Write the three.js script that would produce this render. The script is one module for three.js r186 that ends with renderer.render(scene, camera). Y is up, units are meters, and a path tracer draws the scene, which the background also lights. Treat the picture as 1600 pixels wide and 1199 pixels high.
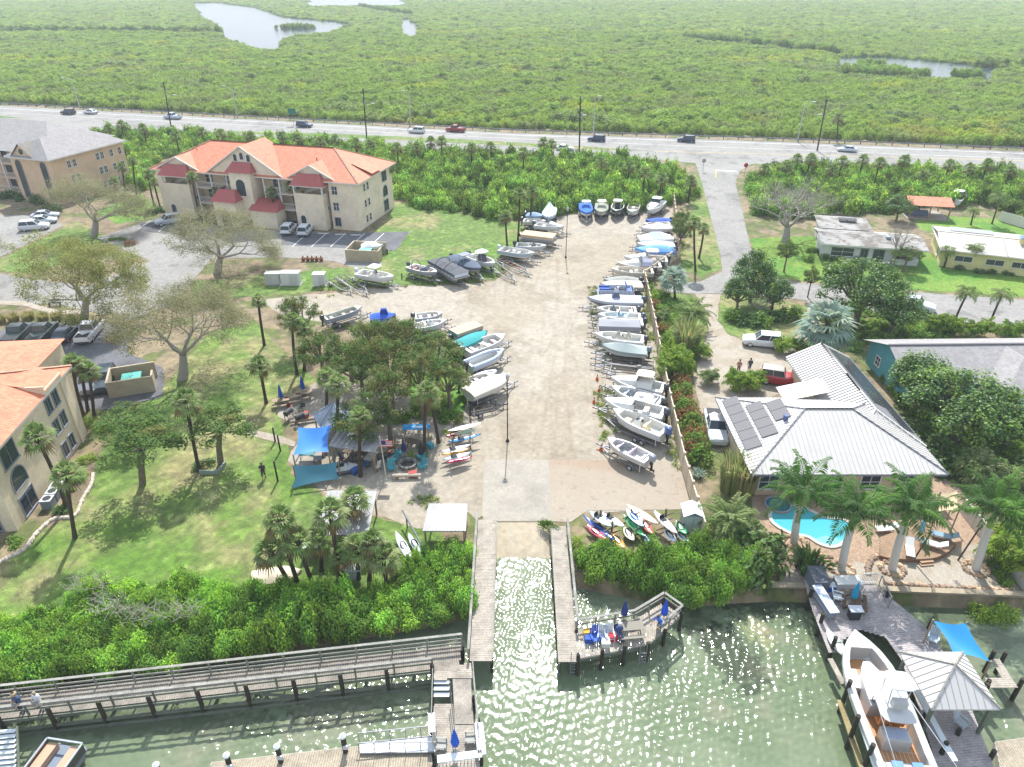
import * as THREE from 'three';
import * as BGU from 'three/addons/utils/BufferGeometryUtils.js';

// ---------- camera, sky, sun, exposure ----------
const H = 40, F = 1111, TH = 30.3 * Math.PI / 180, CX = 800, CY = 599.5;
const scene = new THREE.Scene();
const camera = new THREE.PerspectiveCamera(2 * Math.atan(CY / F) * 180 / Math.PI, 1600 / 1199, 0.5, 9000);
camera.position.set(0, H, 0);
camera.rotation.x = -TH;
const renderer = new THREE.WebGLRenderer({ antialias: true });
renderer.setSize(1024, 767);
renderer.toneMapping = THREE.LinearToneMapping;
renderer.toneMappingExposure = 1.86;
renderer.shadowMap.enabled = true;
const SUN = new THREE.Vector3(0.02, Math.sin(0.86), -Math.cos(0.86)).normalize();
{ // a bright, thinly hazy sky: pale at the horizon, bluer overhead, a soft glow round the sun
  const W = 512, Hh = 256, d = new Float32Array(W * Hh * 4), k = 0.7;
  for (let j = 0; j < Hh; j++) for (let i = 0; i < W; i++) {
    const up = ((j + .5) / Hh - .5) * Math.PI, az = ((i + .5) / W - .5) * 2 * Math.PI, y = Math.sin(up), x = Math.cos(az) * Math.cos(up), z = Math.sin(az) * Math.cos(up), e = Math.pow(1 - Math.max(0, y), 2.2), c = x * SUN.x + y * SUN.y + z * SUN.z, g = .9 * Math.pow(Math.max(0, c), 8) + 1.2 * Math.pow(Math.max(0, c), 60), o = (j * W + i) * 4;
    d[o] = k * (.62 + .36 * e + g); d[o + 1] = k * (.78 + .22 * e + g * .98); d[o + 2] = k * (1.02 + .02 * e + g * .92); d[o + 3] = 1;
  }
  const t = new THREE.DataTexture(d, W, Hh, THREE.RGBAFormat, THREE.FloatType); t.mapping = THREE.EquirectangularReflectionMapping; t.magFilter = t.minFilter = THREE.LinearFilter; t.needsUpdate = true; scene.background = t; scene.environment = t;
}
const sun = new THREE.DirectionalLight(new THREE.Color(1, 0.98, 0.95), 4.4);
sun.position.copy(SUN).multiplyScalar(300).add(new THREE.Vector3(0, 0, -80));
sun.target.position.set(0, 0, -80);
sun.castShadow = true; sun.shadow.mapSize.set(4096, 4096);
{ const c = sun.shadow.camera; c.left = -180; c.right = 180; c.top = 200; c.bottom = -200; c.near = 1; c.far = 800; }
scene.add(sun, sun.target);
scene.fog = new THREE.FogExp2(new THREE.Color(0.80, 0.86, 0.92), 0.0003);

// ---------- helpers ----------
const S_ = Math.sin(TH), C_ = Math.cos(TH), V = (x, y, z) => new THREE.Vector3(x, y, z), PI = Math.PI;
// the place is surveyed from the air: P gives the spot on a level y that a sight line (column, row) meets
function P(px, py, y = 0) {
  const a = px - CX, b = CY - py, dy = -S_ * F + C_ * b, dz = -C_ * F - S_ * b, t = (y - H) / dy;
  return V(a * t, y, dz * t);
}
function RND(seed) { let s = seed | 0; return () => { s = (s + 0x6d2b79f5) | 0; let t = Math.imul(s ^ (s >>> 15), 1 | s); t = (t + Math.imul(t ^ (t >>> 7), 61 | t)) ^ t; return ((t ^ (t >>> 14)) >>> 0) / 4294967296; }; }
const rr = (r, a, b) => a + (b - a) * r();
const taken = {};
function numbered(n) { const k = taken[n] = (taken[n] ?? -1) + 1; return k ? n + '_' + String(k).padStart(3, '0') : n; }
function tag(o, label, category, group, kind) { if (label) o.userData.label = label; if (category) o.userData.category = category; if (group) o.userData.group = group; if (kind) o.userData.kind = kind; return o; }
function part(name, geo, mat, parent, label) { const m = new THREE.Mesh(geo, mat); m.name = name; m.castShadow = m.receiveShadow = true; if (label) m.userData.label = label; parent.add(m); return m; }
function thing(name, label, category, group, pos, yaw = 0) { const o = new THREE.Group(); o.name = numbered(name); tag(o, label, category, group); if (pos) o.position.copy(pos); o.rotation.y = yaw; scene.add(o); return o; }
function solo(name, geo, mat, label, category, group, kind) { const m = new THREE.Mesh(geo, mat); m.name = numbered(name); m.castShadow = m.receiveShadow = true; tag(m, label, category, group, kind); scene.add(m); return m; }
function struct(name, geo, mat) { return solo(name, geo, mat, null, null, null, 'structure'); }
function copyOf(o, pos, yaw, label, scale, group) { const c = o.clone(); c.name = numbered(o.name.replace(/_\d\d\d$/, '')); c.userData = { ...o.userData }; if (label) c.userData.label = label; if (group) c.userData.group = group; c.position.copy(pos); c.rotation.y = yaw; if (scale) c.scale.set(...(Array.isArray(scale) ? scale : [scale, scale, scale])); scene.add(c); return c; }
const yawOf = (a, b) => Math.atan2(-(b.z - a.z), b.x - a.x);   // turns local +x from a towards b
function inPoly(x, z, q) { let k = false; for (let i = 0, j = q.length - 1; i < q.length; j = i++) { const a = q[i], b = q[j]; if ((a[1] > z) !== (b[1] > z) && x < (b[0] - a[0]) * (z - a[1]) / (b[1] - a[1]) + a[0]) k = !k; } return k; }
const pxPoly = (l, y = 0) => l.map(([a, b, h]) => { const p = P(a, b, h ?? y); return [p.x, p.z]; });

// mesh collector: triangles with box-mapped uv in metres
class MB {
  constructor() { this.p = []; this.c = []; this.col = null; }
  color(r, g, b) { this.col = [r, g, b]; return this; }
  tri(a, b, c) { this.p.push(a.x, a.y, a.z, b.x, b.y, b.z, c.x, c.y, c.z); if (this.col) for (let i = 0; i < 3; i++) this.c.push(...this.col); return this; }
  quad(a, b, c, d) { return this.tri(a, b, c).tri(a, c, d); }
  box(x, y, z, sx, sy, sz, ry = 0) {
    const c = Math.cos(ry), s = Math.sin(ry), v = [];
    for (const i of [-.5, .5]) for (const j of [-.5, .5]) for (const k of [-.5, .5]) { const a = i * sx, b = k * sz; v.push(V(x + a * c + b * s, y + j * sy, z - a * s + b * c)); }
    const q = (a, b, c2, d) => this.quad(v[a], v[b], v[c2], v[d]);
    q(0, 1, 3, 2); q(4, 6, 7, 5); q(0, 4, 5, 1); q(2, 3, 7, 6); q(0, 2, 6, 4); q(1, 5, 7, 3); return this;
  }
  bar(a, b, w, h = w) { // a beam from a to b
    const d = b.clone().sub(a); if (d.lengthSq() < 1e-9) return this; d.normalize(); const up = Math.abs(d.y) > .95 ? V(1, 0, 0) : V(0, 1, 0), r = d.clone().cross(up).normalize().multiplyScalar(w / 2), u = r.clone().cross(d).normalize().multiplyScalar(h / 2);
    const k = (o, i, j) => o.clone().addScaledVector(r, i).addScaledVector(u, j), A = [k(a, -1, -1), k(a, 1, -1), k(a, 1, 1), k(a, -1, 1)], B = [k(b, -1, -1), k(b, 1, -1), k(b, 1, 1), k(b, -1, 1)];
    for (let i = 0; i < 4; i++) { const j = (i + 1) % 4; this.quad(A[i], A[j], B[j], B[i]); }
    this.quad(A[3], A[2], A[1], A[0]).quad(B[0], B[1], B[2], B[3]); return this;
  }
  cyl(a, b, r0, r1 = r0, n = 8, caps = true) {
    const d = b.clone().sub(a).normalize(), up = Math.abs(d.y) > .9 ? V(1, 0, 0) : V(0, 1, 0), u = d.clone().cross(up).normalize(), w = d.clone().cross(u);
    const ring = (o, r) => Array.from({ length: n }, (_, i) => o.clone().addScaledVector(u, Math.cos(i * 2 * PI / n) * r).addScaledVector(w, Math.sin(i * 2 * PI / n) * r)), A = ring(a, r0), B = ring(b, r1);
    for (let i = 0; i < n; i++) { const j = (i + 1) % n; this.quad(A[i], A[j], B[j], B[i]); if (caps && i > 0 && i < n - 1) { this.tri(A[0], A[i + 1], A[i]); this.tri(B[0], B[i], B[i + 1]); } }
    return this;
  }
  tube(pts, rads, n = 7) { for (let i = 0; i < pts.length - 1; i++) this.cyl(pts[i], pts[i + 1], Array.isArray(rads) ? rads[i] : rads, Array.isArray(rads) ? rads[i + 1] : rads, n, i === 0 || i === pts.length - 2); return this; }
  loft(rings, closed = true, capA = false, capB = false) { // rings: arrays of points of the same length
    const n = rings[0].length, m = closed ? n : n - 1;
    for (let i = 0; i < rings.length - 1; i++) for (let j = 0; j < m; j++) { const k = (j + 1) % n; this.quad(rings[i][j], rings[i][k], rings[i + 1][k], rings[i + 1][j]); }
    if (capA) for (let j = 1; j < n - 1; j++) this.tri(rings[0][0], rings[0][j + 1], rings[0][j]);
    const z = rings[rings.length - 1]; if (capB) for (let j = 1; j < n - 1; j++) this.tri(z[0], z[j], z[j + 1]);
    return this;
  }
  prism(pts, y0, y1) { // level polygon [[x,z]...] between two heights
    const n = pts.length; for (let i = 0; i < n; i++) { const a = pts[i], b = pts[(i + 1) % n]; this.quad(V(a[0], y0, a[1]), V(b[0], y0, b[1]), V(b[0], y1, b[1]), V(a[0], y1, a[1])); }
    const t = THREE.ShapeUtils.triangulateShape(pts.map((p) => new THREE.Vector2(...p)), []);
    for (const [a, b, c] of t) { this.tri(V(pts[a][0], y1, pts[a][1]), V(pts[c][0], y1, pts[c][1]), V(pts[b][0], y1, pts[b][1])); this.tri(V(pts[a][0], y0, pts[a][1]), V(pts[b][0], y0, pts[b][1]), V(pts[c][0], y0, pts[c][1])); }
    return this;
  }
  get n() { return this.p.length; }
  geo(smooth = 0) {
    let g = new THREE.BufferGeometry(); const p = new Float32Array(this.p), uv = new Float32Array(p.length / 3 * 2);
    for (let i = 0; i < p.length; i += 9) {
      const ux = p[i + 3] - p[i], uy = p[i + 4] - p[i + 1], uz = p[i + 5] - p[i + 2], vx = p[i + 6] - p[i], vy = p[i + 7] - p[i + 1], vz = p[i + 8] - p[i + 2];
      const nx = Math.abs(uy * vz - uz * vy), ny = Math.abs(uz * vx - ux * vz), nz = Math.abs(ux * vy - uy * vx);
      for (let k = 0; k < 3; k++) { const o = i + k * 3, q = (i / 3 + k) * 2; if (ny >= nx && ny >= nz) { uv[q] = p[o]; uv[q + 1] = p[o + 2]; } else if (nx >= nz) { uv[q] = p[o + 2]; uv[q + 1] = p[o + 1]; } else { uv[q] = p[o]; uv[q + 1] = p[o + 1]; } }
    }
    g.setAttribute('position', new THREE.BufferAttribute(p, 3)); g.setAttribute('uv', new THREE.BufferAttribute(uv, 2));
    if (this.c.length) g.setAttribute('color', new THREE.BufferAttribute(new Float32Array(this.c), 3));
    g.computeVertexNormals(); if (smooth) g = BGU.toCreasedNormals(g, smooth); return g;
  }
  to(name, mat, parent, label, smooth) { return part(name, this.geo(smooth), mat, parent, label); }
}

// ---------- textures and materials ----------
function lattice(per, seed) { const a = new Float32Array(per * per), r = RND(seed); for (let i = 0; i < a.length; i++) a[i] = r(); return (x, y) => { x *= per; y *= per; const xi = Math.floor(x), yi = Math.floor(y), fx = x - xi, fy = y - yi, sx = fx * fx * (3 - 2 * fx), sy = fy * fy * (3 - 2 * fy), m = (k) => ((k % per) + per) % per, x0 = m(xi), x1 = m(xi + 1), y0 = m(yi) * per, y1 = m(yi + 1) * per; return (a[y0 + x0] * (1 - sx) + a[y0 + x1] * sx) * (1 - sy) + (a[y1 + x0] * (1 - sx) + a[y1 + x1] * sx) * sy; }; }
function fbm(per, oct, seed) { const l = []; for (let i = 0; i < oct; i++) l.push(lattice(per << i, seed + i * 17)); return (x, y) => { let s = 0, a = .5, t = 0; for (const f of l) { s += f(x, y) * a; t += a; a *= .55; } return s / t; }; }
function texture(size, metres, fn, srgb = true) {
  const d = new Uint8Array(size * size * 4);
  for (let y = 0; y < size; y++) for (let x = 0; x < size; x++) { const c = fn(x / size, y / size), o = (y * size + x) * 4; if (typeof c === 'number') d[o] = d[o + 1] = d[o + 2] = Math.max(0, Math.min(255, c)); else for (let k = 0; k < 3; k++) d[o + k] = Math.max(0, Math.min(255, c[k])); d[o + 3] = 255; }
  const t = new THREE.DataTexture(d, size, size); t.wrapS = t.wrapT = THREE.RepeatWrapping; t.magFilter = THREE.LinearFilter; t.minFilter = THREE.LinearMipmapLinearFilter; t.generateMipmaps = true; if (srgb) t.colorSpace = THREE.SRGBColorSpace;
  t.repeat.set(1 / metres, 1 / metres); t.needsUpdate = true; return t;
}
const mix = (a, b, t) => a.map((v, i) => v + (b[i] - v) * t), cl = (x) => Math.max(0, Math.min(1, x)), ss = (a, b, x) => { x = cl((x - a) / (b - a)); return x * x * (3 - 2 * x); };
const mat = (c, rough = .7, o = {}) => { const m = new THREE.MeshStandardMaterial({ roughness: rough, side: THREE.DoubleSide, ...o }); if (Array.isArray(c)) m.color.setRGB(...c); else m.color.set(c); return m; };
const phys = (c, rough, o = {}) => { const m = new THREE.MeshPhysicalMaterial({ roughness: rough, side: THREE.DoubleSide, ...o }); if (Array.isArray(c)) m.color.setRGB(...c); else m.color.set(c); return m; };
const memo = {};
const paint = (c, rough = .35) => memo['p' + c + rough] ??= phys(c, rough, { clearcoat: .5, clearcoatRoughness: .15 });
const flat = (c, rough = .8) => memo['f' + c + rough] ??= mat(c, rough);
const N8 = fbm(8, 6, 3), N16 = fbm(16, 5, 11), N4 = fbm(4, 4, 29), N64 = fbm(64, 3, 41), N128 = fbm(128, 2, 57);
const patina = (base, amt, metres, size = 512, seed = 0) => texture(size, metres, (u, v) => { const a = N8(u + seed, v), b = N64(u, v + seed), k = 1 + (a - .5) * amt * 1.6 + (b - .5) * amt; return base.map((c) => c * k); });
// ---------- ground textures ----------
const T = {};
T.lawn = texture(1024, 60, (u, v) => { const dry = ss(.48, .72, N8(u, v)), lush = ss(.52, .7, N8(u + .37, v + .21)), g = N128(u, v), w = N64(u + .5, v); let c = mix([126, 158, 66], [180, 172, 116], dry); c = mix(c, [112, 158, 44], lush * .7); c = mix(c, [196, 184, 142], ss(.66, .8, w) * .35); const k = (.72 + g * .4) * (.86 + w * .28); return c.map((x) => x * k); });
T.lush = texture(512, 30, (u, v) => { const k = .8 + N128(u, v) * .4, d = N8(u, v); return mix([106, 158, 48], [138, 170, 62], ss(.4, .65, d)).map((x) => x * k); });
T.soil = texture(1024, 50, (u, v) => { const a = N8(u, v), b = N64(u, v), g = ss(.5, .62, N16(u + .3, v)); let c = mix([190, 170, 134], [146, 128, 98], a); c = mix(c, [112, 128, 58], g * .8); return c.map((x) => x * (.75 + b * .5)); });
const RUTS = [[2, -.06, 1.5, 0], [4.5, -.1, 1.2, 1.3], [7, -.03, 2.2, 2.1], [1, -.16, 3, .6], [9.5, -.12, 1.4, 4], [6, .05, 3.2, 5.2], [-2, -.05, 4, 3.3]];
T.sand = texture(2048, 90, (u, v) => { const a = N8(u, v), b = N64(u, v), c = N128(u * 2, v * 2), st = N64(u * 1.0, v * .08 + .3); let q = mix([212, 200, 180], [202, 187, 163], ss(.35, .62, a)); q = mix(q, [160, 146, 118], ss(.6, .72, N16(u + .2, v + .6)) * .35); q = mix(q, [212, 200, 180], ss(.5, .75, st) * .35); const wx = u * 90, wz = v * 90 - 90; let tr = 0; for (const [a, s, w, ph] of RUTS) { const cx = a + s * (wz + 60) + w * Math.sin(wz * .055 + ph); for (const o of [-.85, .85]) { const d = Math.abs(((wx - cx - o + 45) % 90 + 90) % 90 - 45); if (d < .32) tr = Math.max(tr, (1 - d / .32) * ss(.42, .6, N64(u, v * .25 + ph))); } } q = mix(q, [172, 154, 128], tr * .28); const k = .84 + b * .14 + c * .18; return q.map((x) => x * k); });
T.slab = texture(1024, 24, (u, v) => { const a = N8(u, v), b = N64(u, v), c = N128(u, v); let q = mix([212, 197, 176], [202, 184, 160], a); q = mix(q, [198, 166, 136], ss(.55, .75, N4(u + .2, v)) * .5); q = mix(q, [150, 138, 120], ss(.68, .8, b) * .3); const k = .96 + c * .07; return q.map((x) => x * k); });
T.road = texture(1024, 40, (u, v) => { const k = .88 + N128(u, v) * .2 + (N8(u, v) - .5) * .18, q = mix([182, 179, 173], [158, 156, 152], ss(.6, .72, N16(u, v))); return q.map((x) => x * k); });
T.tar = texture(512, 20, (u, v) => { const k = .8 + N128(u, v) * .3 + (N8(u, v) - .5) * .4; return [132 * k, 132 * k, 136 * k]; });
T.marsh = texture(512, 60, (u, v) => { const a = N8(u, v), k = .7 + N64(u, v) * .6; return mix([74, 104, 34], [92, 104, 52], a).map((x) => x * k); });
T.paver = texture(512, 8, (u, v) => { const k = .82 + N64(u, v) * .36; return mix([214, 184, 152], [196, 164, 138], N16(u, v)).map((x) => x * k); });
T.shell = texture(512, 8, (u, v) => { const k = .84 + N128(u, v) * .32; return mix([214, 201, 182], [200, 184, 160], ss(.4, .7, N8(u, v))).map((x) => x * k); });
T.bumpFine = texture(512, 6, (u, v) => (N64(u, v) * .6 + N128(u, v) * .4) * 255, false);
const G = {}; for (const k of ['lawn', 'lush', 'soil', 'sand', 'slab', 'road', 'tar', 'marsh', 'paver', 'shell']) G[k] = mat(k === 'lawn' || k === 'lush' ? [.55, .56, .54] : k === 'sand' || k === 'slab' || k === 'shell' ? [.455, .455, .46] : k === 'road' ? [.47, .465, .46] : [.46, .46, .46], .95, { map: T[k], bumpMap: T.bumpFine, bumpScale: k === 'lawn' || k === 'lush' ? .12 : k === 'soil' || k === 'sand' ? .06 : .012 });

// ---------- ground sheets ----------
function outline(list, y, jitter, smooth, seed = 1) {
  let q = list.map(([a, b]) => { const p = P(a, b, y); return new THREE.Vector2(p.x, p.z); });
  if (smooth) { const c = new THREE.SplineCurve([...q, q[0]]); q = c.getPoints(q.length * 6).slice(0, -1); }
  if (jitter) { const r = RND(seed), out = []; for (let i = 0; i < q.length; i++) { const a = q[i], b = q[(i + 1) % q.length], n = Math.min(60, Math.max(1, Math.round(a.distanceTo(b) / (jitter * 2.2)))); for (let k = 0; k < n; k++) { const t = k / n; out.push(new THREE.Vector2(a.x + (b.x - a.x) * t + (r() - .5) * jitter, a.y + (b.y - a.y) * t + (r() - .5) * jitter)); } } q = out; }
  return q;
}
function sheetGeo(q, y) {
  const t = THREE.ShapeUtils.triangulateShape(THREE.ShapeUtils.isClockWise(q) ? q.slice().reverse() : q, []), Q = THREE.ShapeUtils.isClockWise(q) ? q.slice().reverse() : q, m = new MB();
  for (const [a, b, c] of t) m.tri(V(Q[a].x, y, Q[a].y), V(Q[c].x, y, Q[c].y), V(Q[b].x, y, Q[b].y)); return m.geo();
}
function sheet(name, list, y, m, jitter = 0, smooth = false, seed) { return struct(name, sheetGeo(outline(list, y, jitter, smooth, seed), y), m); }

const WL = -.9;   // water level
const SHORE = [[-500, 1110], [0, 1058], [250, 1026], [500, 985], [700, 952], [735, 940], [752, 900], [776, 880], [776, 816], [866, 816], [868, 884], [888, 895], [930, 902], [1000, 915], [1060, 928], [1150, 920], [1204, 917], [1594, 931], [2100, 950]];
{
  const s = SHORE.map(([a, b]) => { const p = P(a, b); return new THREE.Vector2(p.x, p.z); });
  struct('ground', sheetGeo([...s, new THREE.Vector2(400, -36), new THREE.Vector2(420, -255), new THREE.Vector2(-420, -255), new THREE.Vector2(-400, -30)], 0), G.soil);
  const mb = new MB(), ext = [new THREE.Vector2(-400, -30), ...s, new THREE.Vector2(400, -36)];
  for (let i = 0; i < ext.length - 1; i++) { const a = ext[i], b = ext[i + 1]; mb.quad(V(a.x, 0, a.y), V(b.x, 0, b.y), V(b.x, -3.2, b.y + 2.2), V(a.x, -3.2, a.y + 2.2)); }
  struct('bank', mb.geo(), G.soil);
  const far = new MB(); far.quad(V(-9000, -.02, -9000), V(-9000, -.02, -150), V(9000, -.02, -150), V(9000, -.02, -9000)); struct('marsh_ground', far.geo(), G.marsh);
}
sheet('boat_lot', [[470, 462], [545, 455], [600, 447], [690, 447], [770, 440], [806, 415], [815, 375], [842, 345], [890, 330], [1040, 318], [1052, 322], [1060, 398], [1002, 440], [1022, 540], [1045, 640], [1066, 730], [1080, 798], [910, 799], [868, 811], [774, 811], [752, 820], [735, 800], [690, 790], [652, 775], [640, 730], [690, 690], [722, 650], [728, 590], [716, 540], [640, 512], [520, 508], [440, 492], [400, 470]], .012, G.sand, .5, false, 4);
sheet('dirt_clearing', [[430, 640], [500, 590], [640, 620], [720, 640], [735, 700], [700, 760], [680, 830], [560, 800], [470, 745], [452, 720], [470, 680]], .008, G.sand, .7, false, 5);
sheet('concrete_apron', [[757, 716], [1063, 722], [1080, 796], [918, 798], [892, 816], [866, 815], [752, 815]], .03, G.slab);
sheet('concrete_lane', [[758, 717], [857, 719], [861, 814], [753, 814]],   .036, mat([.42, .42, .42], .95, { map: patina([208, 198, 182], .14, 12, 512, .7), bumpMap: T.bumpFine, bumpScale: .01 }));
{ // the ramp runs down into the water
  const a = P(774, 814), b = P(868, 814), mb = new MB(), zw = P(820, 872, WL).z, dz = (zw - a.z) / -(WL - .028), z3 = a.z + dz * 2.6; mb.quad(V(a.x, .028, a.z), V(a.x, -2.572, z3), V(b.x, -2.572, z3), V(b.x, .028, b.z)); struct('boat_ramp', mb.geo(), mat([.62, .61, .58], .95, { map: T.sand, bumpMap: T.bumpFine, bumpScale: .02 }));
}
sheet('highway', [[-500, 138], [0, 165], [400, 187], [800, 208], [1200, 221], [1600, 237], [2100, 254], [2100, 282], [1600, 264], [1300, 257], [1180, 256], [1100, 256], [1000, 248], [900, 243], [700, 233], [400, 223], [0, 213], [-500, 200]], .03, G.road);
sheet('road_median', [[335, 204], [520, 209], [700, 216.5], [870, 226], [1022, 236], [900, 233], [700, 222.5], [520, 214], [335, 207.5]], .05, G.lawn, .4, false, 8);
sheet('road_median', [[-300, 168], [0, 181], [45, 185], [0, 184], [-300, 172]], .05, G.lawn, .3, false, 9);
sheet('side_road', [[1086, 252], [1098, 290], [1112, 345], [1126, 400], [1129, 424], [1095, 440], [1040, 444], [1042, 456], [1085, 459], [1130, 459], [1210, 463], [1290, 474], [1400, 492], [1500, 503], [1700, 525], [1700, 474], [1500, 462], [1400, 454], [1290, 446], [1215, 438], [1192, 420], [1173, 388], [1160, 330], [1149, 285], [1156, 268], [1178, 254]], .036, G.road);
sheet('road_verge', [[1094, 262], [1106, 300], [1118, 350], [1129, 420], [1096, 432], [1062, 420], [1075, 340], [1086, 290]], .014, G.lawn, .5, false, 10);
sheet('sand_driveway', [[1086, 459], [1126, 460], [1121, 500], [1140, 524], [1165, 534], [1235, 540], [1262, 500], [1262, 470], [1290, 474], [1286, 540], [1238, 560], [1240, 605], [1190, 628], [1132, 628], [1140, 700], [1112, 712], [1098, 650], [1084, 585], [1100, 548], [1109, 500]], .02, G.shell, .4, false, 11);
sheet('lawn', [[556, 402], [622, 316], [790, 346], [822, 350], [806, 398], [770, 436], [690, 446], [600, 446], [470, 458], [300, 470], [300, 440], [420, 428], [540, 418]], .016, G.lawn, .6, false, 12);
sheet('lawn', [[150, 660], [240, 620], [330, 520], [400, 500], [440, 545], [500, 600], [440, 650], [455, 745], [560, 800], [680, 830], [720, 870], [640, 930], [430, 930], [230, 935], [120, 960], [0, 1000], [-300, 1040], [-260, 860], [0, 880], [50, 850], [100, 800], [140, 740]], .004, G.lawn, .5, false, 13);
sheet('lawn', [[640, 585], [726, 575], [730, 640], [700, 660], [640, 640]], .016, G.lush, .5, false, 14);
sheet('lawn', [[1380, 398], [1440, 385], [1480, 420], [1700, 435], [1700, 470], [1500, 458], [1400, 450], [1290, 442], [1215, 434], [1190, 412], [1170, 372], [1270, 368], [1300, 400]], .016, G.lush, .4, false, 15);
sheet('lawn', [[1420, 335], [1560, 342], [1640, 352], [1640, 380], [1440, 360]], .016, G.lush, .4, false, 16);
sheet('lawn', [[15, 398], [120, 345], [150, 362], [180, 372], [130, 392], [60, 428], [0, 424], [0, 405]], .016, G.lawn, .4, false, 17);
sheet('lawn', [[150, 330], [220, 302], [252, 330], [236, 342], [180, 350]], .016, G.lush, .4, false, 18);
sheet('lawn', [[1000, 442], [1040, 458], [1082, 460], [1106, 500], [1098, 545], [1050, 560], [1020, 500]], .016, G.lawn, .4, false, 19);
sheet('lawn', [[1125, 462], [1200, 466], [1262, 478], [1258, 505], [1232, 538], [1165, 532], [1138, 522], [1122, 500]], .028, G.lawn, .4, false, 21);
sheet('condo_drive', [[-200, 430], [0, 428], [130, 448], [235, 408], [150, 372], [235, 344], [300, 352], [470, 362], [560, 366], [645, 362], [560, 398], [600, 412], [560, 420], [520, 408], [440, 402], [330, 404], [300, 440], [262, 480], [200, 500], [100, 478], [0, 470], [-200, 480]], .024, G.road, .15);
sheet('parking_bay', [[440, 366], [640, 362], [618, 392], [540, 388], [440, 383]], .03, G.tar);
sheet('parking_bay', [[215, 346], [292, 350], [286, 368], [225, 362]], .03, G.tar);
sheet('condo_drive', [[-200, 345], [0, 336], [80, 336], [98, 352], [14, 396], [-200, 470]], .024, G.road);
sheet('parking_bay', [[-200, 540], [0, 516], [130, 500], [200, 510], [200, 552], [255, 575], [255, 620], [180, 640], [120, 640], [100, 560], [0, 570]], .024, G.tar, .2);
sheet('footpath', [[-60, 468], [0, 470], [40, 471], [85, 484], [128, 485], [128, 491], [80, 491], [38, 478], [0, 476], [-60, 474]], .03, G.shell);
sheet('footpath', [[380, 668], [440, 682], [462, 690], [460, 698], [434, 692], [380, 678]], .03, G.shell);
sheet('footpath', [[130, 690], [168, 668], [182, 676], [150, 718], [140, 760], [112, 800], [90, 818], [70, 830], [60, 820], [95, 770], [125, 720]], .02, G.soil, .3);
sheet('pool_terrace', [[1172, 748], [1490, 748], [1545, 830], [1500, 880], [1400, 905], [1330, 900], [1210, 900], [1180, 850]], .02, G.paver);
sheet('shell_garden', [[1340, 880], [1440, 872], [1545, 845], [1594, 922], [1560, 928], [1400, 922], [1210, 914], [1225, 890]], .028, G.shell, .3);
// painted lines
{
  const L = (pts, w, y, name, m) => { const mb = new MB(); for (let i = 0; i < pts.length - 1; i++) { const a = P(...pts[i], y), b = P(...pts[i + 1], y), d = b.clone().sub(a).normalize(), n = V(-d.z, 0, d.x).multiplyScalar(w / 2); mb.quad(a.clone().add(n), a.clone().sub(n), b.clone().sub(n), b.clone().add(n)); } return struct(name, mb.geo(), m); };
  const white = mat([.62, .62, .6], .8), yel = mat([.5, .36, .08], .8);
  L([[-300, 155], [0, 169.5], [400, 190], [800, 210.8], [1200, 224], [1600, 240], [2000, 252]], .25, .042, 'lane_line', white);
  L([[0, 176], [335, 193], [700, 212], [1020, 226], [1600, 248]], .15, .042, 'lane_line', white);
  L([[1024, 236.5], [1180, 240], [1600, 251]], .25, .042, 'lane_line', yel);
  L([[1118, 266], [1152, 268]], .5, .046, 'stop_line', white); L([[1119, 266], [1118, 278]], .2, .046, 'lane_line', yel);
  for (let i = 0; i < 5; i++) { const x = 468 + i * 30; L([[x + 12, 364.5], [x - 12, 386]], .12, .036, 'bay_line', white); }
  for (const [a, b] of [[[232, 347], [215, 358]], [[262, 349], [248, 362]]]) L([a, b], .12, .036, 'bay_line', white);
}
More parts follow.
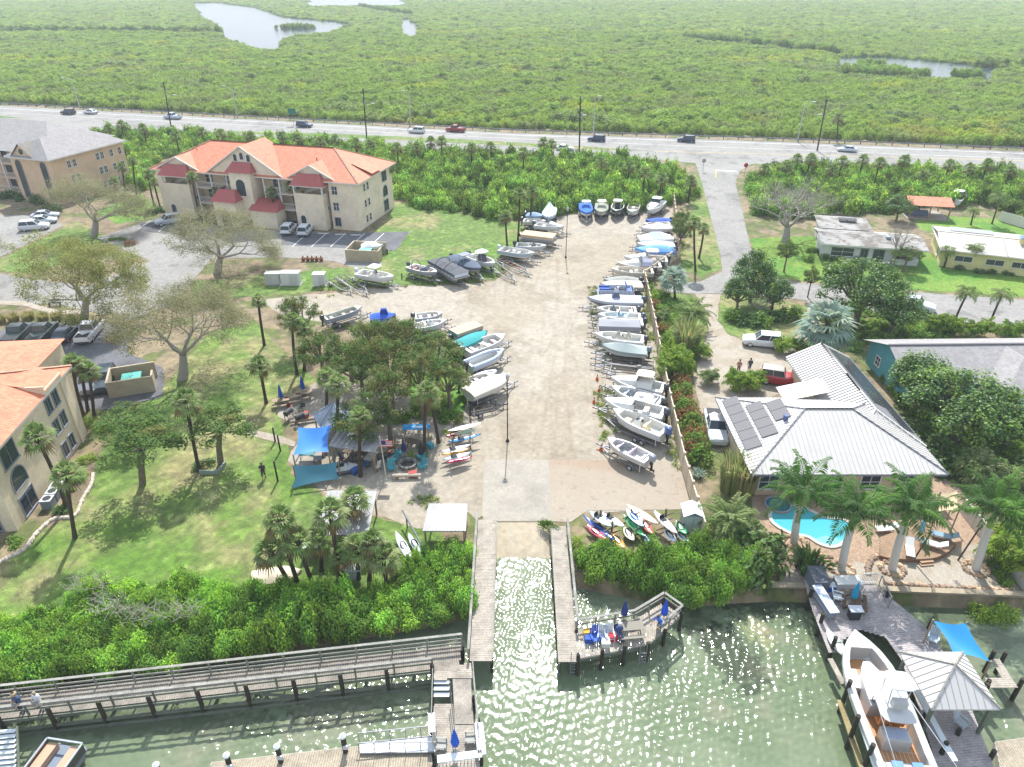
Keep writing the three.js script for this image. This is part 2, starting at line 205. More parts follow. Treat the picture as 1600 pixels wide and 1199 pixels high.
// ---------- water ----------
function waveSheet(name, x0, x1, z0, z1, step, y, m, slope, seed, lam = [.5, 3.2]) {
  const nx = Math.round((x1 - x0) / step), nz = Math.round((z1 - z0) / step), pos = new Float32Array((nx + 1) * (nz + 1) * 3), uv = new Float32Array((nx + 1) * (nz + 1) * 2), r = RND(seed), w = [];
  for (let i = 0; i < 30; i++) { const l = lam[0] * Math.pow(lam[1] / lam[0], r()), a = (r() - .5) * 4.4 + PI / 2 - .35, k = 2 * PI / l; w.push([Math.cos(a) * k, Math.sin(a) * k, slope / k * .28, r() * 6.28]); }
  for (let j = 0, o = 0, q = 0; j <= nz; j++) for (let i = 0; i <= nx; i++) { const x = x0 + (x1 - x0) * i / nx, z = z0 + (z1 - z0) * j / nz; let h = 0; for (const [a, b, c, d] of w) h += c * Math.sin(a * x + b * z + d); const g = .75 + .5 * Math.sin(x * .21 + 1.3 * Math.sin(z * .17)) * Math.sin(z * .26 + x * .05); pos[o++] = x; pos[o++] = y + h * g; pos[o++] = z; uv[q++] = x; uv[q++] = z; }
  const idx = new Uint32Array(nx * nz * 6); for (let j = 0, o = 0; j < nz; j++) for (let i = 0; i < nx; i++) { const a = j * (nx + 1) + i, b = a + nx + 1; idx[o++] = a; idx[o++] = b; idx[o++] = a + 1; idx[o++] = a + 1; idx[o++] = b; idx[o++] = b + 1; }
  const g = new THREE.BufferGeometry(); g.setAttribute('position', new THREE.BufferAttribute(pos, 3)); g.setAttribute('uv', new THREE.BufferAttribute(uv, 2)); if (m.vertexColors) { // darker beds and pale sand bars tinted into the water colour
    const col = new Float32Array(pos.length), patches = [[1150, 1025, 2.1, 3.4, -.55], [1105, 985, 1.6, 2, -.4], [1185, 945, 3.4, 1.6, -.6], [1175, 985, 1.3, 2.2, .35], [1480, 960, 2.4, 1.2, -.4], [1440, 1000, 2.6, 1.2, .35], [1560, 1000, 2.4, 1, -.35], [1580, 1080, 1.8, 1.6, -.3], [900, 925, 2, 1.2, -.25], [250, 1130, 9, 1.1, -.35], [560, 1110, 5, 1.2, -.3]].map(([a, b, rx, rz, k]) => { const p = P(a, b, WL); return [p.x, p.z, rx, rz, k]; });
    for (let i = 0; i < col.length; i += 3) { const x = pos[i], z = pos[i + 2], n = N16(x / 12, z / 12) - .5, f = N64(x / 16, z / 16) - .5; let v = 1; for (const [a, b, rx, rz, k] of patches) { const q = Math.hypot((x - a) / rx, (z - b) / rz) + n * 1.1 + f * .7; v += k * ss(1.05, .7, q); } v = Math.max(.3, v); col[i] = v * (v > 1 ? 1.08 : .95); col[i + 1] = v; col[i + 2] = v * (v > 1 ? .95 : 1.05); }
    g.setAttribute('color', new THREE.BufferAttribute(col, 3)); }
  g.setIndex(new THREE.BufferAttribute(idx, 1)); g.computeVertexNormals(); return struct(name, g, m);
}
T.canal = texture(512, 46, (u, v) => { const a = N8(u, v), b = N16(u + .4, v); return mix(mix([136, 144, 112], [120, 132, 98], ss(.35, .65, a)), [150, 145, 118], ss(.55, .75, b) * .6); });
T.ripple = texture(512, 3, (u, v) => (N16(u, v) * .6 + N64(u, v) * .4) * 255, false);
const canalMat = phys([.63, .63, .63], .115, { map: T.canal, ior: 1.33, vertexColors: true });
waveSheet('canal_water', -36, 38, -45.5, -21.5, .07, WL, canalMat, .175, 7, [.28, .82]);
{ const m = new MB(); m.quad(V(-400, WL - .06, -60), V(-400, WL - .06, 60), V(-36, WL - .06, 60), V(-36, WL - .06, -60)); m.quad(V(38, WL - .06, -60), V(38, WL - .06, 60), V(400, WL - .06, 60), V(400, WL - .06, -60)); m.quad(V(-36, WL - .06, -21.5), V(-36, WL - .06, 60), V(38, WL - .06, 60), V(38, WL - .06, -21.5)); struct('canal_water', m.geo(), canalMat); }
const CH = 3;
const pondMat = phys([.05, .07, .08], .12, { bumpMap: T.ripple, bumpScale: .02, ior: 1.33 });
const PONDS = [
  [[298, 5, 0], [340, 4, 0], [400, 12, 0], [445, 27, 0], [520, 34, 0], [552, 39, 0], [520, 46, CH], [470, 50, CH], [442, 55, CH], [436, 72, CH], [415, 74, CH], [380, 64, CH], [345, 52, CH], [338, 36, CH], [310, 22, CH]],
  [[622, 31, 0], [640, 29, 0], [652, 38, 0], [657, 50, CH], [640, 53, CH], [624, 46, CH]],
  [[1308, 91, 0], [1380, 89, 0], [1450, 95, 0], [1558, 107, 0], [1555, 117, CH], [1440, 115, CH], [1310, 109, CH]],
  [[470, -6, 0], [560, -8, 0], [640, -6, 0], [632, 6, CH], [540, 6, CH], [480, 7, CH]],
];
const pondPolys = PONDS.map((q) => pxPoly(q));
pondPolys.forEach((q) => struct('marsh_pond', sheetGeo(q.map((p) => new THREE.Vector2(...p)), .15), pondMat));
// ---------- vegetation ----------
const leafMat = phys([.78, .8, .62], 1, { vertexColors: true, transmission: .45, thickness: 0, specularIntensity: .3 });
const glossMat = phys([.74, .74, .64], .95, { vertexColors: true, transmission: .35, thickness: 0, specularIntensity: .3, clearcoat: .35, clearcoatRoughness: .35 });
T.bark = texture(256, 1, (u, v) => { const a = N16(u * 1, v * .3), b = N64(u, v); return mix([128, 116, 100], [84, 74, 62], a).map((x) => x * (.7 + b * .6)); });
const barkMat = mat([1, 1, 1], .95, { map: T.bark, bumpMap: T.bark, bumpScale: .03 }), paleBark = mat([.3, .27, .23], .95, { bumpMap: T.bark, bumpScale: .03 }), palmBark = mat([.34, .3, .25], .95, { map: T.bark }), royalBark = mat([.5, .48, .43], .85, { bumpMap: T.bark, bumpScale: .01 });
const rdir = (r) => { const z = r() * 2 - 1, a = r() * 2 * PI, k = Math.sqrt(1 - z * z); return V(k * Math.cos(a), z, k * Math.sin(a)); };
const pick = (r, l) => l[Math.floor(r() * l.length)];
function leaf(mb, p, nrm, len, wid, r, cols) { // a leaf blade whose face points along nrm
  const c = pick(r, cols), k = rr(r, .78, 1.25); mb.color(c[0] * k, c[1] * k, c[2] * k);
  const d = rdir(r).cross(nrm).normalize(), s = d.clone().cross(nrm).normalize().multiplyScalar(wid / 2), m = p.clone().addScaledVector(d, len * .45).addScaledVector(nrm, len * .08), t = p.clone().addScaledVector(d, len);
  mb.tri(p, m.clone().add(s), t); mb.tri(p, t, m.clone().sub(s));
}
function clump(mb, c, rad, n, size, r, cols, squash = .75, out = .6) { for (let i = 0; i < n; i++) { const d = rdir(r), q = Math.pow(r(), .45) * rad, p = V(c.x + d.x * q, c.y + d.y * q * squash, c.z + d.z * q), e = d.multiplyScalar(out).add(rdir(r).multiplyScalar(.55)).add(V(0, .75, 0)).normalize(); leaf(mb, p, e, size * rr(r, .7, 1.3), size * rr(r, .45, .8), r, cols); } }
const COL = {
  oak: [[.307, .348, .112], [.362, .383, .096], [.254, .278, .096], [.399, .348, .160]], dry: [[.34, .31, .2], [.3, .3, .15], [.38, .34, .25], [.27, .26, .15]],
  cedar: [[.13, .23, .05], [.117, .226, .056], [.177, .226, .056], [.078, .160, .047]], gold: [[.265, .246, .078], [.203, .208, .070], [.162, .208, .061]],
  gloss: [[.085, .181, .047], [.113, .236, .047], [.066, .145, .047], [.189, .326, .056]], mang: [[.190, .332, .043], [.148, .265, .043], [.252, .392, .052], [.116, .216, .052]],
  marsh: [[.27, .43, .07], [.32, .48, .08], [.22, .36, .07], [.37, .45, .13]], lime: [[.29, .435, .043], [.232, .377, .043], [.348, .464, .072]], palm: [[.24, .34, .12], [.3, .38, .17], [.18, .28, .09], [.34, .38, .2]], oldpalm: [[.162, .274, .061], [.203, .332, .070], [.122, .216, .052], [.284, .352, .104]],
  silver: [[.362, .464, .464], [.29, .406, .42], [.435, .522, .493]], red: [[.435, .102, .072], [.319, .145, .058], [.203, .232, .072], [.435, .203, .116]], straw: [[.435, .392, .174], [.319, .348, .116], [.493, .406, .232]],
};
// a branching tree: trunk and limbs in one mesh, leaves round the twigs in another
function grownTree(seed, o) {
  const r = RND(seed), wood = new MB(), lf = new MB();
  const grow = (p, d, len, rad, lv) => {
    let q = p, e = d.clone(), ra = rad; const n = lv === o.levels ? 3 : 2;
    for (let i = 0; i < n; i++) { e.add(rdir(r).multiplyScalar(lv === o.levels ? .12 : .3)).add(V(0, lv === o.levels ? .3 : o.up ?? .1, 0)).normalize(); const t = q.clone().addScaledVector(e, len / n), rb = ra * .84; wood.cyl(q, t, ra, rb, lv > 2 ? 7 : lv > 0 ? 4 : 3, false); q = t; ra = rb; if (lv <= 1 && o.n) clump(lf, q, o.cr * .8, Math.round(o.n * .5), o.size, r, o.cols, .6); }
    if (lv === 0) { if (o.n) clump(lf, q, o.cr, o.n, o.size, r, o.cols, .6); return; }
    const k = lv === o.levels ? o.first ?? 4 : o.kids ?? 3, a0 = r() * 6.28;
    for (let i = 0; i < k; i++) { const a = a0 + i * 2 * PI / k + rr(r, -.35, .35), tilt = rr(r, o.tilt[0], o.tilt[1]), u = Math.abs(e.y) > .95 ? V(1, 0, 0) : V(0, 1, 0), s = e.clone().cross(u).normalize(), w = s.clone().cross(e); const nd = e.clone().multiplyScalar(Math.cos(tilt)).addScaledVector(s, Math.sin(tilt) * Math.cos(a)).addScaledVector(w, Math.sin(tilt) * Math.sin(a)); nd.y = Math.max(nd.y, o.flat ?? -.05); grow(q, nd.normalize(), len * rr(r, o.shrink - .1, o.shrink + .1) * (lv === o.levels ? o.limb ?? 1 : 1), ra * (o.rk ?? (k > 3 ? .55 : .64)), lv - 1); }
  };
  grow(V(0, -.1, 0), V(rr(r, -.08, .08), 1, rr(r, -.08, .08)).normalize(), o.trunk, o.rad, o.levels);
  return { wood: wood.geo(.9), leaves: o.n ? lf.geo() : null };
}
// a crown of lobes on a short trunk for close-grown evergreens
function lobedTree(seed, o) {
  const r = RND(seed), wood = new MB(), lf = new MB(), top = V(0, o.trunk, 0); wood.tube([V(0, -.1, 0), V(rr(r, -.1, .1), o.trunk * .5, rr(r, -.1, .1)), top.clone()], [o.rad, o.rad * .85, o.rad * .7], 8);
  for (let i = 0; i < o.lobes; i++) { const d = rdir(r); if (d.y < -.45) d.y *= -.4; const k = .55 + .45 * r(), c = V(d.x * o.rx * k, o.trunk + o.ry * .72 + d.y * o.ry * k, d.z * o.rx * k); if (i % 3 === 0) wood.tube([top.clone(), top.clone().lerp(c, .55).add(V(0, -.2, 0)), c], [o.rad * .5, o.rad * .28, .03], 5); clump(lf, c, o.lr * rr(r, .7, 1.3), o.n, o.size, r, r() < (o.altp ?? 0) ? o.alt : o.cols, .75, .9); }
  return { wood: wood.geo(.9), leaves: lf.geo() };
}
function sabalCrown(seed, o = {}) { // fan palm head
  const r = RND(seed), mb = new MB(), L = o.len ?? 1.15, cols = o.cols ?? COL.palm, n = o.n ?? 26;
  for (let i = 0; i < n; i++) {
    const a = i * 2.4 + rr(r, -.2, .2), el = o.up ? rr(r, .1, 1.4) : 1.35 - 2.05 * (i / n) + rr(r, -.12, .12), d = V(Math.cos(a) * Math.cos(el), Math.sin(el), Math.sin(a) * Math.cos(el)), pl = L * rr(r, .5, .75), p0 = V(0, 0, 0).addScaledVector(d, .1), p1 = p0.clone().addScaledVector(d, pl); p1.y -= .1;
    mb.color(.12, .15, .05).bar(p0, p1, .045, .03); const side = d.clone().cross(V(0, 1, 0)).normalize(), nrm = side.clone().cross(d), dead = !o.live && i > n * .84, c = dead ? [.26, .19, .1] : pick(r, cols), k = rr(r, .8, 1.2); mb.color(c[0] * k, c[1] * k, c[2] * k);
    const m = 11; for (let j = 0; j < m; j++) { const f = (j / (m - 1) - .5) * 2.9, dir = d.clone().multiplyScalar(Math.cos(f)).addScaledVector(side, Math.sin(f)).normalize(), ll = L * rr(r, .75, 1) * (1 - .25 * Math.abs(f) / 1.45), w = .075 * L, sd = dir.clone().cross(nrm).normalize().multiplyScalar(w), mid = p1.clone().addScaledVector(dir, ll * .5).addScaledVector(nrm, .06), tip = p1.clone().addScaledVector(dir, ll); tip.y -= ll * (dead ? .6 : .32) * rr(r, .6, 1.2); mb.tri(p1, mid.clone().add(sd), mid.clone().sub(sd)); mb.tri(mid.clone().add(sd), tip, mid.clone().sub(sd)); }
  }
  return mb.geo();
}
function pinnateCrown(seed, o = {}) { // feather palm head
  const r = RND(seed), mb = new MB(), L = o.len ?? 2.9, n = o.n ?? 15, cols = o.cols ?? COL.palm;
  for (let i = 0; i < n; i++) {
    const a = i * 2.4 + rr(r, -.25, .25), el = (o.el0 ?? 1.25) - (o.el1 ?? 1.35) * (i / n) + rr(r, -.1, .1), h = V(Math.cos(a), 0, Math.sin(a)), pts = [], N = 9, fl = L * rr(r, .85, 1.1), c = pick(r, cols), k = rr(r, .85, 1.2); let p = V(0, 0, 0), e = el;
    for (let j = 0; j <= N; j++) { pts.push(p.clone()); p.addScaledVector(h, Math.cos(e) * fl / N).add(V(0, Math.sin(e) * fl / N, 0)); e -= (o.droop ?? .2) * (.6 + j / N); }
    mb.color(.14, .19, .06); for (let j = 0; j < N; j++) mb.bar(pts[j], pts[j + 1], .05 * (1 - j / N) + .012, .03);
    const side = V(-h.z, 0, h.x); mb.color(c[0] * k, c[1] * k, c[2] * k);
    const M = o.m ?? 26; for (let j = 2; j < M; j++) { const t = j / M * N, q = Math.min(N - 1, Math.floor(t)), b = pts[q].clone().lerp(pts[q + 1], t - q), ax = pts[q + 1].clone().sub(pts[q]).normalize(), ll = (o.ll ?? .62) * Math.sin(Math.min(1, j / M * 1.15 + .12) * PI * .92 + .12) + .12; for (const s of [-1, 1]) { const d = ax.clone().multiplyScalar(.55).addScaledVector(side, s).add(V(0, rr(r, -.5, .35), 0)).normalize(), w = ax.clone().multiplyScalar(o.lw ?? .045), m = b.clone().addScaledVector(d, ll * .55), tp = b.clone().addScaledVector(d, ll); tp.y -= ll * .35; mb.tri(b, m.clone().add(w), m.clone().sub(w)); mb.tri(m.clone().add(w), tp, m.clone().sub(w)); } }
  }
  return mb.geo();
}
const HEADS = { sabal: [1, 2, 3, 4].map((s) => sabalCrown(s * 7)), royal: [5, 6].map((s) => pinnateCrown(s * 9, { n: 17, len: 3.5, ll: .85, droop: .15, m: 46, lw: .05, cols: [[.1, .24, .05], [.14, .29, .06], [.08, .18, .045]] })), coconut: [7, 8].map((s) => pinnateCrown(s * 5, { n: 14, len: 2.3, ll: .6, droop: .26 })), silver: [sabalCrown(91, { cols: COL.silver, len: 1.5, n: 34, live: true })], date: [pinnateCrown(77, { n: 26, len: 2, ll: .35, droop: .16, el1: 1.5 })] };
// where the sight line (column,row) passes straight above a point on the ground
function above(base, px, py) { const a = px - CX, b = CY - py, dy = -S_ * F + C_ * b, dz = -C_ * F - S_ * b, t = base.z / dz; return V(a * t, H + dy * t, base.z); }
let palmN = 0;
function palm(kind, bp, cp, label, o = {}) {
  const base = bp.isVector3 ? bp : P(bp[0], bp[1]), top = cp.isVector3 ? cp : above(base, cp[0], cp[1]), i = palmN++, r = RND(1000 + i * 13), g = thing(o.name ?? { sabal: 'cabbage_palm', royal: 'royal_palm', coconut: 'coconut_palm', silver: 'silver_fan_palm', date: 'date_palm' }[kind], label, 'palm tree', o.group, base, 0);
  const t = top.clone().sub(base); if (t.y < 1) t.y = 1; const bow = V(rr(r, -.15, .15), 0, rr(r, -.15, .15)), R = o.r ?? (kind === 'royal' ? .27 : .16), pts = [], rad = [], n = 7;
  for (let k = 0; k <= n; k++) { const f = k / n; pts.push(V(t.x * f, t.y * f - (k ? 0 : .1), t.z * f).addScaledVector(bow, Math.sin(f * PI) * t.y * .15)); rad.push(kind === 'royal' ? R * (1.15 - .5 * f + .12 * Math.sin(f * 3)) : R * (k ? 1.05 - .15 * f : 1.35)); }
  const m = new MB(); m.tube(kind === 'royal' ? pts.slice(0, 6) : pts, rad, 9); m.to('trunk', kind === 'royal' ? royalBark : palmBark, g, null, .9);
  if (kind === 'royal') { new MB().tube(pts.slice(5), [rad[5] * 1.02, rad[6], rad[7] * .7], 9).to('crownshaft', flat('#7d9a4a', .5), g, null, .9); }
  const list = HEADS[kind], c = part('crown', list[i % list.length], leafMat, g); c.position.copy(t); c.rotation.y = r() * 6.28; c.scale.setScalar((o.s ?? 1) * (kind === 'sabal' ? (o.far ? .86 : .72) : 1));
  if (kind === 'sabal' && t.y > 2.5 && !o.far) { const b = new MB(); for (let k = 0; k < 14; k++) { const a = k * 2.4, y = -.15 - .04 * k; b.bar(V(Math.cos(a) * .12, y, Math.sin(a) * .12), V(Math.cos(a) * .38, y + .28, Math.sin(a) * .38), .06, .03); } const q = b.to('boot_stubs', palmBark, g); q.position.copy(t); }
  return g;
}
const TREES = {
  oak: [grownTree(11, { levels: 5, trunk: 2.4, rad: .45, first: 5, kids: 3, tilt: [.45, .95], shrink: .77, limb: 1.1, flat: .02, n: 27, cr: .72, size: .15, cols: COL.oak }), grownTree(23, { levels: 5, trunk: 2.4, rad: .45, first: 5, kids: 3, tilt: [.5, 1], shrink: .77, limb: 1.15, flat: 0, n: 25, cr: .78, size: .12, cols: COL.dry })],
  bare: [grownTree(31, { rk: .7, levels: 6, trunk: 1.5, rad: .3, first: 5, kids: 3, tilt: [.42, .9], shrink: .79, limb: 1.1, flat: .1, n: 0, cols: COL.dry }), grownTree(37, { rk: .68, levels: 5, trunk: 1.2, rad: .22, first: 5, kids: 3, tilt: [.35, .85], shrink: .72, limb: 1, flat: .1, n: 0, cols: COL.dry })],
  cedar: [lobedTree(41, { trunk: 3, rad: .22, lobes: 50, rx: 2.4, ry: 2.2, lr: .6, n: 105, size: .18, cols: COL.cedar, alt: COL.gold, altp: .25 }), lobedTree(43, { trunk: 3, rad: .22, lobes: 50, rx: 2.4, ry: 2.5, lr: .58, n: 105, size: .17, cols: COL.cedar, alt: COL.gold, altp: .6 })],
  lawnTree: [lobedTree(47, { trunk: 4.4, rad: .2, lobes: 34, rx: 2.1, ry: 1.5, lr: .6, n: 100, size: .18, cols: COL.cedar, alt: COL.gold, altp: .15 })],
  gloss: [lobedTree(51, { trunk: 1.6, rad: .3, lobes: 90, rx: 3.2, ry: 2.3, lr: .7, n: 105, size: .2, cols: COL.gloss, alt: COL.mang, altp: .25 }), lobedTree(53, { trunk: 1.2, rad: .22, lobes: 60, rx: 2.3, ry: 1.9, lr: .65, n: 105, size: .2, cols: COL.gloss, alt: COL.lime, altp: .2 })],
};
function tree(kind, v, bp, scale, label, o = {}) {
  const base = P(...bp), t = TREES[kind][v], g = thing(o.name ?? { oak: 'oak_tree', bare: 'bare_tree', cedar: 'cedar_tree', lawnTree: 'cedar_tree', gloss: 'broadleaf_tree' }[kind], label, 'tree', o.group, base, o.yaw ?? (bp[0] * 1.7) % 6.28);
  if (o.top) { const tp = above(base, ...o.top).sub(base), q = new THREE.Quaternion().setFromUnitVectors(V(0, 1, 0), tp.normalize()); g.quaternion.premultiply(q); } part('trunk', t.wood, kind === 'oak' ? paleBark : kind === 'bare' ? paleBark : barkMat, g); if (t.leaves) part('crown', t.leaves, kind === 'gloss' ? glossMat : leafMat, g); g.scale.set(...(Array.isArray(scale) ? scale : [scale, scale, scale])); return g;
}
// low growth
function bushGeo(seed, o = {}) { const r = RND(seed), mb = new MB(); for (let i = 0; i < (o.lobes ?? 12); i++) { const d = rdir(r); d.y = Math.abs(d.y); const k = .62; clump(mb, V(d.x * k, .1 + d.y * .6, d.z * k), .42, o.n ?? 45, o.size ?? .2, r, o.cols ?? COL.mang, .85, .9); } return mb.geo(); }
function bladeGeo(seed, o = {}) { const r = RND(seed), mb = new MB(); for (let i = 0; i < (o.n ?? 160); i++) { const a = r() * 6.28, q = Math.sqrt(r()) * .5, lean = rr(r, .1, o.lean ?? .7), h = V(Math.cos(a), 0, Math.sin(a)), b = V(Math.cos(a) * q, 0, Math.sin(a) * q), L = rr(r, .7, 1.2), m = b.clone().addScaledVector(h, lean * L * .35).add(V(0, L * .65, 0)), t = b.clone().addScaledVector(h, lean * L).add(V(0, L * (1 - lean * .45), 0)), s = V(-h.z, 0, h.x).multiplyScalar(o.w ?? .03), c = pick(r, o.cols), k = rr(r, .8, 1.2); mb.color(c[0] * k, c[1] * k, c[2] * k); mb.quad(b.clone().add(s), b.clone().sub(s), m.clone().sub(s), m.clone().add(s)); mb.tri(m.clone().add(s), m.clone().sub(s), t); } return mb.geo(); }
function frondClump(seed, cols, n = 9) { const r = RND(seed), list = []; for (let i = 0; i < n; i++) { const g = pinnateCrown(seed * 31 + i, { n: 5, len: .75, ll: .22, m: 14, lw: .03, droop: .2, cols, el1: 1 }); const a = r() * 6.28, q = rr(r, .05, .4); g.translate(Math.cos(a) * q, rr(r, .25, .75), Math.sin(a) * q); list.push(g); } return BGU.mergeGeometries(list); }
const BUSH = { round: [bushGeo(61), bushGeo(62)], lime: [bushGeo(63, { cols: COL.lime, size: .16 })], dark: [bushGeo(64, { cols: COL.gloss, size: .24 }), bushGeo(65, { cols: COL.cedar, size: .2 })], red: [bushGeo(66, { cols: COL.red, size: .17 })], straw: [bladeGeo(67, { cols: COL.straw, n: 260, lean: .5 })], blade: [bladeGeo(68, { cols: COL.gloss, n: 130, w: .05, lean: .8 })], areca: [frondClump(3, COL.lime), frondClump(4, COL.lime)], fern: [frondClump(5, COL.palm)], silver: [bladeGeo(69, { cols: COL.silver, n: 140, w: .04 })], pampas: [bladeGeo(70, { cols: [...COL.straw, ...COL.palm], n: 420, w: .018, lean: .6 })] };
let bushN = 0;
function bush(kind, bp, s, label, o = {}) { const i = bushN++, l = BUSH[kind], base = P(bp[0], bp[1]); base.y = o.y ?? -.05; const m = solo(o.name ?? 'shrub', l[i % l.length], kind === 'dark' ? glossMat : leafMat, label, o.cat ?? 'shrub', o.group); m.position.copy(base); m.rotation.y = i * 1.9; m.scale.set(...(Array.isArray(s) ? s : [s, s, s])); return m; }
// thickets that read as one mass: many leafy clumps
function thicket(name, label, category, geo, spots, mt = leafMat) {
  const m = new THREE.InstancedMesh(geo, mt, spots.length), q = new THREE.Object3D(), c = new THREE.Color();
  spots.forEach(([x, y, z, s, sy, yaw, col], i) => { q.position.set(x, y, z); q.scale.set(s, sy, s); q.rotation.y = yaw; q.updateMatrix(); m.setMatrixAt(i, q.matrix); c.setRGB(...col); m.setColorAt(i, c); });
  m.name = numbered(name); m.castShadow = m.receiveShadow = true; tag(m, label, category, null, 'stuff'); scene.add(m); return m;
}
function fill(poly, step, r, fn) { let x0 = 1e9, x1 = -1e9, z0 = 1e9, z1 = -1e9; for (const [x, z] of poly) { x0 = Math.min(x0, x); x1 = Math.max(x1, x); z0 = Math.min(z0, z); z1 = Math.max(z1, z); } for (let x = x0; x < x1; x += step) for (let z = z0; z < z1; z += step) { const a = x + (r() - .5) * step * 1.1, b = z + (r() - .5) * step * 1.1; if (inPoly(a, b, poly)) fn(a, b); } }
const tint = (r, a = .75, b = 1.25, y = .12) => { const k = rr(r, a, b), h = rr(r, -y, y); return [k * (1 + h), k, k * (1 - h)]; };
const ORD = (i) => { const a = ['first', 'second', 'third', 'fourth', 'fifth', 'sixth', 'seventh', 'eighth', 'ninth', 'tenth', 'eleventh', 'twelfth', 'thirteenth', 'fourteenth', 'fifteenth', 'sixteenth', 'seventeenth', 'eighteenth', 'nineteenth', 'twentieth']; return i < 20 ? a[i] : 'twenty-' + a[i - 20]; };
const CLUMP = { marsh: bushGeo(81, { cols: COL.marsh, lobes: 9, n: 50, size: .2 }), mang: bushGeo(82, { cols: COL.mang, lobes: 11, n: 80, size: .16 }), hedge: bushGeo(83, { cols: [...COL.mang, ...COL.marsh, ...COL.cedar], lobes: 10, n: 66, size: .18 }) };
{ // the mangrove marsh beyond the highway
  const r = RND(501), near = [], far = [], edge = [[-900, -410], [-300, -282], [-172.6, -254.3], [-78.6, -229.5], [0, -208.8], [68.7, -197.7], [129.7, -185.3], [400, -140], [900, -60]];
  const lineZ = (x) => { for (let i = 0; i < edge.length - 1; i++) if (x <= edge[i + 1][0]) { const [a, b] = edge[i], [c, d] = edge[i + 1]; return b + (d - b) * (x - a) / (c - a); } return -60; };
  const creeks = [[[-60, 50], [340, 53]], [[1075, 63], [1180, 72]], [[1180, 72], [1320, 88]], [[1555, 110], [1700, 108]], [[560, 12], [640, 24]]].map((c) => c.map(([a, b]) => P(a, b)));
  const inCreek = (x, z, w) => creeks.some(([a, b]) => { const dx = b.x - a.x, dz = b.z - a.z, t = cl(((x - a.x) * dx + (z - a.z) * dz) / (dx * dx + dz * dz)); return Math.hypot(x - a.x - dx * t, z - a.z - dz * t) < w; });
  for (const [d0, d1, st] of [[150, 330, 1.75], [330, 560, 2.7], [560, 1100, 5], [1100, 2400, 11], [2400, 5200, 30]]) for (let z = -d0; z > -d1; z -= st) { const w = Math.max(-z, 150) * .78 + 40; for (let x = -w; x < w; x += st) { const a = x + (r() - .5) * st * 1.2, b = z + (r() - .5) * st * 1.2; if (b > lineZ(a) - 4.5 || pondPolys.some((q) => inPoly(a, b, q)) || inCreek(a, b, 5)) continue; const u = a / 160, v = b / 160, big = N8(u * .5, v * .5), pat = N16(u, v), s = st * rr(r, .7, 1.15) * (1 + (pat - .5) * .5), hgt = rr(r, 1.9, 2.6) * (.8 + big * .4) * (d0 > 1000 ? 1.3 : 1) + ss(.55, .7, pat) * .9; const gr = ss(.5, .68, N16(u + .3, v + .7)), ye = ss(.62, .74, N8(u * .9 + .5, v * .9)), k = rr(r, .72, 1.25); (d0 < 500 ? near : far).push([a, -.3, b, s, hgt, r() * 6.28, [k * (1.2 - gr * .1 + ye * .4), k * (1.12 - gr * .22 + ye * .15), k * (1.25 + gr * .6 - ye * .3)]]); } }
  // taller bushes standing out of the canopy, and the far banks of the creeks
  for (let i = 0; i < 1700; i++) { const z = -175 - Math.pow(r(), 1.5) * 900, x = (r() * 2 - 1) * (Math.abs(z) * .78 + 30); if (z > lineZ(x) - 7 || pondPolys.some((q) => inPoly(x, z, q)) || inCreek(x, z, 9)) continue; const g = N16(x / 150 + .2, z / 150), k = rr(r, .75, 1.2); if (r() > .25 + g) continue; near.push([x, -.3, z, rr(r, 2.4, 5), rr(r, 2.6, 4.2), r() * 6.28, r() < .45 ? [k * .95, k * .85, k * 1.5] : [k, k, k]]); }
  for (const [a, b] of creeks) { const n = Math.round(a.distanceTo(b) / 2.2); for (let i = 0; i < n; i++) { const p = a.clone().lerp(b, i / n); near.push([p.x + rr(r, -2, 2), -.3, p.z - 8 - r() * 3, rr(r, 2.5, 4), rr(r, 3.6, 5.6), r() * 6.28, tint(r, .6, 1)]); } }  // far bank clumps get a darker tint that stands for their shaded side
  // islets in the ponds
  for (const [px, py, rad] of [[460, 40, 9], [1338, 106, 5], [1352, 107, 6], [1372, 108, 7], [1388, 109, 5], [1362, 98, 4], [1421, 110.5, 5], [1512, 114, 4]]) { const c = P(px, py, 2), n = rad * 5; for (let i = 0; i < n; i++) { const a = r() * 6.28, q = Math.sqrt(r()) * rad; near.push([c.x + Math.cos(a) * q * 1.6, -.2, c.z + Math.sin(a) * q, 2.4, rr(r, 2.8, 4.6), r() * 6, tint(r)]); } }
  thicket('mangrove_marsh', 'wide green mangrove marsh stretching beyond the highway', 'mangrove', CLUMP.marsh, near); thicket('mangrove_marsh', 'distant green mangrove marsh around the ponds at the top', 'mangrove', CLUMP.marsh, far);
}
function hedgeMass(name, label, list, step, s0, h0, h1, geo, seed, cat = 'shrubs', tintA = .75, tintB = 1.25) { const r = RND(seed), sp = [], q = pxPoly(list); fill(q, step, r, (x, z) => { const k = N16(x / 40, z / 40); sp.push([x, -.15, z, s0 * rr(r, .8, 1.35), (h0 + (h1 - h0) * cl((k - .3) * 2.4)) * rr(r, .8, 1.15), r() * 6.28, tint(r, tintA, tintB)]); }); return thicket(name, label, cat, geo, sp); }
hedgeMass('shoreline_mangroves', 'dense mangrove thicket between the lawn and the left boardwalk', [[-160, 1030], [0, 988], [110, 960], [170, 932], [290, 920], [420, 938], [520, 940], [600, 932], [650, 890], [690, 868], [732, 872], [733, 962], [640, 975], [500, 1000], [250, 1042], [0, 1076], [-160, 1100]], .6, .82, 1, 3.3, CLUMP.mang, 601, 'mangrove', .75, 2.5);
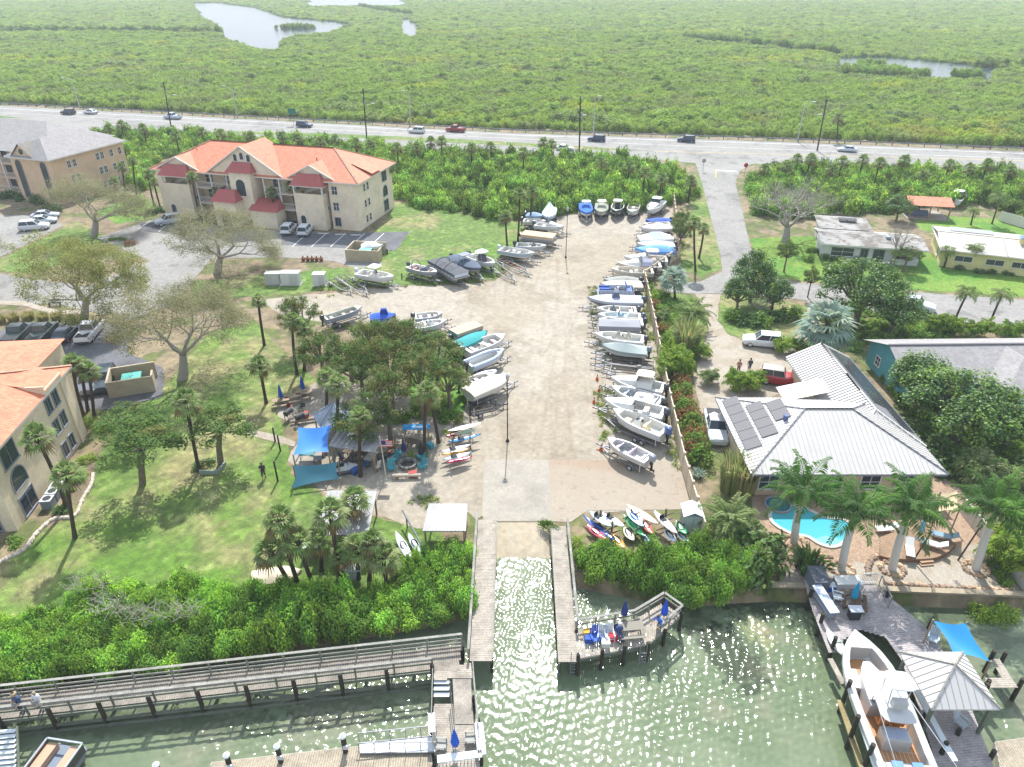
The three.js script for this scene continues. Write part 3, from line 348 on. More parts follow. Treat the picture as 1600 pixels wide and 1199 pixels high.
hedgeMass('shoreline_mangroves', 'mangrove bushes between the ramp pier and the pool garden', [[905, 878], [935, 872], [975, 885], [1040, 880], [1100, 862], [1160, 868], [1200, 905], [1150, 930], [1075, 946], [1040, 930], [1000, 915], [920, 900]], .58, .82, 1, 3.2, CLUMP.mang, 602, 'mangrove', .7, 2.1);
hedgeMass('roadside_thicket', 'tall green thicket between the highway and the boat lot', [[596, 246], [640, 242], [760, 247], [880, 254], [960, 258], [1020, 264], [1064, 276], [1085, 310], [1052, 322], [1000, 330], [900, 332], [850, 342], [780, 345], [640, 322], [606, 305]], 1.8, 1.7, 2, 5.6, CLUMP.hedge, 603, 'shrubs', .65, 2.2);
hedgeMass('roadside_thicket', 'green thicket behind the orange-roofed condo building', [[60, 222], [150, 214], [240, 214], [420, 222], [598, 236], [600, 262], [585, 270], [400, 250], [250, 250], [228, 300], [205, 295], [208, 250], [60, 240]], 1.8, 1.7, 2, 5, CLUMP.hedge, 604, 'shrubs', .65, 2.2);
hedgeMass('roadside_thicket', 'green thicket between the side road and the ranch houses', [[1172, 284], [1200, 270], [1300, 266], [1400, 270], [1640, 280], [1640, 318], [1540, 322], [1440, 322], [1390, 332], [1300, 335], [1262, 345], [1185, 335]], 1.8, 1.7, 2, 5, CLUMP.hedge, 605, 'shrubs', .65, 2.2);
hedgeMass('roadside_thicket', 'thicket in the upper right corner behind the pavilion', [[1560, 325], [1680, 330], [1680, 350], [1600, 342]], 1.8, 1.6, 2, 4, CLUMP.hedge, 606);
hedgeMass('garden_groundcover', 'low leafy groundcover between the metal roof and the teal house', [[1365, 560], [1440, 565], [1600, 600], [1640, 640], [1640, 760], [1560, 790], [1505, 752], [1450, 690], [1395, 620]], 1, 1, .5, 1.7, CLUMP.hedge, 607, 'groundcover', .8, 1.9);
hedgeMass('garden_groundcover', 'low leafy groundcover around the silver palm and driveway trees', [[1240, 548], [1275, 515], [1290, 478], [1330, 484], [1420, 500], [1460, 512], [1500, 520], [1500, 530], [1370, 534], [1330, 552]], 1, .95, .4, 1.4, CLUMP.hedge, 608, 'groundcover', .8, 1.9);
hedgeMass('garden_groundcover', 'leafy strip of garden behind the panel wall', [[1010, 446], [1036, 462], [1062, 500], [1088, 548], [1078, 590], [1058, 600], [1036, 520]], .9, .9, .4, 1.5, CLUMP.hedge, 609, 'groundcover', .8, 1.9);
// ---------- buildings ----------
const stucco = (rgb, s) => mat([.82, .82, .82], .9, { map: patina(rgb, .1, 9, 256, s), bumpMap: T.bumpFine, bumpScale: .008 });
T.tileBump = texture(256, 2.4, (u, v) => { const c = (u * 8) % 1, r = (v * 6) % 1; return 255 * (.25 + .55 * Math.sin(c * PI) * 1 + .2 * (1 - r)); }, false);
T.tile = texture(512, 2.4 * 4, (u, v) => { const ci = Math.floor(u * 32), ri = Math.floor(v * 24), h = Math.abs(Math.sin(ci * 12.9898 + ri * 78.233) * 43758.5453) % 1, n = N16(u, v); return mix([232, 151, 114], [212, 122, 90], h * .7 + n * .5).map((x) => x * (.92 + N64(u, v) * .14)); });
const tileMat = mat([.74, .72, .7], .75, { map: T.tile, bumpMap: T.tileBump, bumpScale: .05 }), ridgeTile = mat([.62, .4, .28], .8), redRoof = mat([.34, .08, .07], .7, { bumpMap: T.tileBump, bumpScale: .04 });
T.shingle = texture(512, 8, (u, v) => { const ri = Math.floor(v * 40), ci = Math.floor(u * 26 + (ri % 2) * .5), h = Math.abs(Math.sin(ci * 12.9 + ri * 78.2) * 43758.5) % 1; const k = .92 + h * .1 + (N16(u, v) - .5) * .14; return [164 * k, 160 * k, 158 * k]; });
const shingleMat = mat([.74, .73, .73], .95, { map: T.shingle, bumpMap: T.shingle, bumpScale: .006 }), shingleTan = mat([.6, .57, .5], .95, { map: T.shingle, bumpMap: T.shingle, bumpScale: .006 });
T.stain = texture(512, 14, (u, v) => { const a = ss(.45, .7, N8(u, v)), b = ss(.58, .75, N16(u + .4, v)); return mix(mix([206, 204, 200], [150, 142, 134], a), [120, 92, 72], b * .6).map((x) => x * (.9 + N64(u, v) * .16)); });
const whiteTrim = flat('#cfccc4', .6), metalRoof = mat([.6, .585, .57], .5, { map: patina([226, 222, 216], .05, 10, 256, .3) }), seamM = mat([.45, .44, .43], .5), metalEdge = mat([.2, .21, .25], .5), glassDark = phys([.03, .045, .055], .08, { ior: 1.5 }), woodFrame = flat('#8d7a63');
const metalDull = mat([.3, .3, .31], .6, { metalness: .1, map: patina([220, 218, 212], .12, 5, 256, .6) });
function slopeGeo(planes) { // each plane: points, the first two along its eave; uv follow the slope
  const pos = [], uv = [];
  for (const q of planes) { const u = q[1].clone().sub(q[0]).normalize(), n = u.clone().cross(q[2].clone().sub(q[0])).normalize(), v = n.clone().cross(u); for (let i = 1; i < q.length - 1; i++) for (const k of [q[0], q[i], q[i + 1]]) { pos.push(k.x, k.y, k.z); const d = k.clone().sub(q[0]); uv.push(d.dot(u), d.dot(v)); } }
  const g = new THREE.BufferGeometry(); g.setAttribute('position', new THREE.Float32BufferAttribute(pos, 3)); g.setAttribute('uv', new THREE.Float32BufferAttribute(uv, 2)); g.computeVertexNormals(); return g;
}
const hipPlanes = (x0, x1, z0, z1, e, r, along = 'x', in0 = 1, in1 = 1) => { // z1 is the front
  const cz = (z0 + z1) / 2, cx = (x0 + x1) / 2, d = along === 'x' ? (z1 - z0) / 2 : (x1 - x0) / 2;
  if (along === 'x') { const a = V(x0 + d * in0, r, cz), b = V(x1 - d * in1, r, cz); return [[V(x0, e, z1), V(x1, e, z1), b, a], [V(x1, e, z0), V(x0, e, z0), a, b], [V(x0, e, z0), V(x0, e, z1), a], [V(x1, e, z1), V(x1, e, z0), b]]; }
  const a = V(cx, r, z1 - d * in1), b = V(cx, r, z0 + d * in0); return [[V(x1, e, z1), V(x1, e, z0), b, a], [V(x0, e, z0), V(x0, e, z1), a, b], [V(x0, e, z1), V(x1, e, z1), a], [V(x1, e, z0), V(x0, e, z0), b]];
};
const eaveSkirt = (x0, x1, z0, z1, e, t = .22) => new MB().box((x0 + x1) / 2, e - t / 2 - .004, (z0 + z1) / 2, x1 - x0 - .06, t, z1 - z0 - .06);
function frame(name, label, category, O, u) { return thing(name, label, category, null, V(O[0], 0, O[1]), Math.atan2(-u[1], u[0])); }
const winCache = {};
function windowOn(parent, x, y, z, w, h, yaw, o = {}) {
  const key = [w, h, o.arch, o.dark].join(), c = winCache[key] ??= (() => {
    const f = new MB(), p = new MB(), t = .09;
    if (o.arch) { const R = w / 2, n = 8, pts = []; for (let i = 0; i <= n; i++) pts.push([Math.cos(PI * i / n) * R, h / 2 - R + Math.sin(PI * i / n) * R]); const full = [[R, -h / 2], ...pts, [-R, -h / 2]]; for (let i = 0; i < full.length; i++) { const a = full[i], b = full[(i + 1) % full.length]; f.bar(V(a[0], a[1], .03), V(b[0], b[1], .03), t, .1); } const tr = THREE.ShapeUtils.triangulateShape(full.map((q) => new THREE.Vector2(...q)), []); for (const [a, b, d] of tr) p.tri(V(...full[a], .02), V(...full[b], .02), V(...full[d], .02)); }
    else { f.box(0, h / 2, .03, w + t, t, .1).box(0, -h / 2, .05, w + t + .1, t, .16).box(-w / 2, 0, .03, t, h, .1).box(w / 2, 0, .03, t, h, .1); if (w > .8) f.box(0, 0, .03, .05, h, .06); if (h > 1 && !o.dark) f.box(0, 0, .034, w, .05, .06); p.box(0, 0, .01, w, h, .03); }
    return { f: f.geo(), p: p.geo() };
  })();
  const m = part(o.name ?? 'window', c.f, o.dark ? metalEdge : whiteTrim, parent); m.position.set(x, y, z); m.rotation.y = yaw; part('pane', c.p, glassDark, m); return m;
}
function railing(parent, a, b, h, m, gap = .35, post = .05) { const mb = new MB(), d = b.clone().sub(a), n = Math.max(2, Math.round(d.length() / gap)); mb.bar(a.clone().add(V(0, h, 0)), b.clone().add(V(0, h, 0)), .09, .07).bar(a.clone().add(V(0, .12, 0)), b.clone().add(V(0, .12, 0)), .06, .05); for (let i = 0; i <= n; i++) { const q = a.clone().addScaledVector(d, i / n); mb.bar(q, q.clone().add(V(0, h, 0)), post, post); } return mb.to('railing', m, parent); }

{ // ---- condo with the orange tile roof
  const g = frame('condo_building', 'three storey cream condo with orange tile roof and red porch roofs', 'building', [-65.3, -131.9], [.966, .258]), W = stucco([232, 216, 190], .1), W2 = stucco([222, 206, 186], .5);
  new MB().box(20, 4.2, -8.7, 40, 8.4, 12.6).box(.9, 4.2, -1.2, 1.8, 8.4, 2.4).box(37.4, 4.2, -1.2, 5.2, 8.4, 2.4).to('wall', W, g);
  const roof = part('roof', slopeGeo(hipPlanes(-.8, 40.8, -15.8, .5, 8.45, 12.3)), tileMat, g); eaveSkirt(-.8, 40.8, -15.8, .5, 8.45).to('fascia', whiteTrim, roof); ridgeCaps(hipPlanes(-.8, 40.8, -15.8, .5, 8.45, 12.3), roof, ridgeTile, .3);
  const gable = (x0, x1, zf, zb, e, pk) => { const c = (x0 + x1) / 2; const m = part('gable_roof', slopeGeo([[V(x1, e, zf), V(x1, e, zb), V(c, pk, zb), V(c, pk, zf)], [V(x0, e, zb), V(x0, e, zf), V(c, pk, zf), V(c, pk, zb)]]), tileMat, g); new MB().tri(V(x0 + .25, e - .1, zf - .3), V(x1 - .25, e - .1, zf - .3), V(c, pk - .12, zf - .3)).to('gable_wall', W, m); new MB().bar(V(x0, e - .06, zf - .02), V(c, pk - .06, zf - .02), .1, .2).bar(V(x1, e - .06, zf - .02), V(c, pk - .06, zf - .02), .1, .2).to('verge_board', whiteTrim, m); return m; };
  gable(.2, 9.6, .1, -8, 8.5, 10.8); gable(11, 26.4, .3, -8, 8.5, 13.4); gable(26.8, 36.4, .1, -8, 8.5, 10.9);
  part('rear_roof', slopeGeo(hipPlanes(-2.6, 5, -17.5, -10, 8.0, 10, 'x')), tileMat, g); new MB().box(-.8, 4, -13.6, 3, 7.9, 5).to('wall', W, g); part('dormer_roof', slopeGeo([[V(40.9, 8.9, -5), V(40.9, 8.9, -9), V(37, 10.4, -9), V(37, 10.4, -5)]]), tileMat, g);
  const tower = (x0) => { const x1 = x0 + 5.6, c = x0 + 2.8; new MB().box(c, 2.8, -.6, 5.6, 5.6, 3.7).box(c, 5.95, 1.2, 5.6, .7, .14).box(x0 + .07, 5.95, 0, .14, .7, 2.3).box(x1 - .07, 5.95, 0, .14, .7, 2.3).to('porch_tower', W, g); for (const x of [x0 + .12, x1 - .12]) new MB().box(x, 7.1, 1.15, .22, 1.7, .22).to('porch_column', whiteTrim, g); const r = part('porch_roof', slopeGeo([[V(x0 - .4, 7.7, 1.7), V(x1 + .4, 7.7, 1.7), V(x1 - .7, 9.5, .15), V(x0 + .7, 9.5, .15)], [V(x1 + .4, 7.7, 1.7), V(x1 + .4, 7.7, -1.5), V(x1 - .7, 9.5, -1.4), V(x1 - .7, 9.5, .15)], [V(x0 - .4, 7.7, -1.5), V(x0 - .4, 7.7, 1.7), V(x0 + .7, 9.5, .15), V(x0 + .7, 9.5, -1.4)]]), redRoof, g); new MB().box(c, 7.62, .1, 6.3, .14, 3.1).to('soffit', whiteTrim, r); windowOn(g, x0 + 1.3, 1.25, 1.26, 1.1, 2.5, 0, { arch: 1, name: 'doorway' }); windowOn(g, x1 + .01, 3.6, -.2, .6, .8, PI / 2); new MB().bar(V(x0 + .6, 5.7, -1.6), V(x1 - 1, 7.2, -1.6), .3, .5).to('stair_flight', whiteTrim, g); };
  tower(2); tower(28.6);
  const bay = (x0, x1) => { const c = (x0 + x1) / 2, w = x1 - x0; new MB().box(c, 2.7, -1.2, w, .25, 2.3).box(c, 5.5, -1.2, w, .25, 2.3).box(c, 8.2, -1.2, w, .3, 2.3).to('balcony_slab', W2, g); for (const x of [x0 + .15, c, x1 - .15]) new MB().box(x, 4.1, -.15, .24, 8, .24).to('column', whiteTrim, g); for (const y of [2.82, 5.62]) { railing(g, V(x0, y, -.1), V(x1, y, -.1), 1, whiteTrim, .3, .05); for (const dx of [-w / 3.4, w / 3.4]) windowOn(g, c + dx, y + 1.15, -2.39, 1.5, 1.6, 0); } for (const dx of [-w / 4, w / 4]) windowOn(g, c + dx, 1.1, -2.39, 1, 2.1, 0, { name: 'door', dark: 1 }); };
  bay(8, 14.8); bay(22, 28.4);
  new MB().box(18.6, 4.7, -.4, 4.2, 9.4, 4).to('stair_tower', W, g); part('tower_roof', slopeGeo([[V(16, 9.2, 1.9), V(21.2, 9.2, 1.9), V(20.4, 10.7, .2), V(16.8, 10.7, .2)], [V(21.2, 9.2, 1.9), V(21.2, 9.2, -1.5), V(20.4, 10.7, -1.5), V(20.4, 10.7, .2)], [V(16, 9.2, -1.5), V(16, 9.2, 1.9), V(16.8, 10.7, .2), V(16.8, 10.7, -1.5)]]), redRoof, g); windowOn(g, 18.6, 6.6, 1.61, 1.9, 3, 0, { arch: 1, name: 'arched_panel' });
  for (const [x, y, w] of [[17.4, 11.4, .8], [18.7, 11.7, .8], [20, 11.4, .8]]) windowOn(g, x, y, .02, w, 1.3, 0, { arch: 1 });
  new MB().box(16, 2.3, 1.9, 4.4, 4.6, 3.6).to('entrance_porch', W, g); part('entrance_roof', slopeGeo([[V(13.4, 4.5, 4.1), V(18.6, 4.5, 4.1), V(17.6, 6.3, 2.2), V(14.4, 6.3, 2.2)], [V(18.6, 4.5, 4.1), V(18.6, 4.5, 0), V(17.6, 6.3, 0), V(17.6, 6.3, 2.2)], [V(13.4, 4.5, 0), V(13.4, 4.5, 4.1), V(14.4, 6.3, 2.2), V(14.4, 6.3, 0)]]), redRoof, g); windowOn(g, 16, 1.5, 3.72, 1.9, 2.9, 0, { arch: 1, name: 'doorway' });
  new MB().box(23, 1.6, 1.3, 5, 3.2, 3).to('garage_block', W, g); part('garage_roof', slopeGeo([[V(20.2, 3.1, 3.1), V(25.8, 3.1, 3.1), V(25, 4.6, 0), V(20.2, 4.6, 0)], [V(25.8, 3.1, 3.1), V(25.8, 3.1, 0), V(25, 4.6, 0)]]), redRoof, g); windowOn(g, 24, 4.9, -.02, 2.4, 1.6, 0, { arch: 1 });
  for (const y of [1.2, 3.9, 6.7]) { windowOn(g, 35.9, y + .2, .03, 1.1, 1.5, 0, { dark: y < 2 }); windowOn(g, 40.01, y + .2, -3, .8, 1.3, PI / 2); windowOn(g, 40.01, y + .2, -4.4, .8, 1.3, PI / 2); windowOn(g, 40.01, y + .3, -11.5, 1.9, 2, PI / 2, { arch: y === 3.9, dark: 1 }); windowOn(g, -.01, y + .2, -5, 1, 1.4, -PI / 2); }
  for (const [x, z] of [[6, -5], [12, -6], [13, -5.6], [25, -6], [26, -5.6], [27, -6.2], [31, -4]]) new MB().cyl(V(x, 9.6, z), V(x, 11.3, z), .09, .09, 6).to('vent_pipe', flat('#8a4a38'), g);
}
{ // ---- beige condo with the grey roof, far left
  const g = frame('condo_building', 'beige brick condo with grey roof at the left edge', 'building', [-88, -137.9], [.947, .32]), W = stucco([214, 184, 152], .2);
  new MB().box(-5, 4.3, -9, 10, 8.6, 18).box(-26, 4.3, -13, 32, 8.6, 15).to('wall', W, g);
  const r = part('roof', slopeGeo([...hipPlanes(-10.7, .7, -18.7, .7, 8.65, 11.6, 'z', 1, .75), ...hipPlanes(-44, -5, -21.5, -4.6, 8.7, 12.6)]), shingleMat, g, 'grey shingle hip roof'); eaveSkirt(-10.7, .7, -18.7, .7, 8.65).to('fascia', whiteTrim, r);
  new MB().tri(V(-9, 8.66, .2), V(-3.4, 8.66, .2), V(-6.2, 11, .2)).to('gable_wall', W, g); part('gable_roof', slopeGeo([[V(-3.2, 8.6, .5), V(-3.2, 8.6, -4), V(-6.2, 11.2, -4), V(-6.2, 11.2, .5)], [V(-9.2, 8.6, -4), V(-9.2, 8.6, .5), V(-6.2, 11.2, .5), V(-6.2, 11.2, -4)]]), shingleTan, g); new MB().cyl(V(-6.2, 9.7, .2), V(-6.2, 9.7, .32), .5, .5, 14).to('round_vent', flat('#2c4a3c'), g);
  for (const x of [-8.2, -1.9]) windowOn(g, x, 4.4, .01, 1.5, 7.2, 0, { arch: 1, dark: 1 });
  for (const y of [1.3, 4.1, 6.9]) for (const z of [-4, -5.3, -11, -12.2, -14.6, -16.8]) windowOn(g, .01, y, z, .85, 1.4, PI / 2);
  for (const y of [0, 2.85, 5.7]) { new MB().box(-16, y + .1, -4.6, 11.5, .25, 2).to('balcony_slab', W, g); railing(g, V(-21.5, y + .2, -3.7), V(-10.3, y + .2, -3.7), 1, whiteTrim, .3); for (const x of [-12.5, -15.5, -18.5]) windowOn(g, x, y + 1.4, -5.49, 1.5, 1.9, 0, { dark: 1 }); }
  for (const x of [-10.4, -14, -17.6, -21.4]) new MB().box(x, 4.3, -3.7, .28, 8.6, .28).to('column', whiteTrim, g); part('balcony_roof', slopeGeo([[V(-22, 8.5, -3.3), V(-10, 8.5, -3.3), V(-10, 9.4, -5.4), V(-22, 9.4, -5.4)]]), shingleMat, g);
}
{ // ---- orange roofed condo, lower left
  const g = frame('condo_building', 'cream condo corner with orange tile roof beside the lower lawn', 'building', [-40.7, -44.4], [.994, -.1065]), W = stucco([226, 208, 180], .35);
  new MB().box(-11, 3.7, -7.1, 22, 7.4, 14.2).box(-13, 3.7, -17, 20, 7.4, 7).to('wall', W, g);
  const r = part('roof', slopeGeo(hipPlanes(-22.5, .5, -14.7, .5, 7.45, 10.6)), tileMat, g); eaveSkirt(-22.5, .5, -14.7, .5, 7.45).to('fascia', whiteTrim, r); ridgeCaps(hipPlanes(-22.5, .5, -14.7, .5, 7.45, 10.6), r, ridgeTile, .3); part('rear_roof', slopeGeo(hipPlanes(-22.5, -2.6, -20.8, -10, 7.44, 9.1)), tileMat, g);
  part('dormer_roof', slopeGeo([[V(.62, 7.9, -9.2), V(.62, 7.9, -12.6), V(-3.4, 8.9, -12.6), V(-3.4, 8.9, -9.2)]]), tileMat, g, 'bright orange shed dormer'); new MB().box(-1.4, 7.9, -9.3, 3.8, .8, .12).box(.45, 7.7, -10.9, .1, .5, 3.2).to('dormer_cheek', W, g);
  for (const y of [1.2, 3.7, 6]) { windowOn(g, .01, y, -9.9, .95, 1.45, PI / 2, { dark: 1 }); windowOn(g, .01, y, -11.3, .95, 1.45, PI / 2, { dark: 1 }); windowOn(g, .01, y - .1, -2.6, 2.2, 1.9, PI / 2, { arch: y === 3.7, dark: 1 }); windowOn(g, -1.9, y - .1, .01, 1.8, 1.9, 0, { dark: 1 }); windowOn(g, -5.5, y - .1, .01, 1.8, 1.9, 0, { dark: 1 }); }
  new MB().box(.06, 3.6, -12.9, .24, 7.3, .6).to('pilaster', W, g);
}
function seams(planes, step, parent, m, w = .05, h = .05, name = 'roof_seams') { // standing seams running up each roof plane
  const mb = new MB(); for (const q of planes) { const u = q[1].clone().sub(q[0]), L = u.length(); u.normalize(); const n = u.clone().cross(q[2].clone().sub(q[0])).normalize(); if (n.y < 0) n.negate(); const v = n.clone().cross(u); const up = q[2].clone().sub(q[0]).dot(v) > 0 ? v : v.clone().negate(); const pts = q.map((p) => { const d = p.clone().sub(q[0]); return [d.dot(u), d.dot(up)]; }); for (let x = step / 2; x < L; x += step) { const ys = []; for (let i = 0; i < pts.length; i++) { const a = pts[i], b = pts[(i + 1) % pts.length]; if ((a[0] - x) * (b[0] - x) < 0) ys.push(a[1] + (b[1] - a[1]) * (x - a[0]) / (b[0] - a[0])); } if (ys.length > 1) { const lo = Math.min(...ys), hi = Math.max(...ys), o = q[0].clone().addScaledVector(u, x).addScaledVector(n, h / 2); mb.bar(o.clone().addScaledVector(up, lo), o.clone().addScaledVector(up, hi), w, h); } } } const k = mb.to(name, m, parent); k.userData.kind = 'stuff'; return k;
}
function ridgeCaps(planes, parent, m, w = .18) { const mb = new MB(); for (const q of planes) for (let i = 1; i < q.length; i++) { const a = q[i], b = q[(i + 1) % q.length]; mb.bar(a.clone().add(V(0, .05, 0)), b.clone().add(V(0, .05, 0)), w, .05); } return mb.to('ridge_caps', m, parent); }
{ // ---- house with the white metal roof beside the pool
  const g = frame('metal_roof_house', 'tan house with white standing-seam metal hip roof by the pool', 'house', [20.3, -48.2], [1, 0]), W = stucco([206, 186, 158], .6);
  new MB().box(8.4, 1.4, -6.4, 15.6, 2.8, 11.2).box(13.3, 1.4, -15.5, 5.6, 2.8, 9).to('wall', W, g);
  const A = hipPlanes(0, 16.8, -12.5, 0, 2.9, 5.5), B = hipPlanes(9.9, 16.9, -20.9, -4, 2.92, 4.7, 'z', .02, 1), r = part('roof', slopeGeo(A), metalRoof, g), r2 = part('wing_roof', slopeGeo(B), metalRoof, g);
  seams(A, .42, r, seamM, .035, .045); seams(B, .42, r2, seamM, .06, .08); ridgeCaps(A, r, metalEdge, .12); ridgeCaps([B[0], B[1]], r2, metalRoof); eaveSkirt(0, 16.8, -12.5, 0, 2.9).to('gutter', metalEdge, r); eaveSkirt(9.9, 16.9, -20.9, -12, 2.92).to('gutter', whiteTrim, r2);
  const C = [[V(9.9, 3, -13.9), V(9.9, 3, -11), V(12.4, 3.9, -11), V(12.4, 3.9, -13.9)]]; const r3 = part('porch_roof', slopeGeo([[V(6.6, 3.1, -14.2), V(6.6, 3.1, -11.5), V(11, 4.2, -11.5), V(11, 4.2, -14.2)]]), metalRoof, g); seams([[V(6.6, 3.1, -14.2), V(6.6, 3.1, -11.5), V(11, 4.2, -11.5), V(11, 4.2, -14.2)]], .42, r3, seamM);
  // solar mats on the left slope, dark panels on the right
  const L = A[2], el = L[1].clone().sub(L[0]).normalize(), nl = el.clone().cross(L[2].clone().sub(L[0])).normalize(); if (nl.y < 0) nl.negate(); const upl = V(.924, .383, 0).normalize();
  const mat1 = mat([.12, .115, .12], .75, { bumpMap: T.bumpFine, bumpScale: .02 }), mats = (o, el, up, nn, s0, s1, v0, v1, n, name, m) => { for (let i = 0; i < n; i++) { const a = s0 + (s1 - s0) * i / n + .03, b = s0 + (s1 - s0) * (i + 1) / n - .03, c = (s, v) => o.clone().addScaledVector(el, s).addScaledVector(up, v).addScaledVector(nn, .12), q = [c(a, v0), c(b, v0), c(b, v1), c(a, v1)], mb = new MB(), d = nn.clone().multiplyScalar(-.06); mb.quad(...q); for (let k = 0; k < 4; k++) mb.quad(q[k], q[k].clone().add(d), q[(k + 1) % 4].clone().add(d), q[(k + 1) % 4]); mb.to(name, m, g); } };
  const oL = V(0, 2.9, -12.5), eL = V(0, 0, 1), uL = V(6.25, 2.6, 0).normalize(), nL = V(-2.6, 6.25, 0).normalize();
  mats(oL, eL, uL, nL, 1.0, 9.4, .5, 1.95, 6, 'solar_mat', mat1); mats(oL, eL, uL, nL, 3, 8.4, 2.25, 3.7, 4, 'solar_mat', mat1); mats(oL, eL, uL, nL, 3.6, 6.7, 4, 5.4, 2, 'solar_mat', mat1);
  const pv = phys([.05, .055, .065], .2, { clearcoat: .6, clearcoatRoughness: .1 }); const oR = V(16.85, 2.92, 0), eR = V(0, 0, -1), uR = V(-3.5, 1.8, 0).normalize(), nR = V(1.8, 3.5, 0).normalize(); mats(oR, eR, uR, nR, 5.6, 20.2, .35, 1.75, 8, 'solar_panel', pv); mats(oR, eR, uR, nR, 9, 20.2, 1.9, 3.2, 6, 'solar_panel', pv);
  new MB().box(4.4, 4.9, -5.6, .35, .7, .35).to('roof_vent', flat('#54648c'), g); for (const x of [1.6, 4.2, 7.2, 10.4, 13.5]) windowOn(g, x + .4, 1.5, -.79, 1.7, 1.5, 0); windowOn(g, .59, 1.5, -4, 1.3, 1.3, -PI / 2); windowOn(g, .59, 1.5, -9, 1.3, 1.3, -PI / 2);
}
{ // ---- teal house
  const g = frame('teal_house', 'teal house with long grey shingle roof behind the leafy tree', 'house', [41.6, -63.9], [.999, -.02]), W = stucco([86, 158, 166], .2);
  const ga = [[V(-.6, 2.75, .4), V(34, 2.75, .4), V(34, 4.7, -4.8), V(-.6, 4.7, -4.8)], [V(34, 2.75, -10), V(-.6, 2.75, -10), V(-.6, 4.7, -4.8), V(34, 4.7, -4.8)]], X = [[V(7.2, 2.6, 3.8), V(17, 2.6, 3.8), V(12.1, 4.6, -1.6)], [V(17, 2.6, 3.8), V(17, 2.6, -2), V(12.1, 4.6, -4.8), V(12.1, 4.6, -1.6)], [V(7.2, 2.6, -2), V(7.2, 2.6, 3.8), V(12.1, 4.6, -1.6), V(12.1, 4.6, -4.8)]];
  const r = part('roof', slopeGeo(ga), shingleMat, g); part('wing_roof', slopeGeo(X), shingleMat, g, 'hipped grey wing roof'); new MB().bar(V(-.6, 4.74, -4.8), V(34, 4.74, -4.8), .3, .06).to('ridge_cap', flat('#4a4a4e'), r); new MB().box(16.7, 1.35, -4.8, 33.2, 2.7, 9.4).box(12.1, 1.25, 1.5, 8.8, 2.5, 4).to('wall', W, g); new MB().tri(V(.1, 2.7, -.1), V(.1, 2.7, -9.5), V(.1, 4.6, -4.8)).to('gable_wall', W, g); windowOn(g, .09, 1.5, -7, 1, 1.1, -PI / 2); for (const x of [2, 4.6]) windowOn(g, x, 1.4, -.09, 1.4, 1.2, 0); new MB().bar(V(7.1, 2.52, 3.85), V(17, 2.52, 3.85), .12, .22).to('fascia', flat('#3f8a94'), g);
  part('lanai_roof', slopeGeo(hipPlanes(8.5, 18, 4.4, 9, 2.2, 2.9)), shingleMat, g);
}
{ // ---- white house with the stained flat roof
  const g = frame('ranch_house', 'low white ranch house with stained pale roof behind bare tree', 'house', [49, -107.4], [.97, .22]), W = stucco([214, 216, 216], .3), st = mat([.46, .45, .44], .9, { map: T.stain });
  new MB().box(7.2, 1.4, -3.6, 14, 2.8, 6.6).box(4.4, 1.4, -10, 7.2, 2.8, 6.4).to('wall', W, g); const r = part('roof', slopeGeo([[V(-.6, 2.85, .6), V(15, 2.85, .6), V(15, 3.35, -4), V(-.6, 3.35, -4)], [V(15, 2.8, -7.4), V(-.6, 2.8, -7.4), V(-.6, 3.35, -4), V(15, 3.35, -4)]]), st, g); part('rear_roof', slopeGeo([[V(.2, 2.95, -7.3), V(8.6, 2.95, -7.3), V(8.6, 3.15, -14), V(.2, 3.15, -14)]]), st, g); eaveSkirt(-.6, 15, -7.4, .6, 2.84).to('fascia', whiteTrim, r);
  windowOn(g, 3, 1.5, -.28, 3.4, 1.4, 0); windowOn(g, 6.2, 1.15, -.28, 1.1, 2.1, 0, { name: 'door', dark: 1 }); windowOn(g, 8.3, 1.15, -.28, 1.6, 2.1, 0, { dark: 1 }); windowOn(g, 11.5, 1.5, -.28, 2.4, 1.2, 0); const b = new MB(); b.box(5.2, 3.5, -11.5, 2.8, .1, 1.2); for (const x of [4, 5.2, 6.4]) b.box(x, 3.3, -11.5, .1, .4, .1); b.to('roof_rack', flat('#3a4048'), g); new MB().box(9.8, 3.45, -3, .7, .3, .7).to('roof_vent', flat('#8a97a6'), g);
}
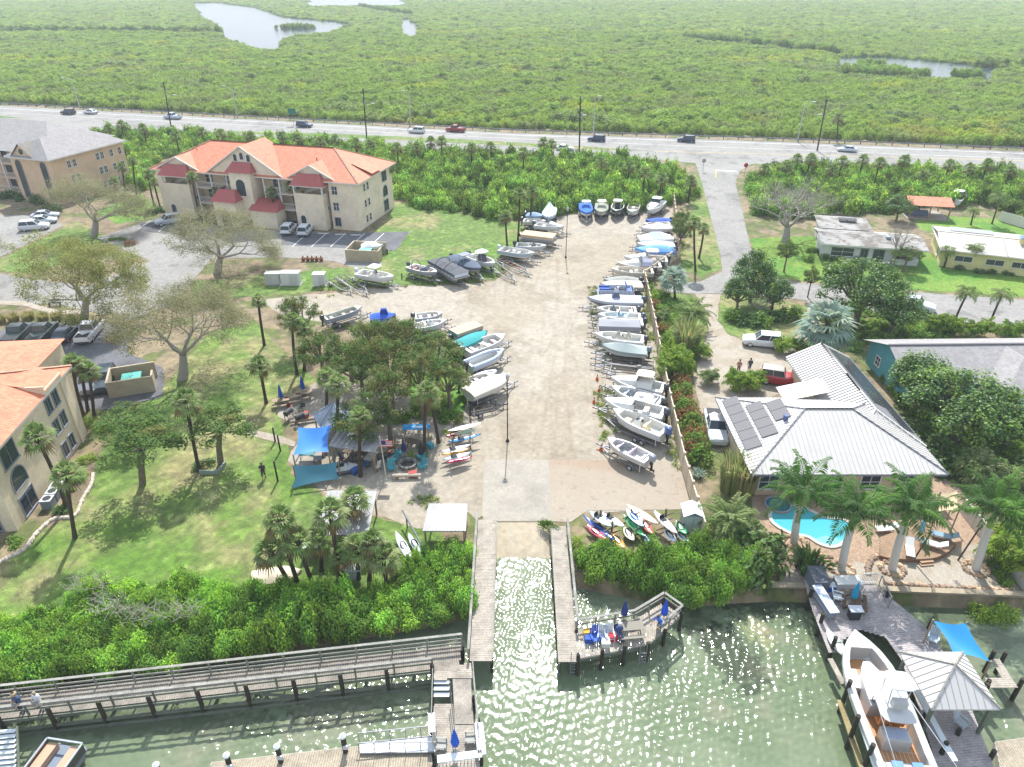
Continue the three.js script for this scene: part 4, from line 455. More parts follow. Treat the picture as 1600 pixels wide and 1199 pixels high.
{ // ---- yellow house
  const g = frame('yellow_house', 'pale yellow house with long white roof on the bright lawn', 'house', [66.2, -104.4], [.93, .37]), W = stucco([222, 212, 150], .3), wr = mat([.48, .47, .45], .8, { map: patina([232, 226, 216], .08, 8, 256, .9) });
  new MB().box(13, 1.4, -5.8, 26, 2.8, 11.2).to('wall', W, g); const r = part('roof', slopeGeo([[V(-.6, 2.9, .5), V(27, 2.9, .5), V(27, 3.9, -5.6), V(-.6, 3.9, -5.6)], [V(27, 2.9, -12), V(-.6, 2.9, -12), V(-.6, 3.9, -5.6), V(27, 3.9, -5.6)]]), wr, g); new MB().bar(V(-.6, 3.93, -5.6), V(27, 3.93, -5.6), .12, .06).bar(V(8.4, 3.02, .5), V(8.4, 3.96, -5.6), .1, .05).to('roof_seam', flat('#9a968e'), r); new MB().tri(V(0, 2.8, -.2), V(0, 2.8, -11.4), V(0, 3.8, -5.6)).to('gable_wall', W, g); eaveSkirt(-.6, 27, -12, .5, 2.88, .14).to('fascia', whiteTrim, r);
  for (const x of [3, 7.2, 10.6, 14]) windowOn(g, x, 1.6, -.19, 2.4, .9, 0); windowOn(g, -.01, 1.4, -4, 1, 1.6, -PI / 2); const cup = new MB(); cup.box(11.5, 4.1, -4.6, 1.9, .9, 1.3).to('cupola', W, g); part('cupola_roof', slopeGeo(hipPlanes(10.3, 12.7, -5.5, -3.7, 4.55, 5.1)), flat('#5c7484'), g); new MB().box(4.6, 3.72, -8.4, 6, .06, 2.2).to('solar_mat', flat('#8b8f92'), g);
}
{ // ---- pavilion with orange tiles, top right
  const g = frame('pavilion', 'small open pavilion with orange tile roof near the upper right', 'pavilion', [73, -128.6], [.98, .19]); part('roof', slopeGeo([[V(-.2, 2.6, 0), V(7.4, 2.6, 0), V(7.4, 3.5, -3.2), V(-.2, 3.5, -3.2)], [V(7.4, 2.6, -6.4), V(-.2, 2.6, -6.4), V(-.2, 3.5, -3.2), V(7.4, 3.5, -3.2)]]), tileMat, g); for (const x of [.3, 3.6, 6.9]) for (const z of [-.4, -6]) new MB().box(x, 1.3, z, .2, 2.6, .2).to('post', woodFrame, g); new MB().box(2.2, .6, -2.6, 3.6, .9, .9).to('bar_counter', flat('#5a6a84'), g); new MB().box(3.6, .05, -3.2, 7.4, .1, 6.2).to('floor_slab', flat('#8f887c'), g);
}
// ---------- boats, trailers, kayaks ----------
const gel = (c) => { const k = 'g' + c; return memo[k] ??= (() => { const m = paint(c, .3).clone(); m.color.multiplyScalar(.84); return m; })(); }, canvasM = (c) => memo['cv' + c] ??= mat(c, .9, { bumpMap: T.bumpFine, bumpScale: .02 }), galv = mat([.2, .2, .21], .55, { metalness: .15 }), rubber = flat('#17181a', .85), chrome = mat([.5, .51, .53], .3, { metalness: .8 }), blackP = paint('#1b1d22', .4), rimM = mat([.55, .55, .56], .4, { metalness: .4 });
const TYRE = (() => { const r = .3, m = new MB(); m.loft([[.1, .2], [.1, .27], [.06, .3], [-.06, .3], [-.1, .27], [-.1, .2]].map(([z, q]) => Array.from({ length: 16 }, (_, i) => V(Math.cos(i * PI / 8) * q, Math.sin(i * PI / 8) * q, z)))); return m.geo(.7); })(), RIM = (() => { const m = new MB(); m.cyl(V(0, 0, -.07), V(0, 0, .075), .2, .2, 14); for (let i = 0; i < 5; i++) m.box(Math.cos(i * 1.257) * .1, Math.sin(i * 1.257) * .1, .08, .05, .05, .02); return m.geo(.6); })();
function wheel(parent, x, y, z, s = 1) { const w = part('wheel', TYRE, rubber, parent); w.position.set(x, y, z); w.scale.setScalar(s); if (z < 0) w.rotation.y = PI; part('rim', RIM, rimM, w); return w; }
const halfB = (t, B, full = 2.4) => B / 2 * (t < .45 ? .93 + .07 * t / .45 : Math.max(.015, 1 - Math.pow((t - .45) / .55, full)));
const sheerY = (t, D) => D * (1 + .22 * t * t), keelY = (t, D) => D * .95 * Math.pow(Math.max(0, (t - .62) / .38), 2.2);
function hullGeo(L, B, D, full) { const m = new MB(), rings = []; for (let i = 0; i <= 12; i++) { const t = i / 12, b = halfB(t, B, full), s = sheerY(t, D), k = Math.min(s - .02, keelY(t, D)), x = (t - .5) * L + (t > .9 ? 0 : 0), ch = k + (s - k) * .36, side = (g) => [V(x, s, g * b), V(x, s - (s - k) * .12, g * b * 1.02), V(x, ch, g * b * .86), V(x, k + (ch - k) * .3, g * b * .4)]; rings.push([...side(-1), V(x, k, 0), ...side(1).reverse()]); } m.loft(rings, false); const r = rings[0]; for (let j = 1; j < r.length - 1; j++) m.tri(r[0], r[j], r[j + 1]); return m.geo(.7); }
function linerGeo(L, B, D, full, t1, fl, rim = .13, t0 = .06) { // rim, inner sides, cockpit floor and foredeck
  const m = new MB(), S = (t, k, y) => V((t - .5) * L, y ?? sheerY(t, D) + .012, k * Math.max(.005, halfB(t, B, full))), N = 12, ins = (t) => 1 - rim / Math.max(.2, halfB(t, B, full));
  for (let i = 0; i < N; i++) { const a = i / N, b = (i + 1) / N, A = Math.min(Math.max(a, t0), t1), Bq = Math.min(Math.max(b, t0), t1); if (b <= t0 + .001 || a >= t1 - .001) { m.quad(S(a, -1), S(a, 1), S(b, 1), S(b, -1)); continue; } if (a < A) m.quad(S(a, -1), S(a, 1), S(A, 1), S(A, -1)); if (Bq < b) m.quad(S(Bq, -1), S(Bq, 1), S(b, 1), S(b, -1)); for (const g of [-1, 1]) { const i0 = g * ins(A), i1 = g * ins(Bq); m.quad(S(A, g), S(A, i0), S(Bq, i1), S(Bq, g)); m.quad(S(A, i0), S(A, i0 * .97, fl), S(Bq, i1 * .97, fl), S(Bq, i1)); } m.quad(S(A, -ins(A) * .97, fl), S(A, ins(A) * .97, fl), S(Bq, ins(Bq) * .97, fl), S(Bq, -ins(Bq) * .97, fl)); }
  for (const t of [t0, t1]) m.quad(S(t, -ins(t)), S(t, ins(t)), S(t, ins(t) * .97, fl), S(t, -ins(t) * .97, fl)); return m.geo(.5);
}
function motor(g, x, y, c, s = 1) { const m = new MB(); m.loft([[-.34, .1, 0], [-.3, .2, .05], [-.05, .24, .1], [.18, .2, .06], [.26, .1, 0]].map(([dx, w, up]) => [V(x + dx * s, y + .1, -w * s), V(x + dx * s, y + (.52 + up) * s, -w * .8 * s), V(x + dx * s, y + (.6 + up) * s, 0), V(x + dx * s, y + (.52 + up) * s, w * .8 * s), V(x + dx * s, y + .1, w * s)]), true, true, true); const o = m.to('outboard_motor', paint(c), g, null, .8); new MB().box(x - .04, y - .15, 0, .26 * s, .5, .16).box(x - .08, y - .62 * s, 0, .2 * s, .7 * s, .08).cyl(V(x - .34 * s, y - .85 * s, 0), V(x + .2 * s, y - .85 * s, 0), .09 * s, .05 * s, 8).box(x - .36 * s, y - .85 * s, 0, .04, .34, .06).to('lower_unit', blackP, o); return o; }
function coverGeo(L, B, D, full, peak, o = {}) { // canvas stretched over the hull
  const m = new MB(), r = RND(Math.round(L * 97 + peak * 13)), rings = []; for (let i = 0; i <= 14; i++) { const t = -.015 + i / 14 * 1.02, tt = Math.max(0, Math.min(1, t)), b = halfB(tt, B, full) * 1.05 + .03, s = sheerY(tt, D), x = (t - .5) * L, hp = peak * (o.tent ? Math.max(0, 1 - Math.abs(tt - o.tent) / .42) : Math.sin(Math.min(1, Math.max(0, tt * 1.1 + .08)) * PI)) + .1 + (r() - .5) * .07, ring = []; for (const k of [-1, -1, -.72, -.38, 0, .38, .72, 1, 1]) ring.push(k); const pts = ring.map((k, j) => j === 0 || j === 8 ? V(x, s - .3, k * b) : V(x, s + hp * (o.tent ? 1 - Math.abs(k) : Math.pow(Math.cos(k * 1.5), .8) || 0) + (r() - .5) * .05 * (1 - Math.abs(k)), k * b)); rings.push(pts); } m.loft(rings, false, false, false); m.loft([rings[0], rings[0].map((p) => V(p.x - .01, p.y - .25, p.z * .98))], false); return m.geo(.35);
}
function tTop(g, x, y, w, l, h, c, legs = chrome) { for (const dx of [-l * .36, l * .36]) for (const dz of [-w * .36, w * .36]) new MB().cyl(V(x + dx, y, dz * .85), V(x + dx * .9, y + h, dz), .03, .03, 6).to('top_leg', legs, g); const m = new MB(); m.loft([[0, .96], [.05, 1], [.1, .93]].map(([dy, k]) => Array.from({ length: 16 }, (_, i) => { const a = i * PI / 8, q = .82; return V(x + Math.sign(Math.cos(a)) * Math.pow(Math.abs(Math.cos(a)), .45) * l / 2 * k, y + h + dy, Math.sign(Math.sin(a)) * Math.pow(Math.abs(Math.sin(a)), .45) * w / 2 * k); })), true, true, true); return m.to('t_top', c, g, null, .6); }
function console_(g, x, y, s, c, glass) { const m = new MB(); m.loft([[-.35, .95], [-.2, 1.05], [.3, .75], [.4, .4]].map(([dx, h]) => [V(x + dx * s, y, -.34 * s), V(x + dx * s, y + h * s, -.3 * s), V(x + dx * s, y + h * s, .3 * s), V(x + dx * s, y, .34 * s)]), true, true, true); const k = m.to('console', c, g); if (glass) new MB().quad(V(x + .22 * s, y + .8 * s, -.32 * s), V(x + .22 * s, y + .8 * s, .32 * s), V(x - .05 * s, y + 1.35 * s, .28 * s), V(x - .05 * s, y + 1.35 * s, -.28 * s)).to('windshield', glassDark, k); new MB().cyl(V(x - .4 * s, y + .85 * s, 0), V(x - .44 * s, y + .88 * s, 0), .17 * s, .17 * s, 10).to('steering_wheel', blackP, k); return k; }
function trailerParts(g, L, B, axles = 1, rail = galv) {
  const f = new MB(), z = Math.min(.85, B * .4), x0 = -L * .46, x1 = L * .3, xt = L * .5 + 1.1, y = .45; for (const s of [-1, 1]) { f.bar(V(x0, y, s * z), V(x1, y, s * z), .09, .12).bar(V(x1, y, s * z), V(xt - .4, y, 0), .09, .12); } f.bar(V(x1 + .6, y, 0), V(xt, y, 0), .1, .12); for (const x of [x0, x0 + L * .25, x1]) f.bar(V(x, y, -z), V(x, y, z), .07, .1); f.to('trailer_frame', rail, g);
  for (const s of [-1, 1]) { new MB().bar(V(x0 - .05, y + .13, s * z * .55), V(x1, y + .16, s * z * .5), .1, .08).to('bunk', flat('#54493c'), g); for (let k = 0; k < axles; k++) { const x = -L * .2 + k * .75; wheel(g, x, .3, s * (B / 2 - .02), 1); const fm = new MB(), R = .37; for (let i = 0; i < 5; i++) { const a = PI * i / 5, b = PI * (i + 1) / 5, zc = s * (B / 2 - .02); fm.quad(V(x + Math.cos(a) * R, .3 + Math.sin(a) * R, zc - .13), V(x + Math.cos(b) * R, .3 + Math.sin(b) * R, zc - .13), V(x + Math.cos(b) * R, .3 + Math.sin(b) * R, zc + .13), V(x + Math.cos(a) * R, .3 + Math.sin(a) * R, zc + .13)); } fm.to('fender', rail, g); } new MB().bar(V(x0 + .1, y, s * (z + .3)), V(x0 + .1, y + .9, s * (z + .3)), .05, .05).to('guide_post', flat('#c8c8c8'), g); }
  new MB().cyl(V(xt - .5, .05, .12), V(xt - .5, .75, .12), .035, .035, 6).cyl(V(xt - .5, .04, .06), V(xt - .5, .04, .18), .07, .07, 8).to('jack', rail, g); new MB().bar(V(L * .42, y, 0), V(L * .46, y + .75, 0), .07, .07).box(L * .45, y + .7, 0, .2, .14, .2).to('winch_post', rail, g); new MB().box(xt + .02, y + .03, 0, .2, .12, .12).to('coupler', blackP, g);
}
let boatN = 0;
function boat(style, a, b, label, o = {}) {
  const hy = o.hy ?? 1.1, A = P(a[0], a[1], hy), Bq = P(b[0], b[1], hy), mid = A.clone().add(Bq).multiplyScalar(.5).setY(0), L = (o.L ?? A.distanceTo(Bq)) * 1.07, yaw = yawOf(A, Bq), i = boatN++, B = o.B ?? Math.min(2.6, Math.max(1.9, L * .41)), D = o.D ?? Math.min(1.2, .5 + L * .09), ky = o.ky ?? .6, grp = 'boats parked on the lot';
  if (!o.noTrailer) { const t = thing('boat_trailer', 'trailer under the ' + label, 'trailer', 'trailers under parked boats', mid, yaw); trailerParts(t, L, B, o.axles ?? (L > 6.6 ? 2 : 1), o.rail ?? galv); }
  const g = thing(o.name ?? { pontoon: 'pontoon_boat', skiff: 'skiff', tarp: 'covered_boat', cc: 'center_console_boat', cabin: 'cabin_boat', bow: 'runabout_boat', raft: 'inflatable_boat' }[style], label, 'boat', grp, mid.clone().setY(ky), yaw), hc = gel(o.hull ?? '#d6d6d4'), dc = gel(o.deck ?? '#dcdad4'), full = o.full ?? 2.4, fl = D * .38;
  if (style === 'pontoon') {
    for (const s of [-1, 1]) { const m = new MB(), R = .3; m.tube([V(-L / 2, R, s * B * .33), V(L * .32, R, s * B * .33), V(L * .42, R + .06, s * B * .33), V(L / 2, R + .2, s * B * .33)], [R, R, R * .75, .05], 12); m.to('pontoon_tube', galv, g, null, .8); } new MB().box(0, .68, 0, L * .96, .12, B).to('deck', flat(o.floor ?? '#a89f92'), g);
    const pw = new MB(), fr = new MB(); for (const s of [-1, 1]) { pw.box(0, 1.08, s * (B / 2 - .06), L * .88, .52, .05); fr.bar(V(-L * .45, 1.38, s * (B / 2 - .06)), V(L * .45, 1.38, s * (B / 2 - .06)), .05, .05); for (let k = -4; k <= 4; k++) fr.bar(V(k * L * .11, .74, s * (B / 2 - .02)), V(k * L * .11, 1.38, s * (B / 2 - .02)), .04, .04); } for (const s of [-1, 1]) { pw.box(s * L * .45, 1.08, 0, .05, .5, B * .92); fr.bar(V(s * L * .45, 1.38, -B / 2 + .06), V(s * L * .45, 1.38, B / 2 - .06), .05, .05); } pw.to('fence_panels', paint(o.panel ?? '#d8d8d8'), g); fr.to('fence_rails', o.dark ? blackP : galv, g);
    if (o.cover) { const m = new MB(), rings = []; for (let k = 0; k <= 8; k++) { const x = (k / 8 - .5) * L * .94, h = 1.42 + .3 * Math.sin(k / 8 * PI) * (o.peak ?? 1) + (k % 2) * .05; rings.push([V(x, .98, -B / 2 - .02), V(x, 1.4, -B / 2), V(x, h, 0), V(x, 1.4, B / 2), V(x, .98, B / 2 + .02)]); } m.loft(rings, false); m.to('cover', canvasM(o.cover), g, null, .3); }
    else { for (const [x, z, l, w] of [[L * .3, -B * .3, L * .28, .6], [L * .3, B * .3, L * .28, .6], [-L * .34, 0, .65, B * .8], [-L * .05, B * .3, .6, .6]]) { const m = new MB().box(x, .95, z, l, .36, w); if (l > w) m.box(x, 1.2, z + Math.sign(z) * .24, l, .3, .14); else m.box(x - .26, 1.2, z, .14, .3, w); m.to('seat', paint(o.seat ?? '#b9b2a8', .6), g); } console_(g, -L * .02, .74, .8, gel('#cfcac2'), 1); }
    if (o.bimini) { for (const x of o.bimini) { const m = new MB(), n = 8, pts = []; for (let k = 0; k <= n; k++) { const q = PI * k / n; pts.push(V(x + .5 * Math.sin(q), 1.35 + Math.sin(q) * 1.05, Math.cos(q) * B * .48)); } m.tube(pts, .045, 5); m.to('folded_bimini', canvasM(o.bim ?? '#25272b'), g); } }
    if (o.mast) new MB().cyl(V(0, .7, 0), V(0, 2.4, 0), .04, .04, 6).to('pole', chrome, g); motor(g, -L / 2 - .15, .55, o.mot ?? '#2b2e33', .9); return g;
  }
  part('hull', hullGeo(L, B, D, full), hc, g);
  if (style === 'raft') { for (const s of [-1, 1]) { const pts = []; for (let k = 0; k <= 8; k++) { const t = k / 8; pts.push(V((t - .5) * L, sheerY(t, D) + .03, s * Math.max(0, halfB(t, B, full) - .08))); } new MB().tube(pts, .2, 8).to('side_tube', paint(o.tube ?? '#b4bac4', .6), g, null, .8); } }
  if (style !== 'tarp' || o.half) part('deck', linerGeo(L, B, D, full, o.t1 ?? .84, fl, style === 'skiff' ? .09 : .16), dc, g);
  if (style === 'tarp') { part('cover', coverGeo(L, B, D, full, o.peak ?? .35, o), canvasM(o.cover ?? '#8d9096'), g); if (o.hump) { const m = new MB(), x = o.hump * L; m.loft([0, .35, .75, .95].map((h, k) => { const q = [.62, .5, .38, .3][k]; return [V(x - q, D + .1 + h, -q * .75), V(x + q, D + .1 + h, -q * .75), V(x + q, D + .1 + h, q * .75), V(x - q, D + .1 + h, q * .75)]; }), true, false, true); m.to('console_cover', canvasM(o.humpC ?? o.cover ?? '#8d9096'), g, null, .3); } if (o.win) new MB().box(o.win * L, D + .2 + (o.peak ?? .35) * .4, B * .42, 1.1, .3, .05).to('side_window', glassDark, g); if (o.top) tTop(g, -L * .05, D, B * .7, 1.5, 1.25, gel(o.top)); }
  if (style === 'cc') { console_(g, 0, fl, 1, gel(o.con ?? '#e0ded8'), 1); new MB().box(-L * .16, fl + .3, 0, .5, .6, .8).box(-L * .16 - .18, fl + .78, 0, .12, .4, .75).to('leaning_seat', paint(o.seat ?? '#c9c3b8', .6), g); new MB().box(L * .2, fl + .2, 0, .6, .4, .6).to('bow_seat', paint(o.seat ?? '#c9c3b8', .6), g); if (o.wrap) { const m = new MB(); m.loft([[0, .62], [.8, .52], [1.35, .5]].map(([h, q]) => [V(-q - .1, fl + h, -q * .8), V(q, fl + h, -q * .8), V(q, fl + h, q * .8), V(-q - .1, fl + h, q * .8)]), true, false, true); m.to('console_cover', canvasM(o.wrap), g); } if (o.top) tTop(g, -.1, fl, B * .72, 1.7, 1.85, gel(o.top)); if (o.tarpBits) for (const [x, w] of o.tarpBits) { const m = new MB(); m.tri(V(x - w, D, -w), V(x + w, D, -w * .6), V(x, D + .95, 0)).tri(V(x + w, D, -w * .6), V(x + w * .7, D, w), V(x, D + .95, 0)).tri(V(x + w * .7, D, w), V(x - w, D, w), V(x, D + .95, 0)).tri(V(x - w, D, w), V(x - w, D, -w), V(x, D + .95, 0)); m.to('seat_cover', canvasM('#b3ac9c'), g); } }
  if (style === 'bow' || style === 'skiff') { const sc = paint(o.seat ?? '#b7a79a', .6); for (const x of style === 'bow' ? [-.36, -.05, .22] : [-.3, .02, .24]) { const w = halfB(x + .5, B, full) * 1.55, m = new MB().box(x * L, fl + .2, 0, .42, .3, w); if (style === 'bow') m.box(x * L - .18, fl + .42, 0, .1, .3, w); m.to('bench', sc, g); } if (style === 'bow') { const w = halfB(.62, B, full); const m = new MB(); m.quad(V(L * .1, D, -w), V(L * .16, D + .03, 0), V(L * .06, D + .38, 0), V(L * .02, D + .34, -w * .9)).quad(V(L * .16, D + .03, 0), V(L * .1, D, w), V(L * .02, D + .34, w * .9), V(L * .06, D + .38, 0)); m.to('windshield', glassDark, g); } if (o.arch) { const n = 8, pts = []; for (let k = 0; k <= n; k++) { const q = PI * k / n; pts.push(V(-L * .25 + Math.sin(q) * -.4, D + Math.sin(q) * 1.1, Math.cos(q) * B * .45)); } new MB().tube(pts, .06, 6).to('tow_arch', canvasM(o.arch), g); } if (o.console) console_(g, -.1 * L, fl, .75, gel('#d9d6ce')); }
  if (style === 'cabin') { const m = new MB(), Y = D * 1.02; m.loft([[-.02, .78, .62], [.06, .72, .55], [.22, .55, .36], [.38, .3, .12]].map(([x, w, h]) => [V(x * L, Y, -w * B / 2), V(x * L - .1, Y + h, -w * B * .4), V(x * L - .1, Y + h + .04, 0), V(x * L - .1, Y + h, w * B * .4), V(x * L, Y, w * B / 2)]), false, true, true); m.to('cabin', dc, g, null, .5); new MB().quad(V(.02 * L, Y + .55, -.36 * B), V(.02 * L, Y + .55, .36 * B), V(-.06 * L, Y + 1.05, .32 * B), V(-.06 * L, Y + 1.05, -.32 * B)).to('windshield', glassDark, g); new MB().box(-.2 * L, fl + .25, 0, .5, .5, B * .6).to('seat', paint(o.seat ?? '#c9c3b8', .6), g); if (o.top) tTop(g, -.14 * L, fl + .1, B * .7, 1.9, 1.8, gel(o.top)); if (o.dome) new MB().cyl(V(-.1 * L, fl + 1.98, 0), V(-.1 * L, fl + 2.2, 0), .3, .26, 14).to('radar_dome', gel('#d8dadc'), g); if (o.drape) { const x = -.3 * L, m2 = new MB(); m2.loft([0, 1].map((k) => [-.5, -.3, 0, .3, .5].map((q) => V(x + k * L * .28, D + .12 + (1 - q * q * 4) * .75, q * B))), false); m2.to('cockpit_cover', canvasM(o.drape), g); } }
  if (o.stripe) { const m = new MB(); for (const s of [-1, 1]) for (let k = 0; k < 9; k++) { const q = (t) => V((t - .5) * L, sheerY(t, D) - .16, s * (halfB(t, B, full) * 1.02 + .012)); m.bar(q(k / 10), q((k + 1) / 10), .02, .12); } m.to('stripe', paint(o.stripe), g); }
  if (o.rails) { const m = new MB(); for (const s of [-1, 1]) for (let k = 5; k < 11; k++) { const q = (t, h) => V((t - .5) * L, sheerY(t, D) + h, s * halfB(t, B, full) * .92); m.cyl(q(k / 12, .4), q((k + 1) / 12, .4), .02, .02, 5, false).cyl(q(k / 12, 0), q(k / 12, .4), .016, .016, 5, false); } m.to('bow_rail', chrome, g); }
  if (o.mot !== null) motor(g, -L / 2 - .22, D * .85, o.mot ?? '#2b2e33', o.ms ?? 1); return g;
}
function emptyTrailer(a, b, label, o = {}) { const A = P(a[0], a[1], .4), Bq = P(b[0], b[1], .4), L = A.distanceTo(Bq) - 1.1, d = Bq.clone().sub(A).normalize(), mid = A.clone().addScaledVector(d, L * .46 + .1).setY(0), t = thing('empty_boat_trailer', label, 'trailer', 'empty trailers on the lot', mid, yawOf(A, Bq)); trailerParts(t, L, o.B ?? 1.9, 1, o.rail ?? galv); if (o.rollers) { for (let i = 0; i < 6; i++) new MB().cyl(V(-L * .4 + i * L * .13, .6, -.45), V(-L * .4 + i * L * .13, .6, .45), .07, .07, 8).to('roller', flat('#a2605c'), t); } return t; }
// left upper group
boat('cc', [562, 430], [614, 439], 'white centre console with white hard top near the utility boxes', { top: '#dcdcdc', mot: '#c9ccd6' });
boat('bow', [642, 420], [682, 431], 'white runabout with tan seats beside the pontoon', { hull: '#8e9298', arch: '#5d6a78', seat: '#a98a86', mot: '#39414e' });
boat('pontoon', [680, 413], [722, 436], 'black and white pontoon boat with folded black bimini', { dark: 1, panel: '#c9d2de', cover: '#4b4d52', peak: .9, bimini: [-1.6, .9] });
boat('tarp', [708, 408], [750, 428], 'boat under dark grey and tan cover next to the black pontoon', { cover: '#4a5564', peak: .45, hull: '#a9a49a', top: '#6a6f7c' });
boat('cc', [736, 403], [772, 418], 'white boat with its console wrapped in dark canvas', { top: '#e0e0e0', wrap: '#4e4f57', hull: '#cfd3d6' });
emptyTrailer([768, 411], [808, 442], 'empty trailer beside the wrapped console boat'); emptyTrailer([780, 405], [832, 431], 'empty trailer with reddish rollers left of the palms', { rollers: 1 });
boat('skiff', [784, 393], [833, 402], 'open white skiff under the palms with dark canvas top', { console: 1, hull: '#b6c3cc', mot: '#caccd0' });
boat('pontoon', [817, 371], [866, 377], 'grey pontoon boat under tan cover behind the lamp post', { panel: '#9fb0ba', cover: '#c3a486', peak: .35 });
boat('cabin', [838, 354], [880, 359], 'low white cabin boat beyond the tan covered pontoon', { hull: '#c3cacc', mot: '#303440' }); boat('skiff', [819, 347], [852, 349], 'small pale skiff half hidden behind the palm trunks', { hull: '#d2ccc6' });
boat('tarp', [860, 331], [856, 344], 'boat under tall white tent-like tarp at the back', { L: 6, cover: '#c2cad2', peak: 1.9, tent: .4, hull: '#8fa6c4', B: 2.4 });
// back row, bows towards the ramp
boat('tarp', [914, 323], [917, 340], 'boat under bright blue cover in the back row', { L: 6.4, B: 2.4, cover: '#2c62b8', peak: .5, top: '#d8d8d8', rail: flat('#b9b2aa') }); boat('tarp', [940, 322], [939, 339], 'boat under olive cover with white hard top in the back row', { L: 6.2, B: 2.4, cover: '#87897a', peak: .35, top: '#dadada' });
boat('cc', [967, 321], [962, 336], 'dark green boat with white top in the back row', { L: 6.2, B: 2.4, hull: '#5e6b62', top: '#d8d4cc', wrap: '#23262a' }); boat('skiff', [992, 322], [986, 338], 'open white boat at the right of the back row', { L: 5.8, B: 2.3, hull: '#c8ccc6', console: 1 }); boat('cabin', [1032, 315], [1014, 331], 'large white sport boat with bow rail in the far corner', { hull: '#c9d0d2', rails: 1, top: '#dcdcdc', L: 7.4, hy: 1.6 });
// right row along the fence, bows to the left
boat('tarp', [1045, 347], [1010, 349], 'boat under navy blue cover at the far end of the fence row', { cover: '#34549c', hull: '#2c4478', peak: .3 }); boat('tarp', [1048, 358], [1003, 361], 'boat under peaked white tarp in the fence row', { cover: '#c9c4c6', peak: .8, tent: .5, mot: null }); boat('pontoon', [1049, 378], [997, 380], 'grey pontoon with raised white canopy in the fence row', { panel: '#b4b4aa', cover: '#cfd2d2', peak: 3.2 }); boat('tarp', [1051, 396], [994, 395], 'cruiser under blue and white tarp with side window', { cover: '#5f8fd0', peak: .6, win: 0, B: 2.5 });
boat('cabin', [1040, 410], [977, 408], 'white cuddy boat with cluttered deck in the fence row', { top: '#d8d2cc', seat: '#a0705c' }); boat('cabin', [1030, 419], [966, 418], 'white boat with grey canvas over its cockpit', { drape: '#8e8f9c', hull: '#c8c0b4' }); boat('skiff', [1018, 428], [957, 427], 'cream skiff with upright dark motor in the fence row', { hull: '#cfc9bc', deck: '#d8d0c0', console: 1 });
boat('tarp', [996, 443], [945, 443], 'boat under olive grey tarp at the fence corner', { cover: '#8b8c86', peak: .45, hull: '#b9b6ae' }); boat('pontoon', [990, 460], [934, 459], 'pontoon boat with bright blue seat covers', { panel: '#aeb6c4', seat: '#1f56a8', floor: '#8f96a4', bim: '#2e64b4', bimini: [-1.6] }); boat('tarp', [999, 475], [921, 474], 'long boat under grey cover with dark peaked console', { cover: '#a2a2ac', hump: -.02, humpC: '#5a6274', peak: .22, mot: '#4c5666', hull: '#7d7f8c' });
boat('bow', [992, 489], [934, 488], 'white open bowrider below the long grey covered boat', { hull: '#d2d4d4', mot: '#4a4650' }); boat('cc', [999, 500], [936, 498], 'white console boat with pale blue seat cover', { seat: '#9cc0d8', mot: '#545c6c', con: '#9cc4dc' }); boat('pontoon', [999, 516], [935, 514], 'silver pontoon boat under sagging grey tarp', { panel: '#9aa2ac', cover: '#84848a', peak: .5, mot: '#26282c' }); boat('cc', [1003, 536], [931, 529], 'white console boat with three tan canvas seat covers', { tarpBits: [[.1, .5], [-1.1, .45]], mot: '#3a3444', axles: 1 }); boat('tarp', [1008, 553], [942, 546], 'boat under rumpled grey green tarp above the empty trailers', { cover: '#8d9694', peak: .55, tent: .5, mot: '#6c7a84' });
emptyTrailer([1022, 571], [922, 561], 'upper of the three empty trailers by the fence'); emptyTrailer([1022, 583], [921, 571], 'middle of the three empty trailers by the fence'); emptyTrailer([1024, 594], [940, 583], 'lower of the three empty trailers by the fence');
boat('cabin', [1034, 612], [957, 598], 'white boat with tan hard top and covered bow', { top: '#c9b6a4', drape: '#c8c4ba' }); boat('bow', [1030, 633], [958, 613], 'white dual console boat with blue grey bow cushions', { seat: '#9aa2b4', mot: '#33363c' }); boat('cabin', [1034, 652], [947, 633], 'white walkaround boat with dome on its hard top', { top: '#dcdad8', dome: 1, mot: '#3b3f47', ms: 1.2 }); boat('cc', [1036, 682], [960, 651], 'large white centre console on a twin axle trailer', { axles: 2, mot: '#3d5680', ms: 1.25, seat: '#cfc39c', D: 1.15, stripe: '#b9bcc0' }); boat('bow', [1012, 722], [951, 693], 'white bowrider parked lowest beside the concrete apron', { seat: '#b8a8b4', hull: '#c9c6c4', mot: '#8b9098', ms: 1.1 });
